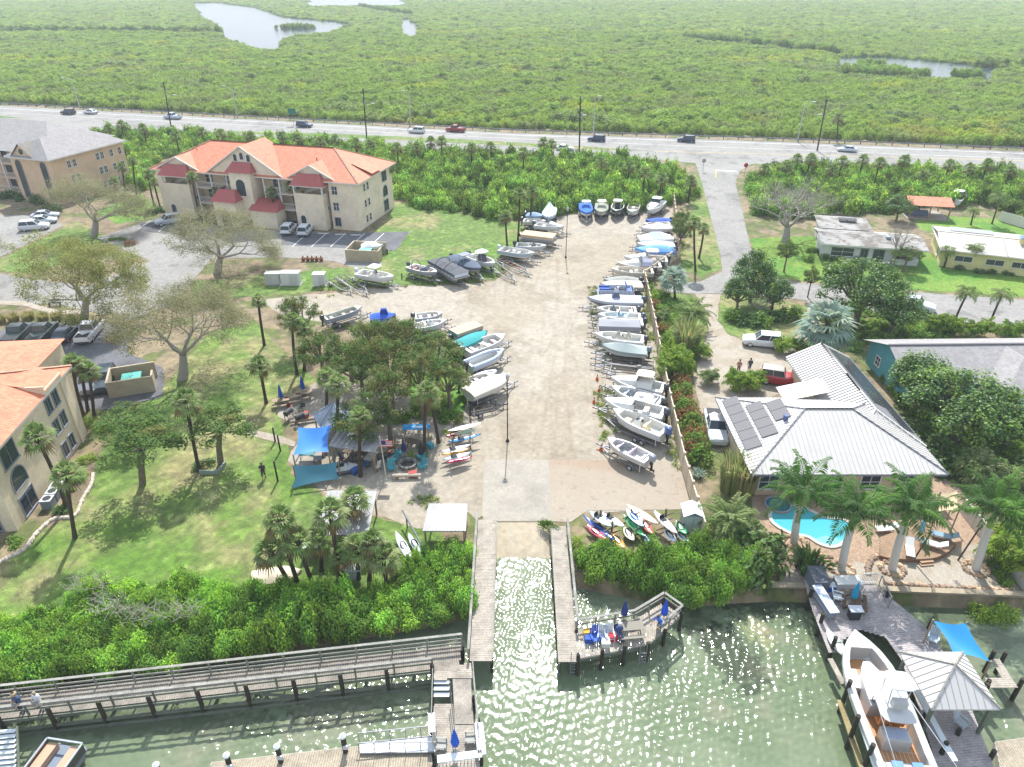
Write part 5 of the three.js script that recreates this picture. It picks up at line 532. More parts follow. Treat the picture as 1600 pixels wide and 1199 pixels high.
// beside the trees on the left of the lane
boat('skiff', [509, 502], [564, 486], 'long aluminium jon boat above the cedar trees', { hull: '#8a96a8', deck: '#b8bcb0', full: 4.5, B: 1.6 }); boat('tarp', [580, 499], [617, 496], 'jet boat under bright blue cover above the cedar trees', { cover: '#2450b0', hull: '#3a62c0', hump: .05, humpC: '#1d3f94', mot: null }); boat('cc', [648, 514], [696, 506], 'white console skiff behind the cedar crowns', { hull: '#c4cad6', con: '#dfe2e6' }); boat('pontoon', [708, 529], [748, 515], 'teal pontoon boat with weathered tan cover', { panel: '#4c9090', cover: '#b09a86', peak: .2 }); boat('tarp', [716, 544], [759, 525], 'boat under teal green tarp beside the cedar trees', { cover: '#2f8a8a', peak: .25, hull: '#b0b4b4' });
boat('skiff', [729, 552], [786, 531], 'white flats skiff with upright console near the teal tarp', { console: 1, full: 3.2, hull: '#d0cfd6', mot: '#4b4a54' }); boat('raft', [734, 575], [784, 555], 'grey and white inflatable boat below the flats skiff', { hull: '#c9ced8', tube: '#a9b6ca' }); boat('raft', [737, 596], [773, 582], 'small blue and white sailing dinghy on a trailer', { hull: '#3556b4', tube: '#c6c9d4', mot: null, B: 1.4, D: .5 }); boat('tarp', [734, 619], [794, 594], 'large boat under cream canvas above the kayak rack', { cover: '#c6beb0', peak: .5, mot: null, B: 2.4 }); emptyTrailer([733, 644], [793, 632], 'dark empty trailer above the kayak rack', { rail: flat('#3a3b3e') });
boat('skiff', [650, 498], [690, 494], 'low grey skiff between the blue cover and teal pontoon', { hull: '#a8aeb4', B: 1.8 }); boat('bow', [1046, 353], [1006, 355], 'white bowrider squeezed beside the navy cover', { hull: '#cfd0d0' }); boat('tarp', [1050, 387], [996, 387], 'boat under pale grey canvas between the canopy pontoon and cruiser', { cover: '#b4b8bc', peak: .4 }); boat('skiff', [1002, 508], [938, 506], 'white bay skiff tucked beside the silver pontoon', { hull: '#d4d4d0', console: 1 }); boat('tarp', [1000, 450], [940, 450], 'boat under beige canvas above the blue seated pontoon', { cover: '#b8ad9c', peak: .35 });
boat('bow', [808, 386], [852, 389], 'white runabout between the palm skiff and tan covered pontoon', { seat: '#9a8c80', hull: '#bcc4c8' }); boat('tarp', [824, 338], [850, 340], 'boat under faded blue canvas at the far left of the lot', { cover: '#7f93ac', peak: .4 }); boat('skiff', [722, 604], [768, 590], 'pale dinghy half under the cedars beside the cream cover', { hull: '#c3c6c8', B: 1.7 });
emptyTrailer([518, 437], [552, 459], 'left of two empty trailers near the utility boxes'); emptyTrailer([533, 432], [578, 462], 'right of two empty trailers near the utility boxes');
boat('tarp', [566, 388], [598, 386], 'white covered boat behind the dumpster walls', { cover: '#cfcfcb', peak: .6, mot: null }); boat('cabin', [1489, 318], [1505, 303], 'white boat with tall tower beside the orange pavilion', { top: '#d8dcde', L: 7, noTrailer: 1, ky: .5 });

// ---- kayaks
function kayakGeo(L, B, sit) { const m = new MB(), N = 12, rings = []; for (let i = 0; i <= N; i++) { const t = i / N, w = Math.max(.02, Math.pow(Math.sin(PI * t), .72)) * B / 2, up = .12 * Math.pow(Math.abs(2 * t - 1), 3), x = (t - .5) * L, h = .12 + .1 * Math.sin(PI * t); rings.push([V(x, up, 0), V(x, up + .05, w * .7), V(x, up + h * .7, w), V(x, up + h, w * .6), V(x, up + h + .03, 0), V(x, up + h, -w * .6), V(x, up + h * .7, -w), V(x, up + .05, -w * .7)]); } m.loft(rings, true, true, true); return m.geo(.8); }
const KG = [kayakGeo(3.4, .74), kayakGeo(4.2, .62), kayakGeo(3.3, .7)], PADDLE = kayakGeo(3.3, .78), SEAT = new MB().box(-.3, .26, 0, .5, .05, .42).box(-.55, .38, 0, .06, .28, .42).geo(), COCK = (() => { const m = new MB(); m.loft([[1, .262], [.86, .2]].map(([k, y]) => Array.from({ length: 14 }, (_, i) => V(-.1 + Math.cos(i * PI / 7) * .48 * k, y + .03, Math.sin(i * PI / 7) * .24 * k))), true, false, true); return m.geo(.5); })();
function kayak(a, b, y, c, label, o = {}) { const A = P(a[0], a[1], y), B = P(b[0], b[1], y), L = A.distanceTo(B), g = thing(o.board ? 'paddleboard' : 'kayak', label, o.board ? 'paddleboard' : 'kayak', 'kayaks and boards on the racks', A.clone().add(B).multiplyScalar(.5), yawOf(A, B)); const k = o.kind ?? 0, base = [3.4, 4.2, 3.3][k], h = part('hull', KG[k], paint(c, .4), g); h.scale.set(L / base, o.board ? .35 : 1, o.w ?? 1); if (o.stripe) { const s = part('deck_panel', KG[k], paint(o.stripe, .4), g); s.scale.set(L / base * .8, (o.board ? .35 : 1) * 1.06, (o.w ?? 1) * .62); s.position.y = .012; } if (!o.board) { part(o.sit ? 'seat' : 'cockpit', o.sit ? SEAT : COCK, flat('#1d2024'), g); } if (o.roll) g.rotation.x = o.roll; return g; }
function kayakRack(a, b, label, levels = [.55, 1.15]) { const A = P(a[0], a[1]), B = P(b[0], b[1]), g = thing('kayak_rack', label, 'rack', 'timber kayak racks', A.clone().add(B).multiplyScalar(.5), yawOf(A, B)), L = A.distanceTo(B); for (const s of [-1, 1]) { new MB().box(s * L / 2, .85, 0, .12, 1.7, .12).to('post', flat('#6c5f4e'), g); for (const y of levels) new MB().box(s * L / 2, y, 0, .08, .08, 1.7).to('arm', flat('#5b5044'), g); } new MB().box(0, .3, 0, L, .1, .08).to('rail', flat('#6c5f4e'), g); return g; }
// right rack row by the apron
kayakRack([937, 822], [955, 840], 'timber rack holding the blue and red kayaks', [.4, 1]); kayakRack([985, 820], [1003, 838], 'timber rack holding the green kayak', [.4, 1]); kayakRack([1038, 820], [1056, 838], 'timber rack beside the grey shed', [.4, 1]);
kayak([916, 822], [948, 846], .5, '#c03248', 'red kayak on the lower left arm of the rack', { kind: 2 }); kayak([911, 808], [962, 848], .5, '#1e4d9e', 'long deep blue kayak left of the grey ones', { kind: 1 }); kayak([921, 801], [956, 826], 1.05, '#a9b6c6', 'pale grey kayak on top of the blue one', { kind: 0, sit: 1 }); kayak([940, 804], [976, 826], 1.05, '#c2cad4', 'white grey kayak at the top of the left rack', { kind: 0, sit: 1 }); kayak([955, 836], [976, 860], .5, '#c78a1e', 'orange yellow kayak poking out of the mangroves', { kind: 2 });
kayak([973, 806], [1008, 842], .7, '#1c8a4a', 'bright green kayak in the middle rack', { kind: 0, stripe: '#2aa05c' }); kayak([978, 798], [1006, 826], 1.2, '#bcd0e6', 'white and blue striped kayak above the green one', { kind: 0, stripe: '#2f6cc0' }); kayak([975, 826], [990, 848], .4, '#d0cbb8', 'cream kayak low beside the green one', { kind: 2 }); kayak([979, 789], [1030, 820], .9, '#c9c99a', 'long cream yellow paddleboard leaning over the racks', { board: 1, kind: 1, w: 1.1 }); kayak([1000, 810], [1020, 838], .8, '#b64838', 'red kayak right of the striped one', { kind: 2 }); kayak([1006, 838], [1024, 858], .5, '#2f6fb4', 'blue kayak end behind the mangrove leaves', { kind: 2 });
kayak([1022, 801], [1058, 837], 1.1, '#cfcad2', 'white sit-on-top kayak on the right rack', { kind: 0, sit: 1 }); kayak([1038, 830], [1056, 850], .5, '#b8bcc4', 'grey kayak low on the right rack', { kind: 2 }); kayak([1056, 816], [1072, 838], .9, '#2f9a58', 'short green kayak beside the shed', { kind: 2 }); kayak([1058, 834], [1076, 850], .4, '#c7ccd0', 'white kayak end below the short green one', { kind: 2 });
// left rack by the camp
kayakRack([708, 706], [735, 702], 'timber rack carrying the yellow and pink kayaks', [.45, 1.1]); kayakRack([710, 680], [736, 674], 'timber rack carrying the striped boards', [.45, 1.1]);
kayak([700, 674], [751, 662], 1.3, '#c9c6cc', 'white paddleboard with dark edge on the upper rack', { board: 1, kind: 1, stripe: '#d8d2da' }); kayak([707, 680], [745, 671], .9, '#9fb59a', 'pale green board under the white one', { board: 1, kind: 1 }); kayak([697, 684], [726, 676], .55, '#a8262c', 'dark red kayak end at the left of the upper rack', { kind: 2 }); kayak([700, 693], [751, 681], .95, '#1f7fb0', 'turquoise and blue kayak on the rack', { kind: 1, stripe: '#2a4fae', sit: 1 }); kayak([688, 709], [737, 697], 1.0, '#b9bac6', 'grey lilac kayak above the yellow one', { kind: 1, sit: 1 }); kayak([690, 713], [734, 703], .5, '#d79a1c', 'yellow orange kayak in the middle of the rack', { kind: 1 }); kayak([692, 721], [737, 709], 1.0, '#aebccb', 'pale blue kayak above the pink one', { kind: 1, sit: 1 }); kayak([698, 725], [738, 716], .5, '#c8325a', 'bright pink kayak at the bottom of the rack', { kind: 1 });
// catamaran hulls and small hulls near the white roof
kayak([587, 835], [618, 868], .5, '#c9cbd2', 'white catamaran hull left of the mast', { kind: 1, w: 1 }); kayak([618, 833], [645, 882], .5, '#c2c6ce', 'white catamaran hull under the long mast', { kind: 1, w: 1.1 }); kayak([638, 836], [660, 872], .5, '#b9c2cc', 'pale outrigger hull right of the mast', { kind: 1 });
{ const A = P(629, 798, 1.2), B = P(670, 872, .9), g = thing('sailboat_mast', 'long dark mast lying across the white hulls', 'mast', null, A.clone().add(B).multiplyScalar(.5), 0), h = B.clone().sub(A).multiplyScalar(.5); new MB().cyl(h.clone().negate(), h, .08, .07, 8).to('spar', flat('#6d6f72'), g); for (const k of [-.35, .35]) new MB().box(h.x * k * 2, h.y * k * 2 - .6, h.z * k * 2, .1, 1.1, .1).to('trestle', flat('#6c5f4e'), g); }
// ---------- docks and the waterfront ----------
T.plank = texture(512, 4, (u, v) => { const k = .8 + N64(u, v) * .3 + (N8(u, v) - .5) * .35; return [192 * k, 182 * k, 168 * k]; });
const plankM = mat([.62, .61, .6], .9, { map: T.plank }), greyPlank = mat([.62, .62, .72], .85, { map: T.plank }), pileM = mat([.2, .22, .18], .9, { map: T.bark }), greenWood = mat([.24, .3, .27], .9, { map: T.plank }), railM = mat([.44, .48, .5], .85, { map: T.plank }), whiteWood = flat('#c3c9cc', .6);
function boards(poly, y, dir, m, parent, w = .145, th = .05, name = 'planks') { // boards laid across dir over a level polygon [[x,z]]
  const mb = new MB(), r = RND(Math.round(poly[0][0] * 31 + poly[0][1] * 7)), u = V(dir[0], 0, dir[1]).normalize(), n = V(-u.z, 0, u.x), Q = poly.map(([x, z]) => [x * u.x + z * u.z, x * n.x + z * n.z]); let lo = 1e9, hi = -1e9; for (const q of Q) { lo = Math.min(lo, q[0]); hi = Math.max(hi, q[0]); }
  for (let s = lo + w / 2; s < hi; s += w) { const ys = []; for (let i = 0; i < Q.length; i++) { const a = Q[i], b = Q[(i + 1) % Q.length]; if ((a[0] - s) * (b[0] - s) < 0) ys.push(a[1] + (b[1] - a[1]) * (s - a[0]) / (b[0] - a[0])); } ys.sort((a, b) => a - b); for (let i = 0; i + 1 < ys.length; i += 2) { const at = (t) => V(u.x * s + n.x * t, y - th / 2 + (r() - .5) * .012, u.z * s + n.z * t); mb.bar(at(ys[i]), at(ys[i + 1]), w - .014, th); } }
  const k = mb.to(name, m, parent); k.userData.kind = 'stuff'; return k;
}
function pile(x, z, y0, y1, r = .14, parent, cap) { const p = new MB().cyl(V(x, y0, z), V(x, y1, z), r, r * .92, 10).to('piling', pileM, parent, null, .8); if (cap) new MB().cyl(V(x, y1, z), V(x, y1 + .16, z), r * 1.15, .02, 10).cyl(V(x, y1 - .12, z), V(x, y1 + .001, z), r * 1.15, r * 1.15, 10).to('cap', flat('#d4d6d8'), p); return p; }
function handrail(parent, pts, y, h, m, gap, o = {}) { // posts, two rails and a flat cap
  for (let i = 0; i < pts.length - 1; i++) { const a = V(pts[i][0], y, pts[i][1]), b = V(pts[i + 1][0], y, pts[i + 1][1]), d = b.clone().sub(a), n = Math.max(1, Math.round(d.length() / gap)); for (let k = i ? 1 : 0; k <= n; k++) { const q = a.clone().addScaledVector(d, k / n); new MB().box(q.x, y + h / 2 - (o.drop ?? 0) / 2, q.z, .1, h + (o.drop ?? 0), .1).to('post', m, parent); } const up = (t) => [a.clone().add(V(0, t, 0)), b.clone().add(V(0, t, 0))]; new MB().bar(...up(h + .02), .18, .05).to('rail_cap', o.cap ?? m, parent); new MB().bar(...up(h * .55), .05, .14).to('rail', m, parent); if (o.two) new MB().bar(...up(h * .2), .05, .12).to('rail', m, parent); }
}
const xz = (px, py, y) => { const p = P(px, py, y); return [p.x, p.z]; };
const lerp2 = (a, b, t) => [a[0] + (b[0] - a[0]) * t, a[1] + (b[1] - a[1]) * t];
{ // piers either side of the ramp
  const g = thing('ramp_pier', 'weathered timber pier on the left side of the boat ramp', 'pier', null, V(0, 0, 0)); boards([[-2.8, -45.2], [-1.3, -45.2], [-1.3, -31.3], [-2.8, -31.3]], .5, [0, 1], plankM, g); for (const x of [-2.75, -1.35]) { new MB().box(x, .35, -38.2, .08, .22, 13.8).to('stringer', greenWood, g); for (let k = 0; k < 6; k++) pile(x, -44 + k * 2.5, -3, .42, .11, g); } handrail(g, [[-2.86, -45], [-2.86, -31.4]], .5, 1, railM, 2.2); new MB().box(-1.28, .6, -38.2, .1, .1, 13.6).to('kerb_rail', railM, g);
  const h = thing('ramp_pier', 'timber pier on the right of the ramp leading to the fishing deck', 'pier', null, V(0, 0, 0)); boards([[3.2, -44.4], [4.4, -44.4], [4.45, -31.2], [3.05, -31.2]], .5, [0, 1], plankM, h); for (const x of [3.15, 4.35]) { new MB().box(x, .35, -37.8, .08, .22, 13).to('stringer', greenWood, h); for (let k = 0; k < 6; k++) pile(x, -43.6 + k * 2.4, -3, .42, .11, h); } handrail(h, [[4.5, -44.3], [4.5, -33.9]], .5, 1, railM, 2.2); new MB().bar(V(3.1, .45, -31.15), V(3.05, -1.6, -31.1), .12, .12).to('brace', greenWood, h);
}
{ // boardwalk along the left shore
  const a0 = xz(-160, 1108, .6), a1 = xz(722, 1008, .6), b0 = xz(-160, 1142, .6), b1 = xz(676, 1046, .6), g = thing('boardwalk', 'long weathered boardwalk with green tinted rails below the mangroves', 'boardwalk', null, V(0, 0, 0)); boards([a0, a1, [a1[0] - .1, b1[1] + .2], b1, b0], .6, [a1[0] - a0[0], a1[1] - a0[1]], mat([.46, .45, .44], .9, { map: T.plank }), g); handrail(g, [a0, a1], .6, 1.05, railM, 2.4, { two: 1, drop: .6 }); handrail(g, [b0, b1], .6, 1.05, greenWood, 2.4, { drop: .4, cap: railM }); for (let k = 0; k <= 11; k++) { const q = lerp2(b0, b1, k / 11), w = lerp2(a0, a1, k / 11); pile(q[0], q[1] + .2, -3, 1.3, .15, g); pile(w[0], w[1], -3, .5, .14, g); } const bx = (y, o) => new MB().bar(V(b0[0], y, b0[1] + o), V(b1[0], y, b1[1] + o), .08, .24).to('beam', greenWood, g); bx(.42, .1); bx(-.25, .25); bx(-.75, .3); for (const [k0, k1] of [[.66, .8], [.8, .66]]) { const p = lerp2(b0, b1, k0), q = lerp2(b0, b1, k1); new MB().bar(V(p[0], -.9, p[1] + .2), V(q[0], .35, q[1] + .2), .09, .2).to('diagonal_brace', greenWood, g); }
  const s = thing('seawall', 'dark timber seawall under the left boardwalk', 'seawall', null, V(0, 0, 0)); for (let k = 0; k < 30; k++) { const p = lerp2(a0, a1, k / 30), q = lerp2(a0, a1, (k + 1) / 30); new MB().bar(V(p[0] + .01, -1.1, p[1] - .3), V(q[0] - .01, -1.1, q[1] - .3), .14, 2.6).to('panel', greenWood, s); }
}
{ // landing at the bottom with steps and gangway
  const g = thing('lower_landing', 'lower dock landing with grey framed benches at the bottom centre', 'dock', null, V(0, 0, 0)), y = -.1; const q = [xz(676, 1100, y), xz(738, 1100, y), xz(752, 1215, y), xz(683, 1215, y)]; boards(q, y, [0, 1], plankM, g); boards([xz(676, 1044, .6), xz(736, 1036, .6), xz(738, 1060, .6), xz(678, 1062, .6)], .59, [0, 1], plankM, g, .145, .05, 'top_planks');
  for (let k = 0; k < 3; k++) { const w = P(678, 1066 + k * 10, .42 - k * .17), e = P(702, 1066 + k * 10, .42 - k * .17); new MB().bar(w, e, .3, .06).to('step', whiteWood, g); } { const w0 = P(707, 1060, .55), w1 = P(736, 1060, .55), e0 = P(711, 1132, -.05), e1 = P(740, 1132, -.05), m = new MB().quad(w0, w1, e1, e0), d = V(0, -.08, 0); m.quad(w0.clone().add(d), w1.clone().add(d), e1.clone().add(d), e0.clone().add(d)); m.to('sloped_ramp', plankM, g); new MB().bar(P(738, 1030, 1.6), P(747, 1135, .95), .08, .12).bar(P(738, 1050, .9), P(747, 1140, .4), .05, .12).to('ramp_rail', railM, g); new MB().bar(P(703, 1070, 1.2), P(711, 1150, .9), .05, .05).bar(P(704, 1084, .6), P(711, 1150, .4), .05, .05).to('centre_rail', flat('#33383a'), g); new MB().bar(P(676, 1045, 1.5), P(674, 1115, .9), .06, .1).to('stair_rail', railM, g); }
  new MB().bar(P(748, 1130, .75), P(753, 1180, .75), .5, .08).to('bench_top', whiteWood, g); new MB().bar(P(683, 1187, .75), P(753, 1178, .75), .45, .08).to('bench_top', whiteWood, g); new MB().bar(P(674, 1115, .75), P(675, 1145, .75), .4, .08).to('bench_top', whiteWood, g); for (const [a, b] of [[676, 1100], [740, 1100], [752, 1180], [682, 1190], [676, 1146], [748, 1135]]) { const p = P(a, b, 0); pile(p.x, p.z, -3, .7, .12, g); } { const m = []; for (let k = 0; k < 12; k++) { const p = P(686 + k * 5.6, 1189 - k * .7, .35); new MB().box(p.x, .3, p.z, .05, .8, .05).to('baluster', whiteWood, g); } }
  const fl = (name, label, pts, o = {}) => { const k = thing(name, label, 'dock', null, V(0, 0, 0)), pp = pts.map(([a, b]) => xz(a, b, WL + .45)); boards(pp, WL + .45, [1, 0], mat([.6, .57, .5], .9, { map: T.plank }), k); for (let i = 0; i < pp.length; i++) { const a = pp[i], b = pp[(i + 1) % pp.length]; new MB().bar(V(a[0], WL + .22, a[1]), V(b[0], WL + .22, b[1]), .1, .4).to('float_side', flat('#9c998f'), k); } return k; };
  fl('floating_dock', 'pale floating dock crossing the bottom edge left of the landing', [[330, 1192], [545, 1168], [672, 1158], [676, 1225], [330, 1225]]); fl('floating_dock', 'pale floating dock corner at the lower right edge', [[1556, 1160], [1640, 1148], [1640, 1225], [1570, 1225]]);
  const gw = thing('gangway', 'aluminium gangway with thin rails on the floating dock', 'gangway', null, V(0, 0, 0)); for (const [dy] of [[0], [26]]) { const a = P(562, 1162 + dy * .6, -.3), b = P(682, 1150 + dy, -.3); new MB().bar(a, b, .05, .1).to('side_beam', galv, gw); new MB().bar(a.clone().add(V(0, 1, 0)), b.clone().add(V(0, 1, 0)), .05, .05).to('hand_rail', galv, gw); for (let k = 0; k <= 5; k++) { const q = a.clone().lerp(b, k / 5); new MB().bar(q, q.clone().add(V(0, 1, 0)), .04, .04).to('stanchion', galv, gw); } } { const m = new MB(); m.quad(P(562, 1162, -.3), P(682, 1150, -.3), P(682, 1176, -.3), P(562, 1178, -.3)); m.to('walk_surface', whiteWood, gw); }
  for (const [px, py, l] of [[432, 1166, 'second white capped mooring pile from the landing'], [535, 1150, 'white capped mooring pile nearest the landing'], [353, 1180, 'third white capped mooring pile from the landing'], [243, 1195, 'white capped mooring pile farthest left']]) { const t = thing('mooring_pile', l, 'piling', null, V(0, 0, 0)), p = P(px, py, 1.1); pile(p.x, p.z, -3.5, 1.1, .17, t, true); new MB().box(p.x + .1, .2, p.z + .15, .3, .3, .12).to('pile_bracket', flat('#b9bcbe'), t); }
  const st = thing('timber_stair', 'grey timber steps at the lower left corner', 'stairs', null, V(0, 0, 0)); for (let k = 0; k < 9; k++) new MB().bar(P(-20, 1146 + k * 8, .5 - k * .13), P(24, 1142 + k * 8, .5 - k * .13), .24, .05).to('step', whiteWood, st); new MB().bar(P(26, 1135, 1.3), P(30, 1215, .2), .1, .14).to('stair_rail', greenWood, st);
}
{ // fishing deck
  const g = thing('fishing_deck', 'angled timber fishing deck with railing at the end of the pier', 'deck', null, V(0, 0, 0)), y = .5, q = [[900, 985], [990, 970], [1036, 942], [1064, 962], [1012, 1008], [903, 1030]].map(([a, b]) => xz(a, b, y)); boards(q, y, [1, .15], plankM, g); handrail(g, [q[0], q[1], q[2], q[3]], y, 1, railM, 1.6); handrail(g, [q[3], lerp2(q[3], q[4], .75)], y, 1, railM, 1.6); for (const [p, h] of [[q[5], 1.1], [lerp2(q[5], q[4], .34), 1.15], [lerp2(q[5], q[4], .66), 1.1], [q[4], .9], [lerp2(q[4], q[3], .5), .6], [q[3], .9], [q[0], .6], [q[1], .6], [q[2], 1]]) pile(p[0], p[1] + .12, -3, h, .14, g); for (let i = 3; i < 6; i++) { const a = q[i], b = q[(i + 1) % 6]; new MB().bar(V(a[0], .33, a[1] + .02), V(b[0], .33, b[1] + .02), .08, .26).to('beam', greenWood, g); }
  for (const [px, py, l] of [[897, 1028, 'swim ladder where the pier meets the fishing deck'], [1005, 1012, 'swim ladder on the fishing deck front']]) { const p = P(px, py, .5), t = thing('swim_ladder', l, 'ladder', null, V(p.x, 0, p.z + .18)); for (const s of [-.22, .22]) new MB().bar(V(s, -1.5, .04), V(s, 1.3, 0), .05, .05).to('rail', galv, t); for (let k = 0; k < 6; k++) new MB().box(0, -1.3 + k * .3, .03, .44, .05, .08).to('rung', galv, t); }
}
{ // right seawall and the big private dock
  const s = thing('seawall', 'pale concrete seawall in front of the pool garden', 'seawall', null, V(0, 0, 0)), cw = mat([.4, .37, .32], .9, { map: patina([216, 204, 184], .2, 6, 256, .2) }), a = xz(1150, 921), b = xz(1204, 916), c = xz(1600, 931); for (const [p, q, n] of [[a, b, 2], [b, c, 9]]) for (let k = 0; k < n; k++) { const u = lerp2(p, q, k / n), w = lerp2(p, q, (k + 1) / n); new MB().bar(V(u[0] + .01, -1.2, u[1]), V(w[0] - .01, -1.2, w[1]), .22, 2.6).to('panel', cw, s); } new MB().bar(V(b[0], .14, b[1]), V(c[0], .14, c[1]), .5, .16).to('cap', cw, s);
  const g = thing('private_dock', 'wide grey composite dock with boat slip in front of the pool garden', 'dock', null, V(0, 0, 0)), y = .45; boards([[1256, 905], [1360, 908], [1452, 984], [1500, 1060], [1560, 1215], [1470, 1215], [1434, 1100], [1408, 1030], [1384, 996], [1345, 984], [1318, 1000], [1312, 1020], [1296, 1022], [1270, 955]].map(([p, q]) => xz(p, q, y)), y, [.1, 1], greyPlank, g, .16);
  for (const [px, py, h] of [[1265, 935, 1.3], [1282, 975, 1.3], [1300, 1015, 1.5], [1385, 935, 1], [1450, 985, 1.2], [1318, 1095, 2.2], [1330, 1150, 2.2], [1352, 1195, 2.2], [1432, 1080, 1.6], [1440, 1130, 1.2], [1470, 1180, 1.5], [1548, 1185, 1], [1534, 1090, 1.6], [1495, 1150, .9]]) { const p = P(px, py, .3); pile(p.x, p.z, -3, h, .15, g); } const lw = (p, q, n, m) => new MB().bar(P(...p), P(...q), .35, .12).to(n, m, g); lw([1297, 1030, .3], [1318, 1070, .3], 'catwalk', plankM); lw([1312, 1095, .2], [1352, 1215, .2], 'lift_walkway', mat([.5, .45, .25], .9, { map: T.plank })); lw([1325, 1068, 1.3], [1375, 1215, 1.3], 'lift_beam', whiteWood); lw([1422, 1060, 1.3], [1492, 1190, 1.3], 'lift_beam', whiteWood);
  railing(g, P(1345, 912, .45), P(1368, 912, .45), 1, whiteTrim, .12, .03).name = 'gate'; railing(g, P(1373, 915, .45), P(1388, 950, .45), 1, galv, 1.4);
  // canopy
  const c2 = thing('dock_canopy', 'white hipped metal canopy roof over the private dock', 'canopy', null, V(24.2, 0, -25.9)), H4 = hipPlanes(0, 4, -4, 0, 3.1, 4.45), r = part('roof', slopeGeo(H4), mat([.46, .44, .42], .6), c2); seams(H4, .42, r, flat('#a39e96', .5), .035, .035); ridgeCaps(H4, r, flat('#b5b0a6', .5), .1); eaveSkirt(0, 4, -4, 0, 3.1, .14).to('fascia', flat('#bcbab4'), r); for (const x of [.3, 3.7]) for (const z of [-.3, -3.7]) new MB().box(x, 1.6, z, .18, 3, .18).to('post', greenWood, c2);
}
{ // big white fishing boat on the lift
  const A = P(1428, 1222, 1.6), B = P(1336, 984, 1.9), g = thing('sport_fishing_boat', 'large white fishing boat with teak deck on the lift beside the canopy', 'boat', null, A.clone().add(B).multiplyScalar(.5).setY(.25), yawOf(A, B)), L = A.distanceTo(B), W = 3.5, D = 1.35, full = 3.3, fl = .55, w = gel('#bdbdbb'); part('hull', hullGeo(L, W, D, full), w, g); part('deck', linerGeo(L, W, D, full, .86, fl, .42, .1), w, g); const tk = mat([.42, .2, .075], .6, { bumpMap: T.bumpFine, bumpScale: .004 }), ins = (t) => Math.max(.05, halfB(t, W, full) - .46), m = new MB(); for (let k = 0; k < 10; k++) { const a = .11 + k * .074, b = a + .074; m.quad(V((a - .5) * L, fl + .012, -ins(a)), V((a - .5) * L, fl + .012, ins(a)), V((b - .5) * L, fl + .012, ins(b)), V((b - .5) * L, fl + .012, -ins(b))); } m.to('teak_sole', tk, g); const ln = new MB(); for (let k = -4; k <= 4; k++) ln.box(-L * .28, fl + .017, k * .24, L * .2, .006, .02); ln.box(-L * .28, fl + .018, .7, .02, .006, 1).to('caulk_lines', flat('#d8cfc0'), g);
  const cf = new MB(); cf.loft([[-.06, .9, 1.0], [.02, .92, 1.05], [.14, .8, 1], [.2, .6, .98], [.26, .25, .95]].map(([x, z, h]) => [V(x * L, fl, -z), V(x * L, fl + h, -z * .9), V(x * L, fl + h + .04, 0), V(x * L, fl + h, z * .9), V(x * L, fl, z)]), true, true, true); cf.to('console_cabin', w, g, null, .5); new MB().quad(V(-.02 * L, fl + 1.05, -.8), V(-.02 * L, fl + 1.05, .8), V(-.07 * L, fl + 1.7, .7), V(-.07 * L, fl + 1.7, -.7)).to('windshield', glassDark, g); for (const z of [-.42, .42]) new MB().box(-.14 * L, fl + .75, z, .5, .12, .6).box(-.165 * L, fl + 1.1, z, .12, .6, .6).to('helm_seat', paint('#b06a28', .6), g); new MB().box(-.235 * L, fl + .5, 0, .9, .95, 1.5).box(-.235 * L, fl + 1.0, 0, .7, .1, 1.3).to('tackle_centre', w, g); new MB().box(-.238 * L, fl + 1.08, 0, .6, .06, 1.1).to('livewell_lid', paint('#97a0b4', .4), g);
  tTop(g, -.12 * L, fl, 2.1, 2.6, 2.1, w, chrome); tTop(g, -.09 * L, fl + 2.2, 1.5, 1.4, 1.5, gel('#c9cccc'), chrome); new MB().box(-.16 * L, fl + 2.7, 0, .4, .5, .8).to('tower_helm', w, g); for (const s of [-1, 1]) { new MB().cyl(V(-.1 * L, fl + 2.2, s * 1), V(-.62 * L, fl + 2.9, s * 1.7), .03, .015, 6).to('outrigger', chrome, g); new MB().box(-.43 * L, fl + .9, s * .55, .7, .08, .6).to('hatch', paint('#5b83b8'), g); for (let k = 0; k < 4; k++) new MB().cyl(V((.1 + k * .08) * L, sheerY(.6 + k * .08, D), s * (halfB(.6 + k * .08, W, full) - .2)), V((.1 + k * .08) * L, sheerY(.6 + k * .08, D) + .03, s * (halfB(.6 + k * .08, W, full) - .2)), .05, .05, 8).to('rod_holder', chrome, g); new MB().box(.16 * L, fl + .35, s * ins(.68) * .75, L * .14, .4, .45).to('bow_seat', gel('#c9c2ba'), g); }
  const M = thing('moored_pontoon', 'brown and black pontoon boat moored at the lower left corner', 'boat', null, P(66, 1232, -.5).setY(WL), .12), mb = new MB(); for (const s of [-1, 1]) new MB().tube([V(-2.4, .3, s * .85), V(2, .3, s * .85), V(2.6, .45, s * .85)], [.3, .3, .08], 10).to('pontoon_tube', galv, M); new MB().box(0, .65, 0, 4.8, .1, 2.4).to('deck', flat('#6b7480'), M); for (const s of [-1, 1]) new MB().box(0, 1, s * 1.15, 4.5, .6, .1).to('fence', flat('#4a4640'), M); for (const [x, z, l, ww] of [[1.3, -.75, 1.8, .6], [1.3, .75, 1.8, .6], [-1.7, 0, .7, 1.8]]) new MB().box(x, .95, z, l, .4, ww).to('seat', paint('#a8866a', .6), M); new MB().bar(V(-2.3, 1.35, 1.15), V(2.3, 1.35, 1.15), .1, .08).bar(V(-2.3, 1.35, -1.15), V(2.3, 1.35, -1.15), .1, .08).bar(V(2.3, 1.35, -1.15), V(2.3, 1.35, 1.15), .1, .08).to('top_rail', chrome, M); M.rotation.y = PI / 2 - .15;
}
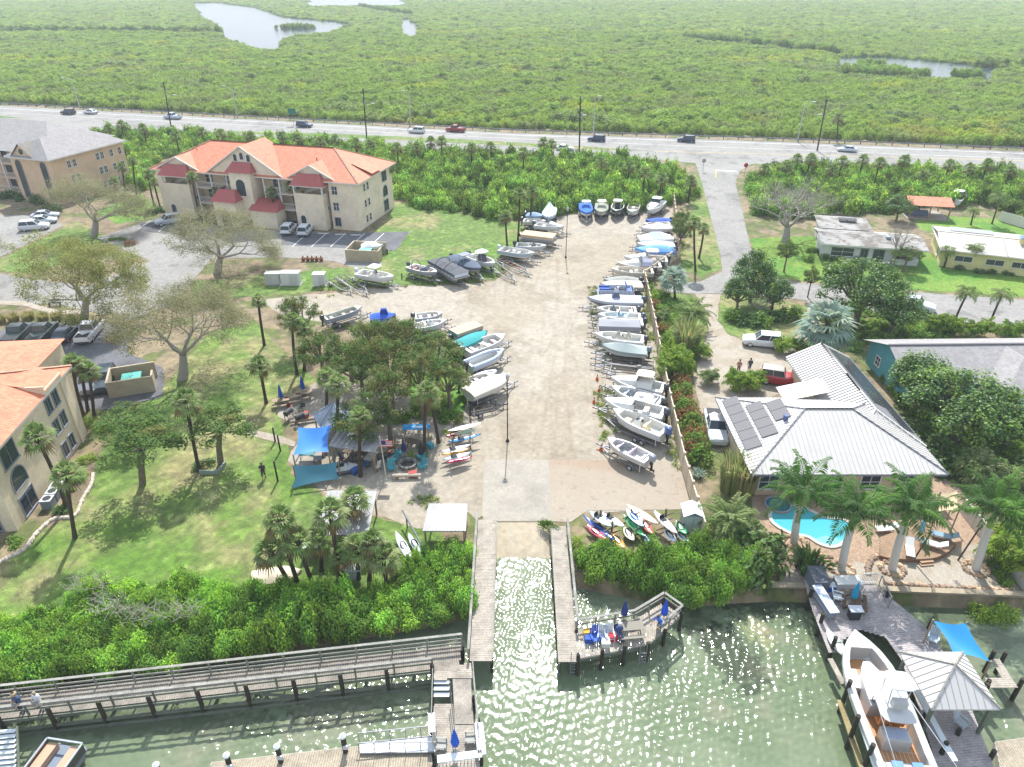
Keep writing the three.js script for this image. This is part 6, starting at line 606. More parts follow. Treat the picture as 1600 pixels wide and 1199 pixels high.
{ // small pier at the right edge
  const g = thing('small_pier', 'small pale timber pier at the right edge below the blue sail', 'pier', null, V(0, 0, 0)); boards([[1548, 1030], [1562, 1030], [1592, 1076], [1540, 1076], [1540, 1058], [1565, 1058]].map(([a, b]) => xz(a, b, .5)), .5, [0, 1], plankM, g); for (const [a, b] of [[1548, 1030], [1566, 1032], [1540, 1076], [1592, 1074]]) { const p = P(a, b, .4); pile(p.x, p.z, -3, 1.2, .15, g); }
}
// ---------- vehicles ----------
const CARS = {
  sedan: { L: 4.6, W: 1.8, belt: .92, roof: 1.42, cab: [-.38, -.24, .04, .2], hood: .8, tail: .88, ws: 1.05 }, suv: { L: 4.7, W: 1.9, belt: 1.08, roof: 1.74, cab: [-.47, -.42, .06, .2], hood: 1.0, tail: 1.05, ws: 1.2 },
  pickup: { L: 5.7, W: 1.98, belt: 1.15, roof: 1.84, cab: [-.12, -.09, .12, .22], hood: 1.08, tail: 1.1, ws: 1.3, bed: [-.48, -.14] }, jeep: { L: 4.2, W: 1.85, belt: 1.2, roof: 1.88, cab: [-.47, -.45, .08, .14], hood: 1.12, tail: 1.15, ws: 1.4 },
};
const carGeo = {};
function car(kind, color, c, to, label, o = {}) {
  const k = CARS[kind], p = P(c[0], c[1]), q = P(to[0], to[1]), g = thing({ sedan: 'parked_car', suv: 'suv', pickup: 'pickup_truck', jeep: 'off_road_vehicle' }[kind], label, kind === 'pickup' ? 'truck' : 'car', o.group, p.setY(o.y ?? .03), yawOf(p, q)), { L, W } = k;
  const G2 = carGeo[kind] ??= (() => {
    const b = new MB(), st = [[-.5, .8, .45, k.tail * .8], [-.49, .94, .32, k.tail * .96], [-.4, 1, .26, k.tail], [k.cab[0], 1, .26, k.belt * .99], [k.cab[3], 1, .26, k.belt], [.36, .98, .26, k.hood], [.47, .92, .3, k.hood * .88], [.5, .78, .42, k.hood * .7]].map(([x, w, y0, y1]) => { const h = W / 2 * w; return [V(x * L, y0, -h * .9), V(x * L, y0 + .15, -h), V(x * L, y1 - .12, -h * .99), V(x * L, y1, -h * .86), V(x * L, y1 + .02, 0), V(x * L, y1, h * .86), V(x * L, y1 - .12, h * .99), V(x * L, y0 + .15, h), V(x * L, y0, h * .9)]; }); b.loft(st, true, true, true);
    const [r0, r1, f1, f0] = k.cab.map((x) => x * L), wb = W * .44, wt = W * .37, y0 = k.belt - .02, y1 = k.roof - .05, gl = new MB(), lo = [V(r0, y0, -wb), V(f0, y0, -wb), V(f0, y0, wb), V(r0, y0, wb)], hi = [V(r1, y1, -wt), V(f1, y1, -wt), V(f1, y1, wt), V(r1, y1, wt)]; gl.loft([lo, hi], true, false, true);
    const rf = new MB(); rf.loft([[0, 1.02], [.05, 1], [.08, .9]].map(([d, s]) => hi.map((v, i) => V((v.x - (r1 + f1) / 2) * s + (r1 + f1) / 2, v.y + d - .01, v.z * s))), true, true, true); for (let i = 0; i < 4; i++) rf.bar(lo[i], hi[i], .08, .07); for (const s of [0, 2]) { const a = s ? lo[2].clone().lerp(lo[3], .5) : lo[0].clone().lerp(lo[1], .5), e = s ? hi[2].clone().lerp(hi[3], .5) : hi[0].clone().lerp(hi[1], .5); rf.bar(a, e, .08, .06); }
    const bed = new MB(); if (k.bed) bed.box((k.bed[0] + k.bed[1]) / 2 * L, k.tail + .015, 0, (k.bed[1] - k.bed[0]) * L, .02, W * .74); return { b: b.geo(.6), gl: gl.geo(), rf: rf.geo(.5), bed: k.bed ? bed.geo() : null, hl: new MB().box(0, 0, 0, .1, .16, .34).geo(), bp: new MB().box(0, .42, 0, .12, .2, W * .86).geo() };
  })();
  part('body', G2.b, paint(color, .3), g); part('windows', G2.gl, glassDark, g); part('roof', G2.rf, paint(o.roof ?? color, .3), g); if (G2.bed) part('truck_bed', G2.bed, flat(o.bed ?? '#2a2c30'), g); const s = kind === 'jeep' ? 1.35 : kind === 'pickup' ? 1.22 : 1.12; for (const x of [-.31, .31]) for (const z of [-1, 1]) wheel(g, x * L, .3 * s, z * (W / 2 - .12), s);
  for (const z of [-1, 1]) { const h = part('headlight', G2.hl, flat('#cfd4d8', .2), g); h.position.set(L * .475, k.hood * .78, z * W * .36); const t = part('taillight', G2.hl, flat('#8c1a1a', .3), g); t.position.set(-L * .485, k.tail * .82, z * W * .4); } for (const x of [-.49, .485]) { const b = part('bumper', G2.bp, flat('#3a3c40'), g); b.position.x = x * L; } return g;
}
const R1 = (x) => x + 40, hw = 'cars driving on the highway'; // highway heading towards the right or the left
const drive = (kind, col, px, py, dir, label, o) => car(kind, col, [px, py], [px + 60 * dir, py + 3.3 * dir], label, { group: hw, y: .05, ...o });
drive('suv', '#30363c', 107, 179, -1, 'dark SUV farthest left on the highway'); drive('sedan', '#cfd2d6', 142, 178, -1, 'white car just behind the dark SUV on the highway'); drive('pickup', '#b6c0d0', 270, 186, -1, 'pale blue pickup beside the leaning pole'); drive('suv', '#2e3850', 476, 199, 1, 'dark blue SUV half hidden by palms'); drive('suv', '#d2d4d4', 651, 208, -1, 'white SUV in front of the red pickup'); drive('pickup', '#8c1f26', 712, 206, -1, 'red pickup truck on the highway'); drive('suv', '#1f3352', 932, 221, -1, 'navy SUV right of the tall pole'); drive('sedan', '#b4bcb8', 883, 235, 1, 'silver sedan in the near lane behind the hedge'); drive('suv', '#22384e', 1072, 222, -1, 'dark blue SUV near the junction'); drive('sedan', '#c9d2de', 1323, 237, -1, 'white sedan right of the junction');
car('suv', '#cfd1d4', [55, 359], [80, 357], 'nearest white SUV in the upper left parking'); car('sedan', '#c6cad0', [68, 349], [92, 347], 'middle white car in the upper left parking'); car('sedan', '#aeb4bc', [72, 341], [96, 339], 'rearmost pale car in the upper left parking');
car('suv', '#aab2b8', [264, 350], [240, 354], 'silver SUV at the left end of the orange condo'); car('suv', '#cdd0d2', [452, 363], [462, 352], 'white SUV left in the condo bay'); car('suv', '#c8ccd0', [478, 365], [488, 353], 'white SUV right in the condo bay beside empty spaces');
car('pickup', '#2c3836', [30, 529], [52, 508], 'dark pickup leftmost in the lower left row'); car('pickup', '#34443e', [68, 528], [88, 508], 'dark green pickup second in the lower left row', { roof: '#2a3532' }); car('sedan', '#1d2f42', [104, 528], [122, 510], 'dark blue sedan third in the lower left row'); car('pickup', '#c4c4c8', [142, 525], [160, 503], 'white pickup at the right of the lower left row');
car('suv', '#20303c', [166, 602], [158, 622], 'dark SUV beside the walled dumpster'); car('suv', '#5a5e66', [142, 606], [134, 626], 'grey car behind the three tall palms');
car('pickup', '#b9bcbc', [1117, 676], [1124, 712], 'silver pickup parked beside the solar roof'); car('suv', '#cdd0d2', [1190, 540], [1160, 537], 'white SUV on the sand driveway'); car('jeep', '#a3202a', [1216, 599], [1246, 604], 'red off-road vehicle with tan soft top', { roof: '#9a958a' }); car('pickup', '#c9ccce', [1424, 483], [1455, 489], 'white pickup on the street under the leafy tree');
// ---------- street furniture ----------
const wood = mat([.16, .14, .12], .9, { map: T.bark });
function lampArm(g, h, len, y) { new MB().bar(V(0, y, 0), V(len, y + .9, 0), .09, .09).to('arm', galv, g); new MB().box(len + Math.sign(len) * .35, y + .92, 0, .9, .16, .34).to('lamp_head', flat('#c4c6c6'), g); }
for (const [bx, by, tx, ty, arm, label] of [[125, 171, 116, 124, -2.4, 'pale street lamp leftmost beyond the highway'], [371, 184, 364, 137, -2.2, 'pale street lamp beyond the highway above the orange condo'], [642, 196, 640, 145, -1.2, 'pale street lamp behind the red pickup'], [927, 212, 929, 154, .8, 'pale street lamp beside the tallest pole'], [1246, 222, 1258, 163, 2, 'pale street lamp near the leaning pole on the right']]) { const b = P(bx, by), t = above(b, tx, ty), g = thing('street_lamp', label, 'street lamp', 'highway lamps', b); new MB().cyl(V(0, 0, 0), V(0, t.y, 0), .17, .12, 8).to('pole', flat('#a8aaa4'), g); lampArm(g, t.y, arm, t.y - .3); }
const poleTops = [];
for (const [bx, by, tx, ty, arm, label] of [[267, 198, 255, 128, 2.2, 'dark utility pole with lamp at the left of the highway'], [573, 217, 567, 138, 2, 'dark utility pole behind the orange condo'], [905, 246, 907, 150, .9, 'tall utility pole in the middle of the roadside hedge'], [1277, 236, 1292, 155, -.9, 'leaning utility pole right of the junction']]) { const b = P(bx, by), t = above(b, tx, ty).sub(b), g = thing('utility_pole', label, 'utility pole', 'poles along the highway', b); new MB().cyl(V(0, -.2, 0), t, .2, .13, 8).to('pole', wood, g); const u = t.clone().multiplyScalar(.97); new MB().box(u.x, u.y, u.z, .12, .14, 2.2).to('crossarm', wood, g); const v = t.clone().multiplyScalar(.6), m = new MB(); m.bar(v, v.clone().add(V(arm, 1.3, 0)), .09, .09).to('lamp_arm', galv, g); new MB().box(v.x + arm * 1.2, v.y + 1.4, v.z, .9, .16, .3).to('lamp_head', flat('#c4c6c6'), g); new MB().cyl(v.clone().add(V(.25, .9, 0)), v.clone().add(V(.25, 1.9, 0)), .2, .2, 8).to('transformer', flat('#8a8d90'), g); poleTops.push(b.clone().add(u)); }
{ const pts = [poleTops[0].clone().add(V(-70, 0, -18)), ...poleTops, poleTops[3].clone().add(V(70, 0, 8))]; for (let i = 0; i < pts.length - 1; i++) for (const [dz, dy, w] of [[-1, .1, 'upper'], [1, -1.6, 'lower']]) { const m = new MB(), n = 14, q = []; for (let k = 0; k <= n; k++) { const t = k / n, p = pts[i].clone().lerp(pts[i + 1], t); p.y += dy - 4 * 1.1 * t * (1 - t); p.z += dz; q.push(p); } m.tube(q, .022, 4); solo('power_line', m.geo(), flat('#7c8078'), w + ' power line span number ' + ['one', 'two', 'three', 'four', 'five'][i] + ' from the left', 'power line', 'wires between the utility poles'); } }
{ // guard rail beyond the highway
  const g = thing('guard_rail', 'long steel guard rail along the far edge of the highway', 'guard rail', null, V(0, 0, 0)), pts = [[-300, 150], [0, 164], [400, 186], [800, 207], [1200, 220], [1600, 236], [2000, 250]].map(([a, b]) => P(a, b)), post = new MB().box(0, .4, 0, .16, .8, .16).geo(); for (let i = 0; i < pts.length - 1; i++) { const a = pts[i], b = pts[i + 1], n = Math.round(a.distanceTo(b) / 3.8); new MB().bar(a.clone().setY(.75), b.clone().setY(.75), .08, .32).to('rail', galv, g); for (let k = 0; k < n; k++) { const p = part('post', post, wood, g); p.position.copy(a.clone().lerp(b, k / n)); p.position.z -= .14; } }
}
for (const [bx, by, h, label] of [[793, 690, 7, 'slim black lamp post beside the apron'], [884, 403, 7.6, 'slim black lamp post among the upper boats']]) { const g = thing('lot_lamp', label, 'lamp post', null, P(bx, by)), m = flat('#24262a', .5); new MB().cyl(V(0, 0, 0), V(0, h, 0), .06, .045, 8).to('pole', m, g); new MB().cyl(V(0, 0, 0), V(0, .3, 0), .2, .13, 10).to('base', m, g); new MB().cyl(V(0, h, 0), V(0, h + .45, 0), .14, .2, 8).cyl(V(0, h + .45, 0), V(0, h + .62, 0), .24, .04, 8).to('lantern', flat('#9aa0a6', .3), g); }
{ // wall of concrete panels along the lot
  const g = thing('panel_wall', 'long beige concrete panel wall along the right of the lot', 'wall', null, V(0, 0, 0)), cm = mat([.7, .65, .57], .9, { map: patina([226, 214, 196], .14, 5, 256, .4) }), line = [[1051, 312], [1061, 402], [1006, 442], [1022, 520], [1045, 640], [1066, 735], [1086, 806], [1098, 846]].map(([a, b]) => P(a, b)); for (let i = 0; i < line.length - 1; i++) { const a = line[i], b = line[i + 1], n = Math.max(1, Math.round(a.distanceTo(b) / 2.5)); for (let k = 0; k < n; k++) { const p = a.clone().lerp(b, k / n), q = a.clone().lerp(b, (k + 1) / n), d = q.clone().sub(p).normalize(); new MB().bar(p.clone().addScaledVector(d, .1).setY(.88), q.clone().addScaledVector(d, -.1).setY(.98), .1, 1.9).to('panel', cm, g); new MB().box(p.x, 1.04, p.z, .22, 2.1, .22).to('post', cm, g); } }
}
{ const g = thing('picket_fence', 'white board fence in the upper right corner', 'fence', null, V(0, 0, 0)), a = P(1560, 345), b = P(1640, 368); for (let k = 0; k < 22; k++) { const p = a.clone().lerp(b, k / 22), q = a.clone().lerp(b, (k + .92) / 22); new MB().bar(p.setY(.9), q.setY(.9), .06, 1.8).to('board', whiteTrim, g); } }
{ const g = thing('boundary_wall', 'white garden wall at the right of the pool garden', 'wall', null, V(0, 0, 0)), cm = flat('#bdb6aa'), a = P(1500, 800), b = P(1604, 928); for (let k = 0; k < 5; k++) { const p = a.clone().lerp(b, k / 5), q = a.clone().lerp(b, (k + 1) / 5); new MB().bar(p.clone().setY(.75), q.clone().setY(.75), .16, 1.5).to('panel', cm, g); new MB().box(q.x, .82, q.z, .24, 1.66, .24).to('pier', cm, g); } }
function enclosure(c, yaw, w, d, label, label2) { const g = thing('dumpster_enclosure', label, 'enclosure', null, P(...c), yaw), m = mat([.5, .47, .41], .9, { map: patina([226, 214, 192], .1, 5, 256, .1) }); for (const [x, z, a, b] of [[0, d / 2, w, .2], [0, -d / 2, w, .2], [-w / 2 + .1, 0, .2, d - .21], [w / 2 - .1, d * .28, .2, d * .4]]) new MB().box(x, .95, z, a, 1.9, b).to('wall', m, g); const t = thing('dumpster', label2, 'dumpster', null, P(...c), yaw), gm = paint('#1f6a5c', .5); new MB().loft([[.15, 1], [1.3, 1.1]].map(([y, k]) => [V(-.9 * k, y, -.7 * k), V(.9 * k, y, -.7 * k), V(.9 * k, y, .7 * k), V(-.9 * k, y, .7 * k)]), true, true, true).to('bin', gm, t); new MB().box(-.5, 1.4, 0, .96, .08, 1.6).to('lid', paint('#3f9a8e', .5), t); new MB().box(.5, 1.4, 0, .96, .08, 1.6).to('lid', paint('#3f9a8e', .5), t); }
enclosure([573, 402], -.12, 5.4, 4.2, 'beige walled dumpster enclosure by the condo drive', 'green dumpster inside the enclosure by the condo drive'); enclosure([210, 605], .35, 4.6, 3.4, 'beige walled enclosure beside the dark SUV', 'green dumpster inside the enclosure beside the dark SUV');
[[427, 446, 2.1, 1.7, 'leftmost grey utility box on the verge'], [454, 447, 2.7, 1.9, 'widest white utility box on the verge'], [499, 448, 1.7, 1.8, 'white utility box nearest the empty trailers']].forEach(([a, b, w, h, l], i) => { const g = thing('utility_box', l, 'utility box', 'utility boxes on the verge', P(a, b)), m = flat(i ? '#c4c4c0' : '#a9aca8', .6); new MB().box(0, h / 2, -.6, w, h, 1.2).to('cabinet', m, g); new MB().box(0, h + .04, -.6, w + .1, .08, 1.3).to('lid', m, g); new MB().box(w * .2, h * .5, .02, w * .45, h * .75, .04).to('door', flat('#b1b3ae'), g); new MB().box(0, .05, -.6, w + .3, .1, 1.5).to('plinth', flat('#8c887e'), g); });
[474, 481, 488, 495, 502].forEach((x, i) => { const g = thing('clay_pot', ['first', 'second', 'third', 'fourth', 'fifth'][i] + ' brown pot from the left on the drive edge', 'pot', 'row of brown pots', P(x, 408)); new MB().loft([[0, .22], [.45, .36], [.55, .36]].map(([y, r]) => Array.from({ length: 10 }, (_, k) => V(Math.cos(k * PI / 5) * r, y, Math.sin(k * PI / 5) * r))), true, true, true).to('pot', flat('#7a4a34'), g, null, .8); new MB().cyl(V(0, .4, 0), V(0, .9, 0), .2, .05, 6).to('plant', flat('#4a5a2c'), g); });
[[933, 594, 'uppermost orange cone by the fence row'], [936, 612, 'second orange cone by the fence row'], [928, 630, 'third orange cone by the fence row'], [939, 704, 'dark orange cone beside the lowest bowrider']].forEach(([a, b, l]) => { const g = thing('traffic_cone', l, 'cone', 'cones beside the boats', P(a, b)), m = flat('#b0501c'); new MB().cyl(V(0, .04, 0), V(0, .75, 0), .17, .04, 10).to('cone', m, g); new MB().box(0, .03, 0, .42, .05, .42).to('base', m, g); new MB().cyl(V(0, .4, 0), V(0, .52, 0), .115, .09, 10).to('band', flat('#c8c8c4'), g); });
[[452, 369], [505, 372.5], [532, 374], [556, 375]].forEach(([a, b], i) => solo('wheel_stop', new MB().box(0, .08, 0, 1.8, .14, .16).geo(), flat('#c8c8c4'), ['leftmost', 'second', 'third', 'rightmost'][i] + ' white wheel stop in the condo bay', 'wheel stop', 'wheel stops in the condo bay').position.copy(P(a, b - 7, .04)));
[[78, 792], [86, 780], [92, 770]].forEach(([a, b], i) => { const g = thing('air_conditioner', ['nearest', 'middle', 'farthest'][i] + ' air conditioner unit along the lower left condo', 'air conditioner', 'condo air conditioners', P(a, b), .1); new MB().box(0, .45, 0, .85, .85, .85).to('casing', flat('#6c747a'), g); new MB().box(0, .9, 0, .9, .06, .9).to('top_panel', flat('#b8bcbe'), g); new MB().cyl(V(0, .93, 0), V(0, .96, 0), .33, .33, 14).to('fan_grille', flat('#2a2e32'), g); });
for (const [a, b, l, h] of [[1098, 268, 'small road sign left of the junction', 2.4], [1163, 276, 'red stop sign at the junction', 2.5], [459, 196, 'green highway sign above the roadside palms', 4]]) { const g = thing('road_sign', l, 'road sign', null, P(a, b)); new MB().cyl(V(0, 0, 0), V(0, h, 0), .05, .05, 6).to('post', galv, g); if (h > 3) new MB().box(0, h, .06, 2.2, 1.5, .05).to('panel', flat('#136a58'), g); else { const n = 8, pts = Array.from({ length: n }, (_, k) => [Math.cos(PI / 8 + k * PI / 4) * .5, Math.sin(PI / 8 + k * PI / 4) * .5]), m = new MB(); m.loft([.05, .09].map((z) => pts.map(([x, y]) => V(x, y + h, z))), true, true, true); m.to('panel', flat(a > 1150 ? '#a02028' : '#9a9c98'), g); } }
{ const g = thing('grey_shed', 'small grey plastic shed at the end of the panel wall', 'shed', null, P(1078, 824), -.05); new MB().box(0, .9, 0, 1.5, 1.8, 1.5).to('body', flat('#8e9896', .6), g); part('roof', slopeGeo([[V(-.85, 1.78, .85), V(-.85, 1.78, -.85), V(0, 2.2, -.85), V(0, 2.2, .85)], [V(.85, 1.78, -.85), V(.85, 1.78, .85), V(0, 2.2, .85), V(0, 2.2, -.85)]]), flat('#b6bcba', .6), g); for (const x of [-.36, .36]) new MB().box(x, .9, .77, .66, 1.6, .04).to('door', flat('#a3adab', .6), g); }
// ---------- camp under the trees ----------
function canopySail(name, label, pts, color, sag, posts = true) { const c = pts.map((p) => P(...p)), o = c.reduce((s, p) => s.add(p), V(0, 0, 0)).multiplyScalar(.25).setY(0), g = thing(name, label, 'shade sail', null, o), n = 10, m = new MB(), q = c.map((p) => p.clone().sub(o)), at = (u, v) => { const e = .16 * Math.sin(PI * u) * Math.sign(v - .5), f = .16 * Math.sin(PI * v) * Math.sign(u - .5), vv = v + (v < .5 ? 1 : -1) * .07 * Math.sin(PI * u) * Math.abs(2 * v - 1), uu = u + (u < .5 ? 1 : -1) * .07 * Math.sin(PI * v) * Math.abs(2 * u - 1), p = q[0].clone().lerp(q[1], uu).lerp(q[3].clone().lerp(q[2], uu), vv); p.y -= sag * Math.sin(PI * u) * Math.sin(PI * v); return p; }; for (let i = 0; i < n; i++) for (let j = 0; j < n; j++) m.quad(at(i / n, j / n), at((i + 1) / n, j / n), at((i + 1) / n, (j + 1) / n), at(i / n, (j + 1) / n)); part('sail', m.geo(.6), memo['sail' + color] ??= phys(color, .95, { transmission: .35, thickness: 0 }), g); if (posts) for (const p of q) new MB().cyl(V(p.x, 0, p.z), V(p.x, p.y + .1, p.z), .06, .06, 7).to('post', woodFrame, g); return g; }
canopySail('shade_sail', 'bright blue shade sail over the camp kitchen', [[465, 668, 2.6], [519, 664, 2.9], [513, 707, 2.5], [458, 712, 2.4]], '#2f7fd0', .5); canopySail('shade_sail', 'blue green shade net hanging low below the blue sail', [[458, 728, 1.9], [528, 722, 1.8], [532, 748, .7], [455, 764, .5]], '#3f7f92', .1); canopySail('shade_sail', 'turquoise shade sail over the right dock', [[1458, 970, 2.6], [1510, 974, 2.6], [1548, 1035, 2.0], [1490, 1022, 2.6]], '#0f86c4', .25); canopySail('shade_sail', 'cream shade sail between the royal palms', [[1470, 770, 3], [1497, 768, 3], [1499, 798, 2.8], [1465, 800, 2.6]], '#c9b791', .2);
{ const g = thing('hexagonal_gazebo', 'hexagonal gazebo with blue grey roof beside the tall palm', 'gazebo', null, V(-17.3, 0, -58.6)), m = mat([.34, .38, .44], .5, { map: patina([210, 214, 220], .15, 4, 256, .2) }), R = 2.3; for (let k = 0; k < 6; k++) { const a = k * PI / 3, b = (k + 1) * PI / 3; part('roof_panel', slopeGeo([[V(Math.cos(a) * R, 2.2, Math.sin(a) * R), V(Math.cos(b) * R, 2.2, Math.sin(b) * R), V(0, 3.5, 0)]]), m, g); new MB().bar(V(Math.cos(a) * R, 2.22, Math.sin(a) * R), V(0, 3.53, 0), .08, .04).to('roof_rib', flat('#7f8894'), g); new MB().box(Math.cos(a) * (R - .25), 1.1, Math.sin(a) * (R - .25), .12, 2.2, .12).to('post', woodFrame, g); } }
function shelter(name, label, cs, m, o = {}) { const c = cs.map((p) => P(...p)), g = thing(name, label, 'shelter', null, V(0, 0, 0)), pl = [c[3], c[2], c[1], c[0]], t = V(0, -.1, 0), mb = new MB().quad(...c).quad(...c.map((p) => p.clone().add(t))); for (let i = 0; i < 4; i++) mb.quad(c[i], c[(i + 1) % 4], c[(i + 1) % 4].clone().add(t), c[i].clone().add(t)); mb.to('roof', m, g); seams([pl], o.step ?? .5, g, memo.rib ??= flat('#8b8d8f', .6), .045, .045, 'roof_ribs'); const ce = c.reduce((s, p) => s.add(p), V(0, 0, 0)).multiplyScalar(.25); for (const p of c) { const q = p.clone().lerp(ce, .1); new MB().box(q.x, q.y / 2 - .06, q.z, .14, q.y, .14).to('post', woodFrame, g); } return g; }
shelter('picnic_shelter', 'flat grey roofed shelter beside the flagpole', [[530, 667, 2.6], [598, 680, 2.6], [586, 707, 2.45], [513, 697, 2.45]], mat([.4, .4, .42], .7, { map: patina([206, 202, 200], .2, 4, 256, .5) })); shelter('boat_shelter', 'white metal roofed shelter behind the front palms', [[512, 767, 2.4], [589, 767, 2.4], [575, 836, 2.3], [489, 836, 2.3]], metalDull); shelter('boat_shelter', 'square grey metal roof beside the ramp pier', [[670, 787, 2.3], [731, 787, 2.3], [728, 830, 2.2], [660, 830, 2.2]], metalDull, { step: .3 }); 
function picnic(px, py, yaw, label, c = woodFrame, y = 0) { const g = thing('picnic_table', label, 'picnic table', null, P(px, py, y), yaw); for (let k = -2; k <= 2; k++) new MB().box(0, .74, k * .15, 1.7, .04, .14).to('table_board', c, g); for (const s of [-1, 1]) { new MB().box(0, .44, s * .7, 1.7, .04, .26).to('bench', c, g); new MB().bar(V(s * .6, 0, -.7), V(s * .6, .72, .1), .06, .1).bar(V(s * .6, 0, .7), V(s * .6, .72, -.1), .06, .1).to('leg_frame', c, g); } return g; }
picnic(440, 634, .3, 'timber picnic table under the left blue umbrella'); picnic(458, 628, .3, 'timber picnic table between the two umbrellas'); picnic(476, 622, .3, 'timber picnic table under the right blue umbrella'); picnic(1333, 946, 1.2, 'brown picnic table under the teal umbrella', flat('#5a4634'), .46); picnic(562, 719, .1, 'dark picnic table under the grey shelter', flat('#4a4038')); picnic(985, 990, .1, 'grey bench table on the fishing deck', flat('#7a7468'), .51);
function closedUmbrella(px, py, y, h, c, label) { const g = thing('closed_umbrella', label, 'umbrella', null, P(px, py, y)); new MB().cyl(V(0, 0, 0), V(0, h, 0), .03, .03, 6).to('pole', flat('#8a8a86'), g); const m = new MB(); m.loft([[h * .38, .2], [h * .5, .24], [h * .8, .13], [h + .05, .02]].map(([y2, r]) => Array.from({ length: 12 }, (_, k) => V(Math.cos(k * PI / 6) * r * (k % 2 ? .72 : 1.1), y2, Math.sin(k * PI / 6) * r * (k % 2 ? .72 : 1.1)))), true, true, true); m.to('canopy', canvasM(c), g); new MB().cyl(V(0, 0, 0), V(0, .08, 0), .28, .24, 10).to('base', flat('#55585a'), g); return g; }
closedUmbrella(441, 632, 0, 2.4, '#1c4fa6', 'left closed blue umbrella at the picnic tables'); closedUmbrella(475, 619, 0, 2.5, '#1c4fa6', 'right closed blue umbrella at the picnic tables'); closedUmbrella(974, 973, .5, 2.1, '#243a78', 'closed navy umbrella behind the fishing deck rail'); closedUmbrella(1036, 974, .5, 2.3, '#1f55c0', 'closed bright blue umbrella at the fishing deck corner'); closedUmbrella(1330, 948, .46, 2.4, '#158ab0', 'closed teal umbrella on the right dock'); closedUmbrella(712, 1178, -.1, 2.3, '#1758c0', 'closed blue umbrella on the lower landing'); closedUmbrella(1434, 843, .3, 2.4, '#7fb0c4', 'closed pale blue umbrella on the pool deck'); closedUmbrella(632, 716, 0, 2.2, '#23305a', 'closed navy umbrella in the fire pit circle'); closedUmbrella(659, 722, 0, 2.3, '#1c2434', 'closed dark umbrella right of the fire pit');
const CHAIR = (() => { const s = new MB(); s.box(0, .32, 0, .56, .05, .6); for (let k = -2; k <= 2; k++) s.bar(V(k * .11, .3, -.26), V(k * .13, 1, -.52), .1, .03); return s.geo(); })(), CHLEG = new MB().box(0, .17, 0, .07, .34, .07).geo(), CHARM = new MB().box(0, .55, -.03, .1, .04, .7).geo();
function chair(px, py, yaw, c, label, y = 0, group) { const g = thing('adirondack_chair', label, 'chair', group, P(px, py, y), yaw), m = flat(c, .7); part('seat_and_back', CHAIR, m, g); for (const x of [-.3, .3]) { for (const z of [-.25, .26]) part('leg', CHLEG, m, g).position.set(x, 0, z); part('arm', CHARM, m, g).position.x = x; const p = part('arm_post', CHLEG, m, g); p.position.set(x, .27, .26); } return g; }
[[616, 722, -.8, 'upper left teal chair round the fire pit'], [612, 735, .3, 'lower left teal chair round the fire pit'], [625, 712, 2.6, 'teal chair behind the fire pit'], [658, 718, -2.4, 'upper right teal chair round the fire pit'], [660, 733, -.6, 'lower right teal chair round the fire pit']].forEach(([a, b, w, l]) => chair(a, b, w, '#3f8f9a', l, 0, 'chairs round the fire pit'));
chair(930, 1002, .2, '#2450a8', 'blue chair at the left of the fishing deck', .51); chair(941, 1001, -.2, '#9aa4b0', 'grey chair in the middle of the fishing deck', .51); chair(952, 999, .1, '#c2c8cc', 'white chair right of the grey one on the fishing deck', .51); chair(1456, 1003, -.6, '#aab4bc', 'pale chair under the turquoise sail', .46); chair(1308, 938, 1.2, '#c6ccce', 'white chair beside the dock picnic table', .46); chair(1500, 1135, .5, '#a8b0b4', 'pale lounge chair below the dock canopy', .46); chair(690, 1170, 1.5, '#8a8a84', 'grey chair at the left of the lower landing', -.09); chair(735, 1160, -1.5, '#8a8a84', 'grey chair at the right of the lower landing', -.09);
{ const g = thing('fire_pit', 'round stone fire pit between the teal chairs', 'fire pit', null, P(637, 728)); for (let k = 0; k < 12; k++) { const a = k * PI / 6; new MB().box(Math.cos(a) * .75, .18, Math.sin(a) * .75, .36, .36, .2, -a + PI / 2).to('stone', flat(k % 2 ? '#7a7874' : '#66645f'), g); } new MB().cyl(V(0, .02, 0), V(0, .06, 0), .62, .62, 14).to('ash_bed', flat('#2c2a28'), g); }
{ const b = P(603, 744), t = above(b, 593, 682), g = thing('flagpole', 'pale flagpole with small striped flag at the camp', 'flagpole', null, b), h = t.clone().sub(b); new MB().cyl(V(0, 0, 0), h, .06, .04, 8).to('pole', flat('#c2b9a8'), g); for (let k = 0; k < 7; k++) new MB().box(h.x + .55, h.y - .5 - k * .1, h.z, 1, .1, .02).to('flag_stripe', flat(k % 2 ? '#c8c4c4' : '#a02838'), g); new MB().box(h.x + .25, h.y - .66, h.z + .02, .42, .4, .02).to('flag_canton', flat('#26346c'), g); }
{ const g = thing('blue_awning', 'blue boards laid on a stand behind the fire pit', 'awning', null, P(652, 690), .05); new MB().box(0, 1.7, 0, 2.6, .06, .9).to('board', flat('#2a8cc8'), g); new MB().box(.4, 1.745, .05, 1.3, .02, .3).to('white_print', flat('#c8d8e0'), g); for (const x of [-1.1, 1.1]) for (const z of [-.35, .35]) new MB().box(x, .85, z, .08, 1.7, .08).to('post', woodFrame, g); }
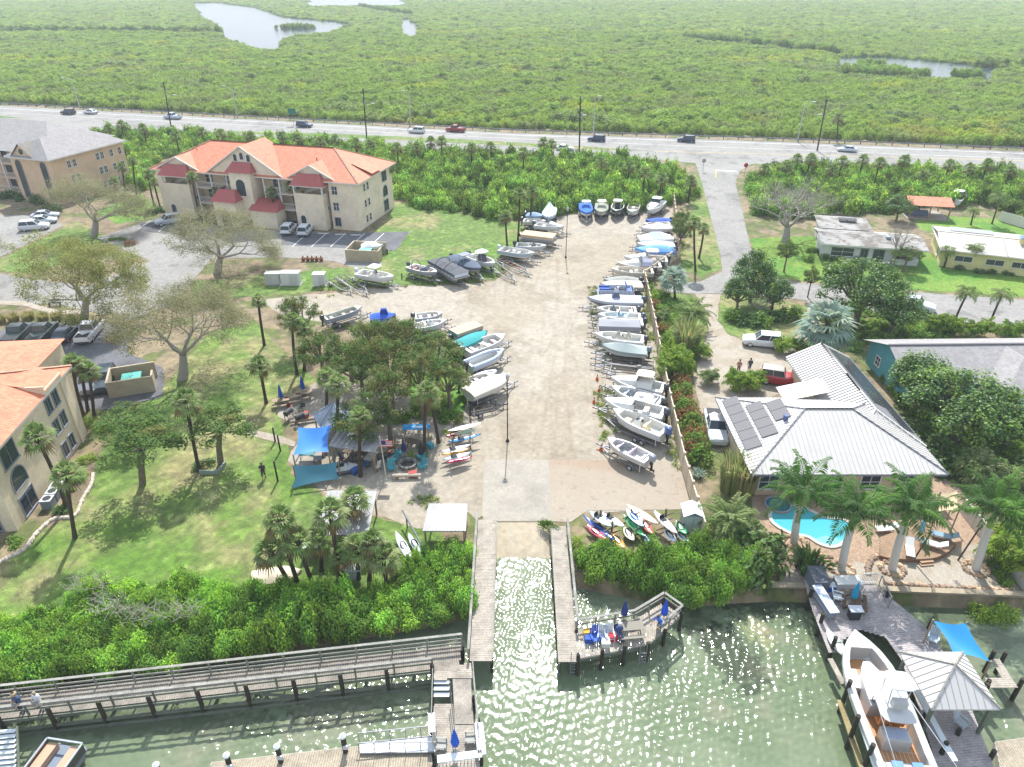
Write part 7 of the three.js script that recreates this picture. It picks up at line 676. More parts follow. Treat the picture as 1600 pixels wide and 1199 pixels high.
{ const q = [[452, 655, 1.2, 'black grill beside the hexagonal gazebo'], [470, 662, .8, 'second black grill beside the hexagonal gazebo'], [598, 725, .4, 'dark grill under the grey shelter edge']]; q.forEach(([a, b, w, l]) => { const g = thing('barbecue_grill', l, 'grill', null, P(a, b), w), m = flat('#23262a', .4); const d = new MB(); d.loft([-.5, -.45, .45, .5].map((x, i) => Array.from({ length: 10 }, (_, k) => V(x, .85 + Math.sin(k * PI / 5) * (i % 3 ? .3 : .22), Math.cos(k * PI / 5) * (i % 3 ? .3 : .22)))), true, true, true); d.to('barrel', m, g, null, .6); for (const x of [-.4, .4]) for (const z of [-.2, .2]) new MB().box(x, .32, z, .05, .64, .05).to('leg', m, g); new MB().box(.75, .85, 0, .45, .04, .45).to('side_shelf', m, g); }); }
{ const g = thing('jet_ski', 'white and black jet ski under the camp shelter', 'jet ski', null, P(540, 738), .35), h = kayakGeo(2.9, 1.1); const b = part('hull', h, blackP, g); b.scale.y = 1.8; new MB().loft([[-.9, .3, .7], [-.2, .32, .82], [.4, .34, .85], [1.1, .14, .6]].map(([x, w, y]) => [V(x, .4, -w), V(x, y, -w * .6), V(x, y, w * .6), V(x, .4, w)]), true, true, true).to('deck', gel('#d0d2d4'), g); new MB().box(-.5, .86, 0, .9, .14, .34).to('saddle', blackP, g); new MB().bar(V(.25, .98, -.4), V(.25, .98, .4), .05, .05).to('handlebar', blackP, g); }
{ const A = (px, py, l, c) => { const g = thing('storage_box', l, 'box', null, P(px, py), .1); new MB().box(0, .45, 0, 1.1, .9, .8).to('body', flat(c), g); new MB().box(0, .94, 0, 1.2, .08, .9).to('lid', flat('#c0c6c6'), g); }; A(552, 901, 'white cooler box between the front palms', '#a2a8a6'); A(487, 868, 'dark metal table box behind the front palms', '#4a5258'); }
{ const g = thing('tarp_covered_dinghy', 'beige tarp covered dinghy under the front palms', 'boat', null, P(434, 908), .2), m = part('hull', hullGeo(3.6, 1.6, .6, 2.4), gel('#a49c8c'), g); part('cover', coverGeo(3.6, 1.6, .6, 2.4, .3), canvasM('#bdb09a'), g); m.position.y = .02; }
for (const [a, b, h, l] of [[438, 705, 1.8, 'weathered post by the camp footpath'], [434, 752, 2.2, 'thin dark post near the walking person'], [430, 690, 1.6, 'short weathered post beside the footpath'], [505, 436, .9, 'low timber post beside the empty trailers'], [628, 436, .9, 'low timber post left of the white runabout'], [820, 400, .9, 'timber bollard under the palms'], [605, 398, 1, 'timber post behind the enclosure'], [735, 650, 1.3, 'timber post left of the dark trailer'], [735, 625, 1.3, 'timber post left of the cream covered boat'], [504, 497, 1, 'timber post beside the jon boat']]) solo('timber_post', new MB().cyl(V(0, -.1, 0), V(0, h, 0), .09, .08, 8).geo(), wood, l, 'post').position.copy(P(a, b));
{ const g = thing('park_bench', 'dark bench beside the pale footpath on the left', 'bench', null, P(86, 478), .1), m = flat('#2a3430'); for (let k = 0; k < 3; k++) { new MB().box(0, .45, -.15 + k * .15, 1.6, .04, .12).to('seat_slat', m, g); new MB().box(0, .6 + k * .13, -.28, 1.6, .1, .03).to('back_slat', m, g); } for (const x of [-.7, .7]) new MB().box(x, .22, 0, .06, .44, .45).to('leg', m, g); }
// curved stone edging of the condo bed
{ const g = thing('stone_edging', 'curved edging of pale stones round the condo flower bed', 'edging', null, V(0, 0, 0)), c = new THREE.CatmullRomCurve3([[-30, 905], [0, 880], [35, 862], [60, 832], [85, 812], [115, 808], [130, 780], [143, 758], [146, 740]].map(([a, b]) => P(a, b))), r = RND(9), n = 74, geos = [0, 1, 2].map((k) => { const m = new MB(); m.loft([[0, 1], [.7, 1.02], [1, .7]].map(([y, s]) => Array.from({ length: 6 }, (_, i) => V(Math.cos(i * PI / 3 + k) * .2 * s * (1 + .2 * ((i + k) % 2)), y * .24, Math.sin(i * PI / 3 + k) * .15 * s))), true, false, true); return m.geo(); }); for (let k = 0; k < n; k++) { const p = c.getPointAt(k / n), m = part('stone', geos[k % 3], flat(['#b5a896', '#a49a8c', '#c2b4a4'][k % 3]), g); p.y = -.02; m.position.copy(p); m.rotation.y = r() * 3; } }
// ---------- pool ----------
{ const out = [[1203, 803], [1212, 795], [1228, 794], [1238, 791], [1250, 791], [1268, 800], [1290, 810], [1315, 812], [1330, 822], [1325, 842], [1312, 853], [1298, 856], [1280, 851], [1262, 840], [1240, 836], [1218, 826], [1206, 816]], cv = new THREE.CatmullRomCurve3(out.map(([a, b]) => P(a, b)), true), ring = cv.getPoints(70), pool = thing('swimming_pool', 'freeform turquoise swimming pool on the tan terrace', 'pool', null, V(0, 0, 0)), q = ring.map((p) => new THREE.Vector2(p.x, p.z)); part('water', sheetGeo(q, .06), phys([.06, .33, .37], .05, { ior: 1.33, bumpMap: T.ripple, bumpScale: .02 }), pool); const cp = new MB(); for (let i = 0; i < ring.length - 1; i++) cp.bar(ring[i].clone().setY(.07), ring[i + 1].clone().setY(.07), .3, .12); cp.to('coping', flat('#b3aea2'), pool); const st = [[1268, 845], [1290, 838], [1318, 846], [1298, 855], [1280, 851]].map(([a, b]) => { const p = P(a, b); return new THREE.Vector2(p.x, p.z); }); part('sun_shelf', sheetGeo(st, .072), phys([.16, .46, .48], .06, { ior: 1.33 }), pool);
  const spa = thing('spa_tub', 'round dark blue spa tub beside the pool', 'spa', null, P(1215, 791)), r = 1; const rg = Array.from({ length: 24 }, (_, k) => V(Math.cos(k * PI / 12) * r, 0, Math.sin(k * PI / 12) * r)), m = new MB(); m.loft([rg.map((p) => V(p.x * 1.12, .02, p.z * 1.12)), rg.map((p) => V(p.x * 1.12, .25, p.z * 1.12)), rg.map((p) => V(p.x, .25, p.z)), rg.map((p) => V(p.x * .98, .1, p.z * .98))]); m.to('rim', flat('#8f8a86'), spa); part('water', new MB().loft([rg.map((p) => V(p.x * .99, .14, p.z * .99))], true, true).geo(), phys([.02, .12, .2], .05, { ior: 1.33 }), spa); new MB().prism(rg.map((p) => [p.x * .985, p.z * .985]), .1, .15).to('water', phys([.02, .12, .2], .05, { ior: 1.33 }), spa);
  const dk = thing('timber_pool_deck', 'curved tan timber deck with steps beside the pool', 'deck', null, V(0, 0, 0)), c2 = new THREE.CatmullRomCurve3([[1375, 868], [1390, 872], [1420, 874], [1460, 872], [1482, 862], [1494, 850]].map(([a, b]) => P(a, b, .35))).getPoints(16).map((p) => [p.x, p.z]), poly = [xz(1375, 840, .35), ...c2, xz(1480, 838, .35), xz(1440, 815, .35)]; boards(poly, .36, [1, 0], mat([.5, .36, .25], .8, { map: T.plank }), dk); for (let i = 0; i < c2.length - 1; i++) new MB().bar(V(c2[i][0], .16, c2[i][1]), V(c2[i + 1][0], .16, c2[i + 1][1]), .05, .34).to('skirt', flat('#6f5240'), dk); for (let k = 0; k < 2; k++) new MB().bar(P(1438, 878 + k * 5, .22 - k * .12), P(1458, 876 + k * 5, .22 - k * .12), .3, .05).to('step', flat('#9a7c60'), dk);
  const lounge = (px, py, yaw, l, y = .05, c = '#c9c9c4') => { const g = thing('pool_lounger', l, 'lounger', null, P(px, py, y), yaw); new MB().box(-.3, .34, 0, 1.3, .07, .62).to('seat', flat(c), g); new MB().bar(V(.35, .36, 0), V(.9, .75, 0), .6, .06).to('backrest', flat(c), g); for (const x of [-.8, .4]) for (const z of [-.26, .26]) new MB().box(x, .16, z, .05, .32, .05).to('leg', galv, g); }; lounge(1385, 830, .1, 'white pool lounger between the middle palms'); lounge(1458, 855, -.5, 'white lounger on the timber pool deck', .38); lounge(1475, 842, -.4, 'blue grey lounger on the timber pool deck', .38, '#6f8796'); lounge(1420, 862, 1.2, 'small white lounger at the left of the timber deck', .38);
  for (const [a, b, h, l] of [[1426, 878, 3.2, 'brown shade sail post left of the deck steps'], [1497, 876, 3.4, 'dark shade sail post right of the timber deck']]) solo('sail_post', new MB().cyl(V(0, 0, 0), V(.5, h, .1), .07, .06, 8).geo(), flat('#4a3c30'), l, 'post').position.copy(P(a, b)); }
{ const r = RND(77), geos = [0, 1, 2, 3].map((k) => { const g = new THREE.IcosahedronGeometry(.2, 1), p = g.attributes.position, q = RND(k + 5), mp = {}; for (let i = 0; i < p.count; i++) { const key = [p.getX(i), p.getY(i), p.getZ(i)].map((v) => v.toFixed(3)).join(), s = mp[key] ??= .75 + q() * .5; p.setXYZ(i, p.getX(i) * s, p.getY(i) * s * .7, p.getZ(i) * s); } g.computeVertexNormals(); return g; }), stone = (g, x, z, s) => { const k = part('rock', geos[Math.floor(r() * 4)], flat(pick(r, ['#a08468', '#8c7460', '#b69a7a', '#7c6a5a'])), g); k.position.set(x, .08, z); k.scale.setScalar(s * rr(r, .7, 1.3)); k.rotation.y = r() * 6; };
  [[1241, 848, 'leftmost'], [1315, 890, 'second'], [1394, 890, 'third'], [1525, 890, 'rightmost']].forEach(([a, b, w]) => { const g = thing('rock_ring', 'ring of brown rocks round the ' + w + ' royal palm', 'rocks', 'rock rings round the palms', V(0, 0, 0)), p = P(a, b); for (let k = 0; k < 14; k++) { const t = k * 6.28 / 14; stone(g, p.x + Math.cos(t) * .85, p.z + Math.sin(t) * .75, 1.1); } });
  const e = thing('rock_border', 'row of brown rocks along the top of the seawall', 'rocks', null, V(0, 0, 0)), a = xz(1385, 913), b = xz(1588, 924); for (let k = 0; k < 44; k++) { const p = lerp2(a, b, k / 44); stone(e, p[0], p[1] + rr(r, -.1, .1), .9); } const f = thing('rock_border', 'winding row of rocks between terrace and shell garden', 'rocks', null, V(0, 0, 0)), cv = new THREE.CatmullRomCurve3([[1372, 868], [1362, 876], [1356, 890], [1357, 898]].map(([p, q]) => P(p, q))); for (let k = 0; k < 14; k++) { const p = cv.getPointAt(k / 13); stone(f, p.x, p.z, 1.1); } const h = thing('rock_border', 'row of rocks on the pool edge behind the shrub', 'rocks', null, V(0, 0, 0)), c3 = new THREE.CatmullRomCurve3([[1205, 838], [1222, 846], [1245, 860], [1270, 866], [1300, 872]].map(([p, q]) => P(p, q))); for (let k = 0; k < 22; k++) { const p = c3.getPointAt(k / 21); stone(h, p.x, p.z, .9); } }
// things on the right dock and the fishing deck
{ const B = (n, l, cat, px, py, y, f, yaw = 0) => { const g = thing(n, l, cat, null, P(px, py, y), yaw); f(g); return g; }, bx = (g, nm, c, ...a) => new MB().box(...a).to(nm, flat(c), g);
  B('dock_cabinet', 'grey timber cabinet at the shore end of the dock', 'cabinet', 1275, 915, .46, (g) => { bx(g, 'body', '#5c646c', 0, .55, 0, 1.1, 1.1, 1.6); bx(g, 'top', '#4a4f58', 0, 1.13, 0, 1.2, .06, 1.7); }); B('fish_table', 'long white fish cleaning table on the dock edge', 'table', 1286, 950, .46, (g) => { bx(g, 'top', '#b9c0cc', 0, .9, 0, .7, .08, 2.6); for (const z of [-1.1, 1.1]) for (const x of [-.25, .25]) bx(g, 'leg', '#7c848c', x, .43, z, .08, .86, .08); bx(g, 'shelf', '#8f98a2', 0, .35, 0, .6, .05, 2.3); }, .12); B('cooler', 'blue cooler on the right dock', 'cooler', 1296, 922, .46, (g) => { bx(g, 'body', '#2458b0', 0, .25, 0, .6, .5, .45); bx(g, 'lid', '#bcc4cc', 0, .53, 0, .64, .06, .5); }); B('white_locker', 'white dock locker beside the gate', 'locker', 1322, 918, .46, (g) => { bx(g, 'body', '#b4b0ac', 0, .35, 0, 1.8, .7, .8); bx(g, 'lid', '#c9c6c2', 0, .73, 0, 1.9, .07, .9); }); B('gas_grill', 'white topped grill on the dock in front of the picnic table', 'grill', 1333, 966, .46, (g) => { bx(g, 'top', '#b9bcc0', 0, .9, 0, .9, .1, .6); bx(g, 'cart', '#2c3036', 0, .45, 0, .7, .8, .5); for (const x of [-.2, .2]) bx(g, 'knob', '#222222', x, .8, .27, .08, .08, .06); });
  B('dock_kayak', 'white dinghy lying on the dock edge beside the piles', 'dinghy', 1306, 1008, .46, (g) => { const h = part('hull', KG[2], gel('#b7b9b4'), g); h.scale.set(.75, 1.3, 1.2); bx(g, 'seat', '#8c948e', 0, .33, 0, .2, .05, .6); }, PI / 2 + .15);
  [[918, 993, '#c8941c', 'yellow cooler on the fishing deck'], [946, 1010, '#c8c8c0', 'white bucket on the fishing deck'], [958, 1000, '#b81c28', 'red tackle box on the fishing deck'], [920, 1003, '#1f4a9c', 'small blue crate on the fishing deck']].forEach(([a, b, c, l]) => B('deck_cooler', l, 'cooler', a, b, .51, (g) => { bx(g, 'body', c, 0, .2, 0, .55, .4, .38); bx(g, 'lid', c, 0, .43, 0, .58, .06, .42); })); B('yellow_kayak', 'yellow kayak tip floating beside the right dock', 'kayak', 1462, 1182, -.95, (g) => { part('hull', KG[2], paint('#c8a820', .4), g); }, .5); }
// ---------- people ----------
import { MarchingCubes } from 'three/addons/objects/MarchingCubes.js';
function person(pos, yaw, o, label) {
  const s = o.h / 1.75, sit = o.sit, J = { hip: V(0, sit ? .52 : .95, 0), chest: V(o.lean ?? 0, sit ? .95 : 1.36, 0), neck: V((o.lean ?? 0) * 1.25, sit ? 1.1 : 1.5, 0), head: V((o.lean ?? 0) * 1.4 + .02, sit ? 1.26 : 1.66, 0) }, C = [], cap = (a, b, r0, r1, k) => C.push([a, b, r0, r1, k]);
  cap(J.hip, J.chest, .15, .17, 1); cap(V(J.chest.x, J.chest.y + .04, -.14), V(J.chest.x, J.chest.y + .04, .14), .085, .085, 1); cap(J.neck, J.head, .055, .06, 0); cap(J.head, J.head.clone().add(V(.02, .06, 0)), .1, .105, 3); cap(J.head.clone().add(V(.06, -.04, 0)), J.head.clone().add(V(.09, -.02, 0)), .06, .03, 0);
  for (const g of [-1, 1]) { const st = (o.step ?? 0) * g, kn = sit ? V(.42, .5, .12 * g) : V(.08 + st * .5, .5, .1 * g), an = sit ? V(.46, .08, .12 * g) : V(st, .07, .1 * g); cap(V(0, J.hip.y - .03, .09 * g), kn, .1, .075, 2); cap(kn, an, .07, .045, o.shorts ? 0 : 2); cap(an, an.clone().add(V(.17, -.02, 0)), .045, .04, 4); const sh = V(J.chest.x, J.chest.y + .06, .2 * g), el = sh.clone().add(V((o.reach ?? .02) - st * .25, -.27, .06 * g)), wr = el.clone().add(V(.08 + (o.reach ?? 0), -.2 + (o.reach ?? 0) * .5, -.02 * g)); cap(sh, el, .06, .05, 1); cap(el, wr, .042, .034, 0); cap(wr, wr.clone().add(V(.06, -.07, 0)), .035, .025, 0); for (let f = -1; f <= 2; f++) cap(wr.clone().add(V(.06, -.07, f * .012)), wr.clone().add(V(.09, -.13, f * .016)), .012, .01, 0); cap(wr.clone().add(V(.03, -.02, -.02 * g)), wr.clone().add(V(.09, -.05, -.05 * g)), .013, .01, 0); }
  if (o.hat) cap(J.head.clone().add(V(-.02, .1, 0)), J.head.clone().add(V(.05, .1, 0)), .14, .15, 5);
  const N = 64, S = 1, mc = new MarchingCubes(N, new THREE.MeshStandardMaterial(), false, false, 60000), ab = new THREE.Vector3(), at = (p, a) => { let d = 1e9, kind = 1; for (const [u, v, r0, r1, k] of C) { ab.subVectors(v, u); const t = cl((p.x - u.x) * ab.x / ab.lengthSq() + ((p.y - u.y) * ab.y + (p.z - u.z) * ab.z) / ab.lengthSq()), q = Math.hypot(p.x - u.x - ab.x * t, p.y - u.y - ab.y * t, p.z - u.z - ab.z * t) - r0 - (r1 - r0) * t; if (q < d) kind = k; const h = Math.max(0, .035 - Math.abs(q - d)) / .035; d = Math.min(d, q) - h * h * .035 * .25; } a[0] = kind; return d; }, tmp = [0], pt = V(0, 0, 0);
  for (let z = 0; z < N; z++) for (let y = 0; y < N; y++) for (let x = 0; x < N; x++) { pt.set((x - N / 2) / (N / 2) * S, (y - N / 2) / (N / 2) * S + .95, (z - N / 2) / (N / 2) * S); mc.field[x + y * N + z * N * N] = Math.abs(pt.x) > .8 || Math.abs(pt.z) > .5 ? -1 : -at(pt, tmp); }
  mc.isolation = 0; mc.update(); const n = mc.count, p = new Float32Array(mc.positionArray.slice(0, n * 3)), nn = new Float32Array(mc.normalArray.slice(0, n * 3)), col = new Float32Array(n * 3), K = [o.skin ?? [.42, .26, .18], o.top, o.pants, o.hair ?? [.05, .035, .025], [.08, .08, .09], o.hat ?? [.3, .25, .18]];
  for (let i = 0; i < n; i++) { p[i * 3] *= S; p[i * 3 + 1] = p[i * 3 + 1] * S + .95; p[i * 3 + 2] *= S; pt.set(p[i * 3], p[i * 3 + 1], p[i * 3 + 2]); at(pt, tmp); const c = K[tmp[0]]; col.set(c, i * 3); }
  const g = new THREE.BufferGeometry(); g.setAttribute('position', new THREE.BufferAttribute(p, 3)); g.setAttribute('normal', new THREE.BufferAttribute(nn, 3)); g.setAttribute('color', new THREE.BufferAttribute(col, 3)); g.setAttribute('uv', new THREE.BufferAttribute(new Float32Array(n * 2), 2)); g.scale(s, s, s); const m = solo('person', g, memo.body ??= mat([1, 1, 1], .85, { vertexColors: true }), label, 'person'); m.position.copy(pos); m.rotation.y = yaw; return m;
}
person(P(37, 1113, .62), -1.9, { h: 1.75, top: [.03, .06, .12], pants: [.04, .05, .08], hat: [.36, .28, .18], reach: .12 }, 'person in dark blue top and tan hat on the boardwalk'); person(P(67, 1110, .62), -1.7, { h: 1.7, top: [.55, .55, .58], pants: [.5, .48, .46], hair: [.3, .24, .16], reach: .1 }, 'person in white clothing on the boardwalk'); person(P(413, 748), -1.4, { h: 1.75, top: [.02, .02, .025], pants: [.03, .03, .04], shorts: 1, step: .22 }, 'person in black walking on the left lawn'); person(P(1153, 584), 1.2, { h: 1.75, top: [.3, .14, .1], pants: [.12, .07, .05], step: .12, lean: .06 }, 'person in brown clothes left of the pair on the driveway'); person(P(1170, 582), 1.6, { h: 1.8, top: [.05, .05, .06], pants: [.2, .2, .22], shorts: 1 }, 'person in dark top right of the pair on the driveway'); person(P(966, 996, .51), -1.3, { h: 1.75, sit: 1, top: [.03, .06, .2], pants: [.06, .08, .16], hat: [.4, .38, .36] }, 'person in navy sitting on the fishing deck'); person(P(1030, 986, .51), -2.4, { h: 1.75, top: [.03, .12, .5], pants: [.1, .1, .12], lean: .25, reach: .18 }, 'person in bright blue leaning over the fishing deck rail');
{ const g = thing('deck_chair', 'folding chair under the person sitting on the fishing deck', 'chair', null, P(966, 996, .51), -1.3); new MB().box(-.05, .4, 0, .46, .04, .48).to('seat', flat('#2a3450'), g); new MB().bar(V(-.28, .42, 0), V(-.38, .9, 0), .48, .03).to('backrest', flat('#2a3450'), g); for (const x of [-.24, .14]) for (const z of [-.22, .22]) new MB().box(x, .19, z, .03, .38, .03).to('leg', galv, g); }
// ---------- planting ----------
const hedgePalms = [[165, 192], [186, 188], [222, 195], [275, 208], [318, 202], [385, 205], [437, 207], [462, 209], [525, 214], [585, 217], [615, 224], [648, 224], [672, 217], [691, 217], [740, 228], [812, 232], [845, 217], [860, 221], [772, 222], [88, 200], [560, 222], [500, 216], [350, 206], [1040, 272], [1075, 278], [1012, 262], [940, 250], [985, 258]];
hedgePalms.sort((p, q) => p[0] - q[0]).forEach(([a, b], i) => { const h = 3.6 + ((i * 7) % 11) * .24, t = P(a + ((i * 37) % 13) - 6, b + 3 + ((i * 5) % 6), h); palm('sabal', V(t.x, 0, t.z), t, ORD(i) + ' palm from the left in the hedge left of the junction', { group: 'palms in the left roadside hedge', far: 1, s: 1.15 }); });
[[1248, 246], [1262, 243], [1320, 247], [1345, 247], [1375, 249], [1418, 248], [1485, 255], [1520, 258], [1541, 255], [1582, 260], [1200, 262], [1228, 254], [1440, 268], [1300, 262]].sort((p, q) => p[0] - q[0]).forEach(([a, b], i) => { const h = 3.5 + ((i * 5) % 9) * .25, t = P(a + ((i * 29) % 11) - 5, b + 3 + ((i * 3) % 6), h); palm('sabal', V(t.x, 0, t.z), t, ORD(i) + ' palm from the left in the hedge right of the junction', { group: 'palms in the right roadside hedge', far: 1, s: 1.15 }); });
palm('sabal', [1308, 222], [1310, 184], 'lone cabbage palm beyond the guard rail', { far: 1, s: 1.3 });
for (const [b, c, l, o] of [
  [[311, 736], [290, 628], 'cabbage palm standing in the planter on the lower lawn', { s: 1.25 }], [[105, 796], [57, 684], 'taller cabbage palm beside the lower left condo', { s: 1.25 }], [[117, 841], [103, 742], 'shorter cabbage palm at the stone edging', { s: 1.2 }], [[132, 654], [112, 568], 'leftmost of three palms at the condo corner', { s: 1.1 }], [[137, 642], [124, 572], 'middle of three palms at the condo corner', { s: 1.1 }], [[147, 652], [138, 580], 'rightmost of three palms at the condo corner', { s: 1.1 }],
  [[413, 540], [403, 470], 'tall slim palm left of the round cedar', { s: .9 }], [[416, 630], [405, 570], 'palm on the lawn above the footpath', { s: 1.2 }], [[464, 585], [457, 502], 'left palm below the round cedar', { s: 1.15 }], [[475, 580], [474, 512], 'right palm below the round cedar', { s: 1.1 }], [[508, 660], [510, 590], 'leaning palm behind the gazebo', { s: 1.15 }], [[525, 690], [528, 602], 'tall palm between gazebo and grey shelter', { s: 1.15 }], [[664, 710], [667, 612], 'left palm of the pair beside the kayak rack', { s: 1.1 }], [[685, 692], [672, 625], 'right palm of the pair beside the kayak rack', { s: 1 }], [[563, 745], [563, 650], 'slim tree-like palm in front of the grey shelter', { s: .9 }],
  [[793, 388], [790, 337], 'lowest palm beside the white skiff', { s: 1.1 }], [[809, 378], [812, 303], 'tall palm behind the white skiff', { s: 1.15 }], [[827, 350], [832, 298], 'palm right of the tall palm at the lot edge', { s: 1.15 }], [[241, 322], [231, 272], 'left palm at the end of the orange condo', { s: 1.1 }], [[251, 326], [240, 285], 'right palm at the end of the orange condo', { s: 1 }], [[313, 346], [299, 277], 'palm in front of the left porch tower', { s: 1.15 }], [[343, 346], [337, 300], 'palm beside the arched entrance', { s: 1 }], [[431, 352], [424, 301], 'palm between entrance and right tower', { s: 1.1 }], [[466, 352], [454, 292], 'tall palm before the right porch tower', { s: 1.15 }], [[546, 346], [540, 287], 'palm at the right corner of the orange condo', { s: 1.1 }], [[561, 346], [560, 303], 'short palm at the right corner of the orange condo', { s: 1.1 }], [[608, 324], [607, 262], 'palm at the lawn behind the orange condo', { s: 1.1 }],
  [[1087, 424], [1085, 348], 'palm on the verge beside the side road', { s: 1.15 }], [[1092, 404], [1100, 358], 'slanting palm on the verge beside the side road', { s: 1 }], [[195, 300], [190, 262], 'left palm against the beige condo wall', { s: 1.1 }], [[180, 310], [178, 282], 'short palm against the beige condo wall', { s: 1 }], [[214, 310], [207, 252], 'right palm against the beige condo wall', { s: 1.1 }],
  [[466, 914], [436, 812], 'leftmost tall palm of the front cluster', { s: 1.25 }], [[456, 920], [422, 862], 'short leaning palm at the left of the front cluster', { s: 1.2 }], [[491, 918], [466, 845], 'curved palm of the front cluster', { s: 1.2 }], [[531, 898], [515, 803], 'tall palm in front of the white shelter roof', { s: 1.3 }], [[553, 840], [553, 782], 'palm rising through the white shelter roof edge', { s: 1.25 }], [[502, 892], [499, 846], 'low palm in the middle of the front cluster', { s: 1 }], [[560, 905], [558, 857], 'low palm right of the white shelter', { s: 1.25 }], [[604, 910], [598, 870], 'low palm in front of the catamaran hulls', { s: 1.3 }], [[536, 900], [533, 868], 'smallest palm of the front cluster', { s: 1 }], [[577, 905], [582, 846], 'slender palm beside the catamaran hulls', { s: 1 }],
]) palm('sabal', b, c, l, o);
[[[1241, 848], [1256, 765], 'leftmost royal palm, trunk crossing the pool'], [[1315, 890], [1340, 800], 'second royal palm from the left by the pool'], [[1394, 890], [1423, 790], 'third royal palm from the left beside the timber deck'], [[1525, 890], [1557, 796], 'rightmost royal palm near the garden wall']].forEach(([b, c, l]) => palm('royal', b, c, l, { s: 1.05 }));
[[[1490, 506], [1512, 458], 'leaning coconut palm on the street edge'], [[1547, 505], [1566, 462], 'coconut palm right of the leaning one on the street'], [[1550, 350], [1562, 310], 'tall coconut palm near the white fence'], [[1517, 352], [1522, 330], 'short coconut palm on the upper right lawn'], [[1475, 418], [1482, 392], 'thin palm left of the yellow house windows'], [[1518, 420], [1524, 388], 'thin palm before the yellow house']].forEach(([b, c, l], i) => palm('coconut', b, c, l, { r: .13, s: i < 2 ? .95 : i === 2 ? 1.15 : .8 }));
palm('silver', [1288, 552], [1293, 508], 'silver blue fan palm beside the driveway', { s: 1.7, r: .25 }); palm('silver', [1055, 466], [1053, 436], 'small blue green fan palm behind the panel wall', { s: 1.05 }); palm('date', [1080, 512], [1083, 490], 'bushy date palm beside the driveway', { s: 1.5, r: .3 }); palm('date', [1140, 830], [1140, 812], 'bushy fan palm at the corner of the pool garden', { s: 1.45, r: .25 });
tree('oak', 1, [146, 368], [1.6, 1.15, 1.6], 'pale spreading oak in front of the beige condo', { top: [148, 330] }); tree('oak', 1, [341, 426], [1.6, 1.15, 1.6], 'pale spreading oak in front of the orange condo', { yaw: 1, top: [346, 372] }); tree('oak', 0, [132, 498], [1.35, 1.4, 1.35], 'green oak behind the lower left car row', { yaw: 2.1, top: [140, 428] }); tree('oak', 1, [285, 592], [1.4, 1.35, 1.4], 'large sparse oak at the edge of the lawn', { yaw: 4, top: [288, 485] }); tree('oak', 1, [-30, 470], 1.2, 'oak cut by the left edge of the view', { yaw: 5 });
tree('bare', 0, [1228, 378], [2.6, 1.7, 2.6], 'large bare grey tree beside the white ranch house', { top: [1238, 325] }); tree('bare', 1, [1394, 414], 1.9, 'smaller bare tree in front of the white ranch house'); tree('bare', 1, [1186, 495], .9, 'little bare tree on the driveway island');
[[508, 600, 0, 1.0, 'leftmost cedar crown of the central clump'], [550, 598, 0, 1.05, 'second cedar of the central clump above the gazebo'], [596, 604, 1, 1.1, 'golden green cedar in the middle of the clump'], [640, 602, 1, 1.1, 'cedar at the top of the central clump'], [684, 612, 0, 1.1, 'cedar at the upper right of the central clump'], [702, 640, 1, .9, 'rightmost cedar beside the covered boats'], [614, 640, 1, 1.1, 'tall golden cedar at the centre of the clump'], [660, 655, 1, 1.0, 'cedar behind the blue boards'], [570, 640, 0, 1.0, 'cedar in the lower middle of the clump'], [572, 705, 0, 1.0, 'dark cedar overhanging the grey shelter'], [610, 690, 1, .95, 'golden cedar beside the flagpole']].forEach(([a, b, v, s, l]) => tree('cedar', v, [a, b], [s * 1.16, s * [1.18, .8, 1.05, .72, .95][(a * 3 + b) % 5], s * 1.16], l, { group: 'cedars of the central clump' }));
tree('cedar', 1, [478, 545], [1.1, 1, 1.1], 'round cedar with bronze leaves above the palms'); tree('lawnTree', 0, [223, 757], [1.6, .98, 1.6], 'dark cedar standing alone on the lower lawn', { top: [223, 640] }); tree('lawnTree', 0, [345, 725], [1.5, .85, 1.5], 'dark leaning cedar in the brick planter', { yaw: 2, top: [342, 640] }); tree('lawnTree', 0, [215, 690], [1, .6, 1], 'low cedar beside the walled enclosure', { yaw: 3 });
tree('gloss', 0, [1335, 508], [1.75, 1.6, 1.6], 'large glossy tree beside the street'); tree('gloss', 1, [1390, 525], [1.5, 1.3, 1.4], 'glossy tree in front of the white pickup', { yaw: 1 }); tree('gloss', 0, [1490, 690], [1.75, 1.35, 1.6], 'large leafy tree right of the metal roof'); tree('gloss', 1, [1425, 640], [1.5, 1.4, 1.4], 'leafy tree between metal roof and teal house', { yaw: 2 }); tree('gloss', 1, [1565, 705], [1.6, 1.2, 1.4], 'broad leafy tree at the right edge', { yaw: 3 }); tree('gloss', 1, [1172, 472], [1.3, 1.6, 1.3], 'upright glossy tree on the driveway island', { yaw: .5 }); tree('gloss', 1, [1150, 486], [1, 1.1, 1], 'smaller glossy tree on the driveway island', { yaw: 2.5 }); tree('gloss', 1, [1205, 488], [1.1, 1.1, 1.1], 'low glossy tree right on the driveway island', { yaw: 4 }); tree('cedar', 0, [1060, 400], [.75, .95, .75], 'dark cedar behind the fence corner'); tree('cedar', 0, [1062, 375], [.7, .8, .7], 'second dark cedar along the panel wall'); tree('cedar', 0, [1225, 425], [.7, .75, .7], 'dark clipped tree on the bright lawn'); tree('cedar', 0, [1262, 465], [.5, .7, .5], 'small dark tree at the street corner'); tree('gloss', 1, [1400, 345], [1.2, 1, 1.1], 'dark tree behind the white ranch house', { yaw: 1 }); tree('cedar', 0, [1412, 425], [.9, .6, .9], 'dark bush-like tree below the bare tree');
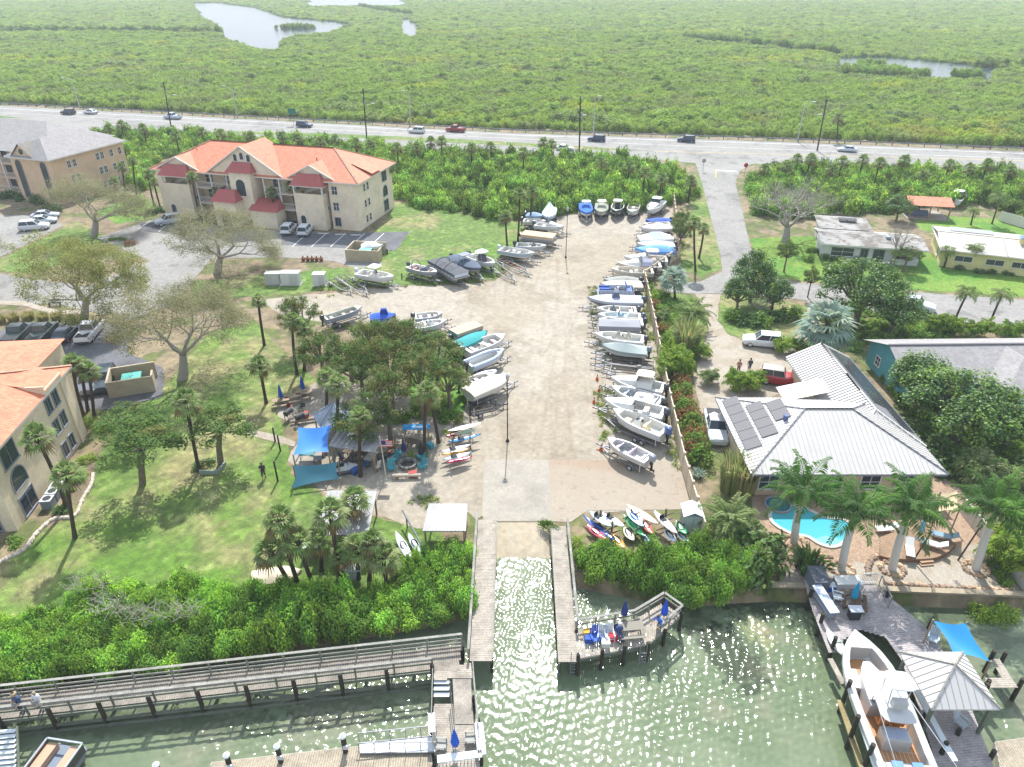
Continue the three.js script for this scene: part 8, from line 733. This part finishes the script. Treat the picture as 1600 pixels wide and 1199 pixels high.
function hedgeThing(name, label, pts, kinds, sc, pn = 'shrub') { const g = thing(name, label, 'hedge', null, V(0, 0, 0)); pts.forEach(([a, b], i) => { const l = BUSH[kinds[i % kinds.length]], m = part(pn, l[i % l.length], leafMat, g); m.position.copy(P(a, b)).setY(-.05); m.rotation.y = i * 1.9; m.scale.set(...sc); }); return g; }
const B_ = (k, a, b, s, l, o) => bush(k, [a, b], s, l, o);
B_('lime', 155, 672, [1.1, 1.1, 1.1], 'bright yellow green shrub at the condo corner'); B_('lime', 139, 662, [.8, 1, .8], 'small green shrub at the condo corner'); B_('lime', 136, 720, [1.1, .9, 1], 'yellow green shrub midway along the condo bed'); B_('lime', 122, 748, [1.1, 1, 1.1], 'yellow green shrub at the stone edging'); B_('round', 110, 772, .7, 'green shrub between the condo palms'); B_('blade', 97, 800, [.9, .6, .9], 'dark spiky plant below the tall condo palm'); B_('round', 20, 850, [1, .6, .8], 'pale shrub at the condo ground floor'); B_('dark', 320, 728, [1.3, .8, 1], 'dark shrub inside the brick planter'); B_('red', 180, 532, [1.5, 1.1, 1.3], 'red flowering shrub beside the white pickup'); B_('red', 205, 382, [1.4, 1.2, 1.2], 'red leaved shrub on the condo drive'); B_('round', 182, 376, [1.8, .8, 1], 'clipped green hedge on the condo drive');
hedgeThing('grass_border', 'border of straw coloured grass tufts behind the car row', [[0, 505], [22, 502], [45, 500], [68, 501], [90, 500], [112, 505]], ['straw'], [1.4, 1.2, 1.2], 'tuft'); B_('dark', 130, 508, [2.2, .9, 1.2], 'dark green shrubs behind the white pickup');
[[35, 312], [60, 318], [15, 308], [80, 332]].forEach(([a, b], i) => B_('dark', a, b, [2.2, 2, 1.6], ORD(i) + ' dark shrub in the row before the beige condo balconies', { group: 'shrubs before the beige condo' })); [[250, 332], [236, 336]].forEach(([a, b], i) => B_('dark', a, b, [1.2, 1.4, 1.2], ORD(i) + ' dark shrub from the right at the orange condo end', { group: 'shrubs at the orange condo end' })); [[525, 354], [540, 354], [552, 352]].forEach(([a, b], i) => B_('dark', a, b, [1.4, 2, 1.3], ORD(i) + ' dark shrub from the left under the right condo windows', { group: 'shrubs under the right condo windows' })); [[592, 332], [600, 326], [415, 352], [395, 350], [440, 354], [330, 348]].forEach(([a, b], i) => B_('dark', a, b, [1.3, 1.3, 1.2], ORD(i) + ' dark foundation shrub along the orange condo front', { group: 'foundation shrubs of the orange condo' }));
[[1052, 575], [1065, 585], [1042, 590]].forEach(([a, b], i) => B_('areca', a, b, [2.2, 2.8, 2], ['back', 'right', 'left'][i] + ' yellow green areca palm behind the panel wall', { cat: 'palm' })); B_('pampas', 1072, 548, [3, 3.8, 2.8], 'tall straw coloured grass clump beside the driveway', { name: 'grass_clump' }); B_('pampas', 1145, 765, [2.4, 3.8, 2.2], 'bamboo-like clump between pickup and metal roof', { name: 'grass_clump' }); B_('straw', 1160, 770, [2.2, 3.4, 2], 'dry yellow clump at the house corner', { name: 'grass_clump' });
hedgeThing('clipped_hedge', 'mottled red and green hedge along the panel wall', [[1060, 606], [1064, 620], [1068, 633], [1072, 646], [1076, 659], [1080, 672], [1084, 685], [1088, 698], [1092, 711], [1097, 724]], ['red', 'round'], [1.5, 2.1, 1.5]); hedgeThing('clipped_hedge', 'brownish hedge just behind the panel wall corner', [[1020, 480], [1028, 500], [1034, 518]], ['red'], [1.2, 1.5, 1.2]); B_('silver', 1090, 745, .8, 'grey agave at the end of the clipped hedge');
[[1148, 608], [1162, 612], [1176, 608]].forEach(([a, b], i) => B_('areca', a, b, [1.7, 2.2, 1.7], ['left', 'middle', 'right'][i] + ' bright areca palm at the house entrance', { cat: 'palm' })); [[1225, 552], [1245, 550]].forEach(([a, b], i) => B_('areca', a, b, [1.6, 1.8, 1.5], ['left', 'right'][i] + ' areca palm beside the white SUV', { cat: 'palm' })); [[1452, 520], [1470, 522], [1488, 522]].forEach(([a, b], i) => B_('areca', a, b, [1.6, 2.4, 1.6], ['left', 'middle', 'right'][i] + ' feathery palm behind the teal house ridge', { cat: 'palm' })); [[1515, 528], [1540, 528], [1575, 530], [1595, 528]].forEach(([a, b], i) => B_('areca', a, b, [1.7, 2.2, 1.6], ['first', 'second', 'third', 'fourth'][i] + ' feathery palm right of the street palms', { cat: 'palm' })); [[1555, 880], [1580, 860], [1590, 900], [1600, 830]].forEach(([a, b], i) => B_('areca', a, b, [2, 2.6, 2], ['first', 'second', 'third', 'fourth'][i] + ' lush frond clump outside the garden wall', { cat: 'palm' })); [[1535, 760], [1565, 770], [1595, 775], [1515, 750]].forEach(([a, b], i) => B_('fern', a, b, [2.4, 2.8, 2.2], ['first', 'second', 'third', 'fourth'][i] + ' dark frond clump behind the garden wall', { cat: 'palm' }));
B_('blade', 1262, 893, [1.9, 1.9, 1.7], 'dark spiky shrub in front of the pool'); B_('dark', 1188, 895, [2.6, 2.8, 2.2], 'large glossy shrub at the seawall corner'); B_('dark', 1190, 862, [2.2, 2.5, 2], 'glossy shrub left of the pool'); B_('fern', 1170, 850, [1.6, 2, 1.5], 'fern-like shrub left of the pool', { cat: 'shrub' }); [[1560, 895], [1566, 905], [1575, 915], [1552, 885]].forEach(([a, b], i) => B_('round', a, b, [.7, .9, .7], ORD(i) + ' young shrub in the bed inside the garden wall', { group: 'young shrubs inside the garden wall' })); [[1535, 948], [1560, 955], [1580, 948]].forEach(([a, b], i) => B_('lime', a, b, [1.1, 1.2, 1], ORD(i) + ' mangrove seedling clump from the left in the right shallows', { group: 'mangrove seedlings in the right shallows', y: WL - .1 }));
B_('round', 860, 828, [.4, 1, 1.3], 'narrow green shrub between ramp and right pier'); B_('lime', 900, 858, [.9, 1.3, 1.1], 'light green shrub right of the right pier'); B_('round', 1002, 470, [1, 1, 1], 'small shrub at the fence corner'); B_('lime', 1086, 470, [.8, .6, .8], 'low green shrub at the driveway mouth'); [[1500, 422], [1530, 426], [1548, 428], [1575, 430]].forEach(([a, b], i) => B_('dark', a, b, .9, ['first', 'second', 'third', 'fourth'][i] + ' round clipped shrub along the yellow house')); [[1290, 405], [1310, 408], [1340, 412], [1270, 395], [1262, 408]].forEach(([a, b], i) => B_('round', a, b, [1.3, 1.2, 1.1], ORD(i) + ' shrub in the bed before the white ranch house', { group: 'shrubs before the white ranch house' })); [[625, 655], [700, 655], [690, 640], [650, 650]].forEach(([a, b], i) => B_('gold' in BUSH ? 'gold' : 'round', a, b, [1.4, 1.3, 1.3], ORD(i) + ' understory shrub beneath the central cedars', { group: 'understory of the central cedars' }));
{ const r = RND(31), c = new MB(); for (const [px, py] of [[150, 945], [230, 990], [290, 985], [180, 975]]) { const o = P(px, py); for (let i = 0; i < 90; i++) { const d = rdir(r); d.y = Math.abs(d.y); const q = V(o.x + rr(r, -1.3, 1.3), rr(r, 1.6, 2.3), o.z + rr(r, -.7, .7)); c.bar(q, q.clone().add(V(d.x * .7, d.y * .8, d.z * .7)), .018, .018); } } const m = solo('dead_branches', c.geo(), paleBark, 'bleached dead branches in the left mangroves', 'branches', null, 'stuff'); }
{ const g = thing('brick_planter', 'low V-shaped timber planter edge under the leaning cedar', 'planter', null, V(0, 0, 0)); for (const [a, b] of [[[312, 738], [340, 738]], [[340, 738], [352, 724]]]) new MB().bar(P(...a, .2), P(...b, .2), .15, .4).to('edge', flat('#7d8a80'), g); }

// weeds along the lot edges and under the boats
{ const r = RND(404), sp = [], lines = [[[1004, 442], [1022, 540]], [[1022, 540], [1064, 728]], [[1058, 330], [1060, 398]], [[735, 560], [738, 640]], [[500, 452], [620, 446]], [[630, 446], [780, 436]], [[800, 420], [842, 346]], [[890, 334], [1045, 320]], [[652, 775], [752, 822]], [[640, 730], [722, 650]], [[930, 450], [945, 560]], [[940, 600], [955, 690]], [[470, 464], [540, 457]], [[520, 510], [700, 522]]]; for (const [a, b] of lines) { const p = P(...a), q = P(...b), n = Math.round(p.distanceTo(q) * 5); for (let i = 0; i < n; i++) { const t = r(), x = p.x + (q.x - p.x) * t + rr(r, -1, 1) * .9, z = p.z + (q.z - p.z) * t + rr(r, -1, 1) * .9; if (N16(x / 30, z / 30) < .42) continue; sp.push([x, 0, z, rr(r, .25, .6), rr(r, .15, .4), r() * 6.28, tint(r, .8, 1.4)]); } } thicket('weeds', 'scattered weeds along the edges of the boat lot', 'weeds', bladeGeo(71, { cols: [...COL.straw, ...COL.mang], n: 40, w: .05, lean: .9 }), sp); }
// clutter of the camp
{ const X = (n, l, cat, px, py, f, yaw = 0) => { const g = thing(n, l, cat, null, P(px, py), yaw); f(g); }, b = (g, n, c, ...a) => new MB().box(...a).to(n, flat(c), g), legs = (g, c, w, d, h) => { for (const x of [-w, w]) for (const z of [-d, d]) b(g, 'leg', c, x, h / 2, z, .05, h, .05); };
  [[482, 718, '#3f7f86', 'teal camp table under the blue sail'], [498, 722, '#8a8478', 'grey camp table under the blue sail edge'], [548, 712, '#6c5c48', 'brown work table under the grey shelter'], [580, 722, '#a8a49a', 'pale folding table at the shelter edge'], [628, 692, '#7c7468', 'grey table behind the fire pit'], [648, 700, '#5c4c3c', 'brown table near the blue boards']].forEach(([x, y, c, l]) => X('camp_table', l, 'table', x, y, (g) => { b(g, 'top', c, 0, .74, 0, 1.5, .05, .75); legs(g, '#4a4a48', .65, .3, .72); }, x * .3));
  [[490, 708, '#2f5f9a', 'blue folding chair under the sail'], [505, 712, '#7a2c2c', 'red folding chair under the sail'], [535, 722, '#3a3f44', 'black folding chair left under the shelter'], [570, 732, '#35506a', 'slate folding chair under the shelter'], [590, 735, '#c0bcb0', 'white folding chair at the shelter edge'], [470, 642, '#3b4a3a', 'green folding chair near the grills'], [455, 640, '#6b3b2c', 'brown folding chair near the picnic tables']].forEach(([x, y, c, l]) => X('folding_chair', l, 'chair', x, y, (g) => { b(g, 'seat', c, 0, .42, 0, .48, .04, .46); new MB().bar(V(0, .42, -.22), V(0, .92, -.34), .48, .03).to('backrest', flat(c), g); legs(g, '#56585a', .21, .2, .42); }, x));
  [[518, 735, '#b8bcbe', 'white cooler in front of the shelter'], [555, 740, '#24508c', 'blue drum cooler beside the jet ski'], [612, 700, '#8c6a3a', 'tan crate behind the teal chairs'], [478, 652, '#a33a2a', 'red crate beside the gazebo'], [645, 745, '#9c3c34', 'red box at the end of the log bench'], [672, 700, '#3f8c9c', 'teal tub beside the palm pair']].forEach(([x, y, c, l]) => X('camp_box', l, 'box', x, y, (g) => { b(g, 'body', c, 0, .24, 0, .7, .48, .45); b(g, 'lid', c, 0, .51, 0, .74, .06, .49); }, x * .2));
  X('log_bench', 'pale log bench in front of the fire pit', 'bench', 636, 748, (g) => { new MB().cyl(V(-1.3, .36, 0), V(1.3, .36, 0), .17, .15, 10).to('log', flat('#b2a594'), g); for (const x of [-.9, .9]) b(g, 'support', '#7a6a58', x, .12, 0, .25, .24, .35); }, .03); X('log_bench', 'dark log bench below the grills', 'bench', 480, 660, (g) => { new MB().cyl(V(-1.6, .3, 0), V(1.6, .3, 0), .18, .16, 10).to('log', flat('#8a7a68'), g); for (const x of [-1.1, 1.1]) b(g, 'support', '#6a5a48', x, .1, 0, .25, .2, .35); }, .25); X('rowing_canoe', 'brown wooden canoe leaning beside the flagpole', 'canoe', 608, 710, (g) => { const h = part('hull', KG[2], paint('#7a4a26', .5), g); h.scale.set(.85, 1.4, 1.1); b(g, 'thwart', '#5c3a20', 0, .32, 0, .1, .04, .6); }, .6); }

[[1420, 692, 'first'], [1455, 712, 'second'], [1492, 738, 'third'], [1530, 745, 'fourth'], [1568, 748, 'fifth'], [1600, 752, 'sixth']].forEach(([a, b, w]) => B_('dark', a, b, [2.6, 2.6, 2.2], w + ' big glossy shrub right of the metal roof'));
[[1022, 470, 'lime'], [1034, 505, 'fern'], [1046, 540, 'round'], [1095, 560, 'areca'], [1108, 600, 'fern']].forEach(([a, b, k], i) => B_(k, a, b, [1.5, 1.8, 1.5], ORD(i) + ' mixed garden shrub from the top behind the panel wall', { group: 'garden shrubs behind the panel wall' }));

[[1146, 500, 'first'], [1168, 506, 'second'], [1192, 508, 'third'], [1216, 500, 'fourth'], [1235, 496, 'fifth']].forEach(([a, b, w], i) => B_(i % 2 ? 'dark' : 'round', a, b, [1.9, 1.9, 1.7], w + ' dense shrub from the left on the driveway island'));
renderer.render(scene, camera);
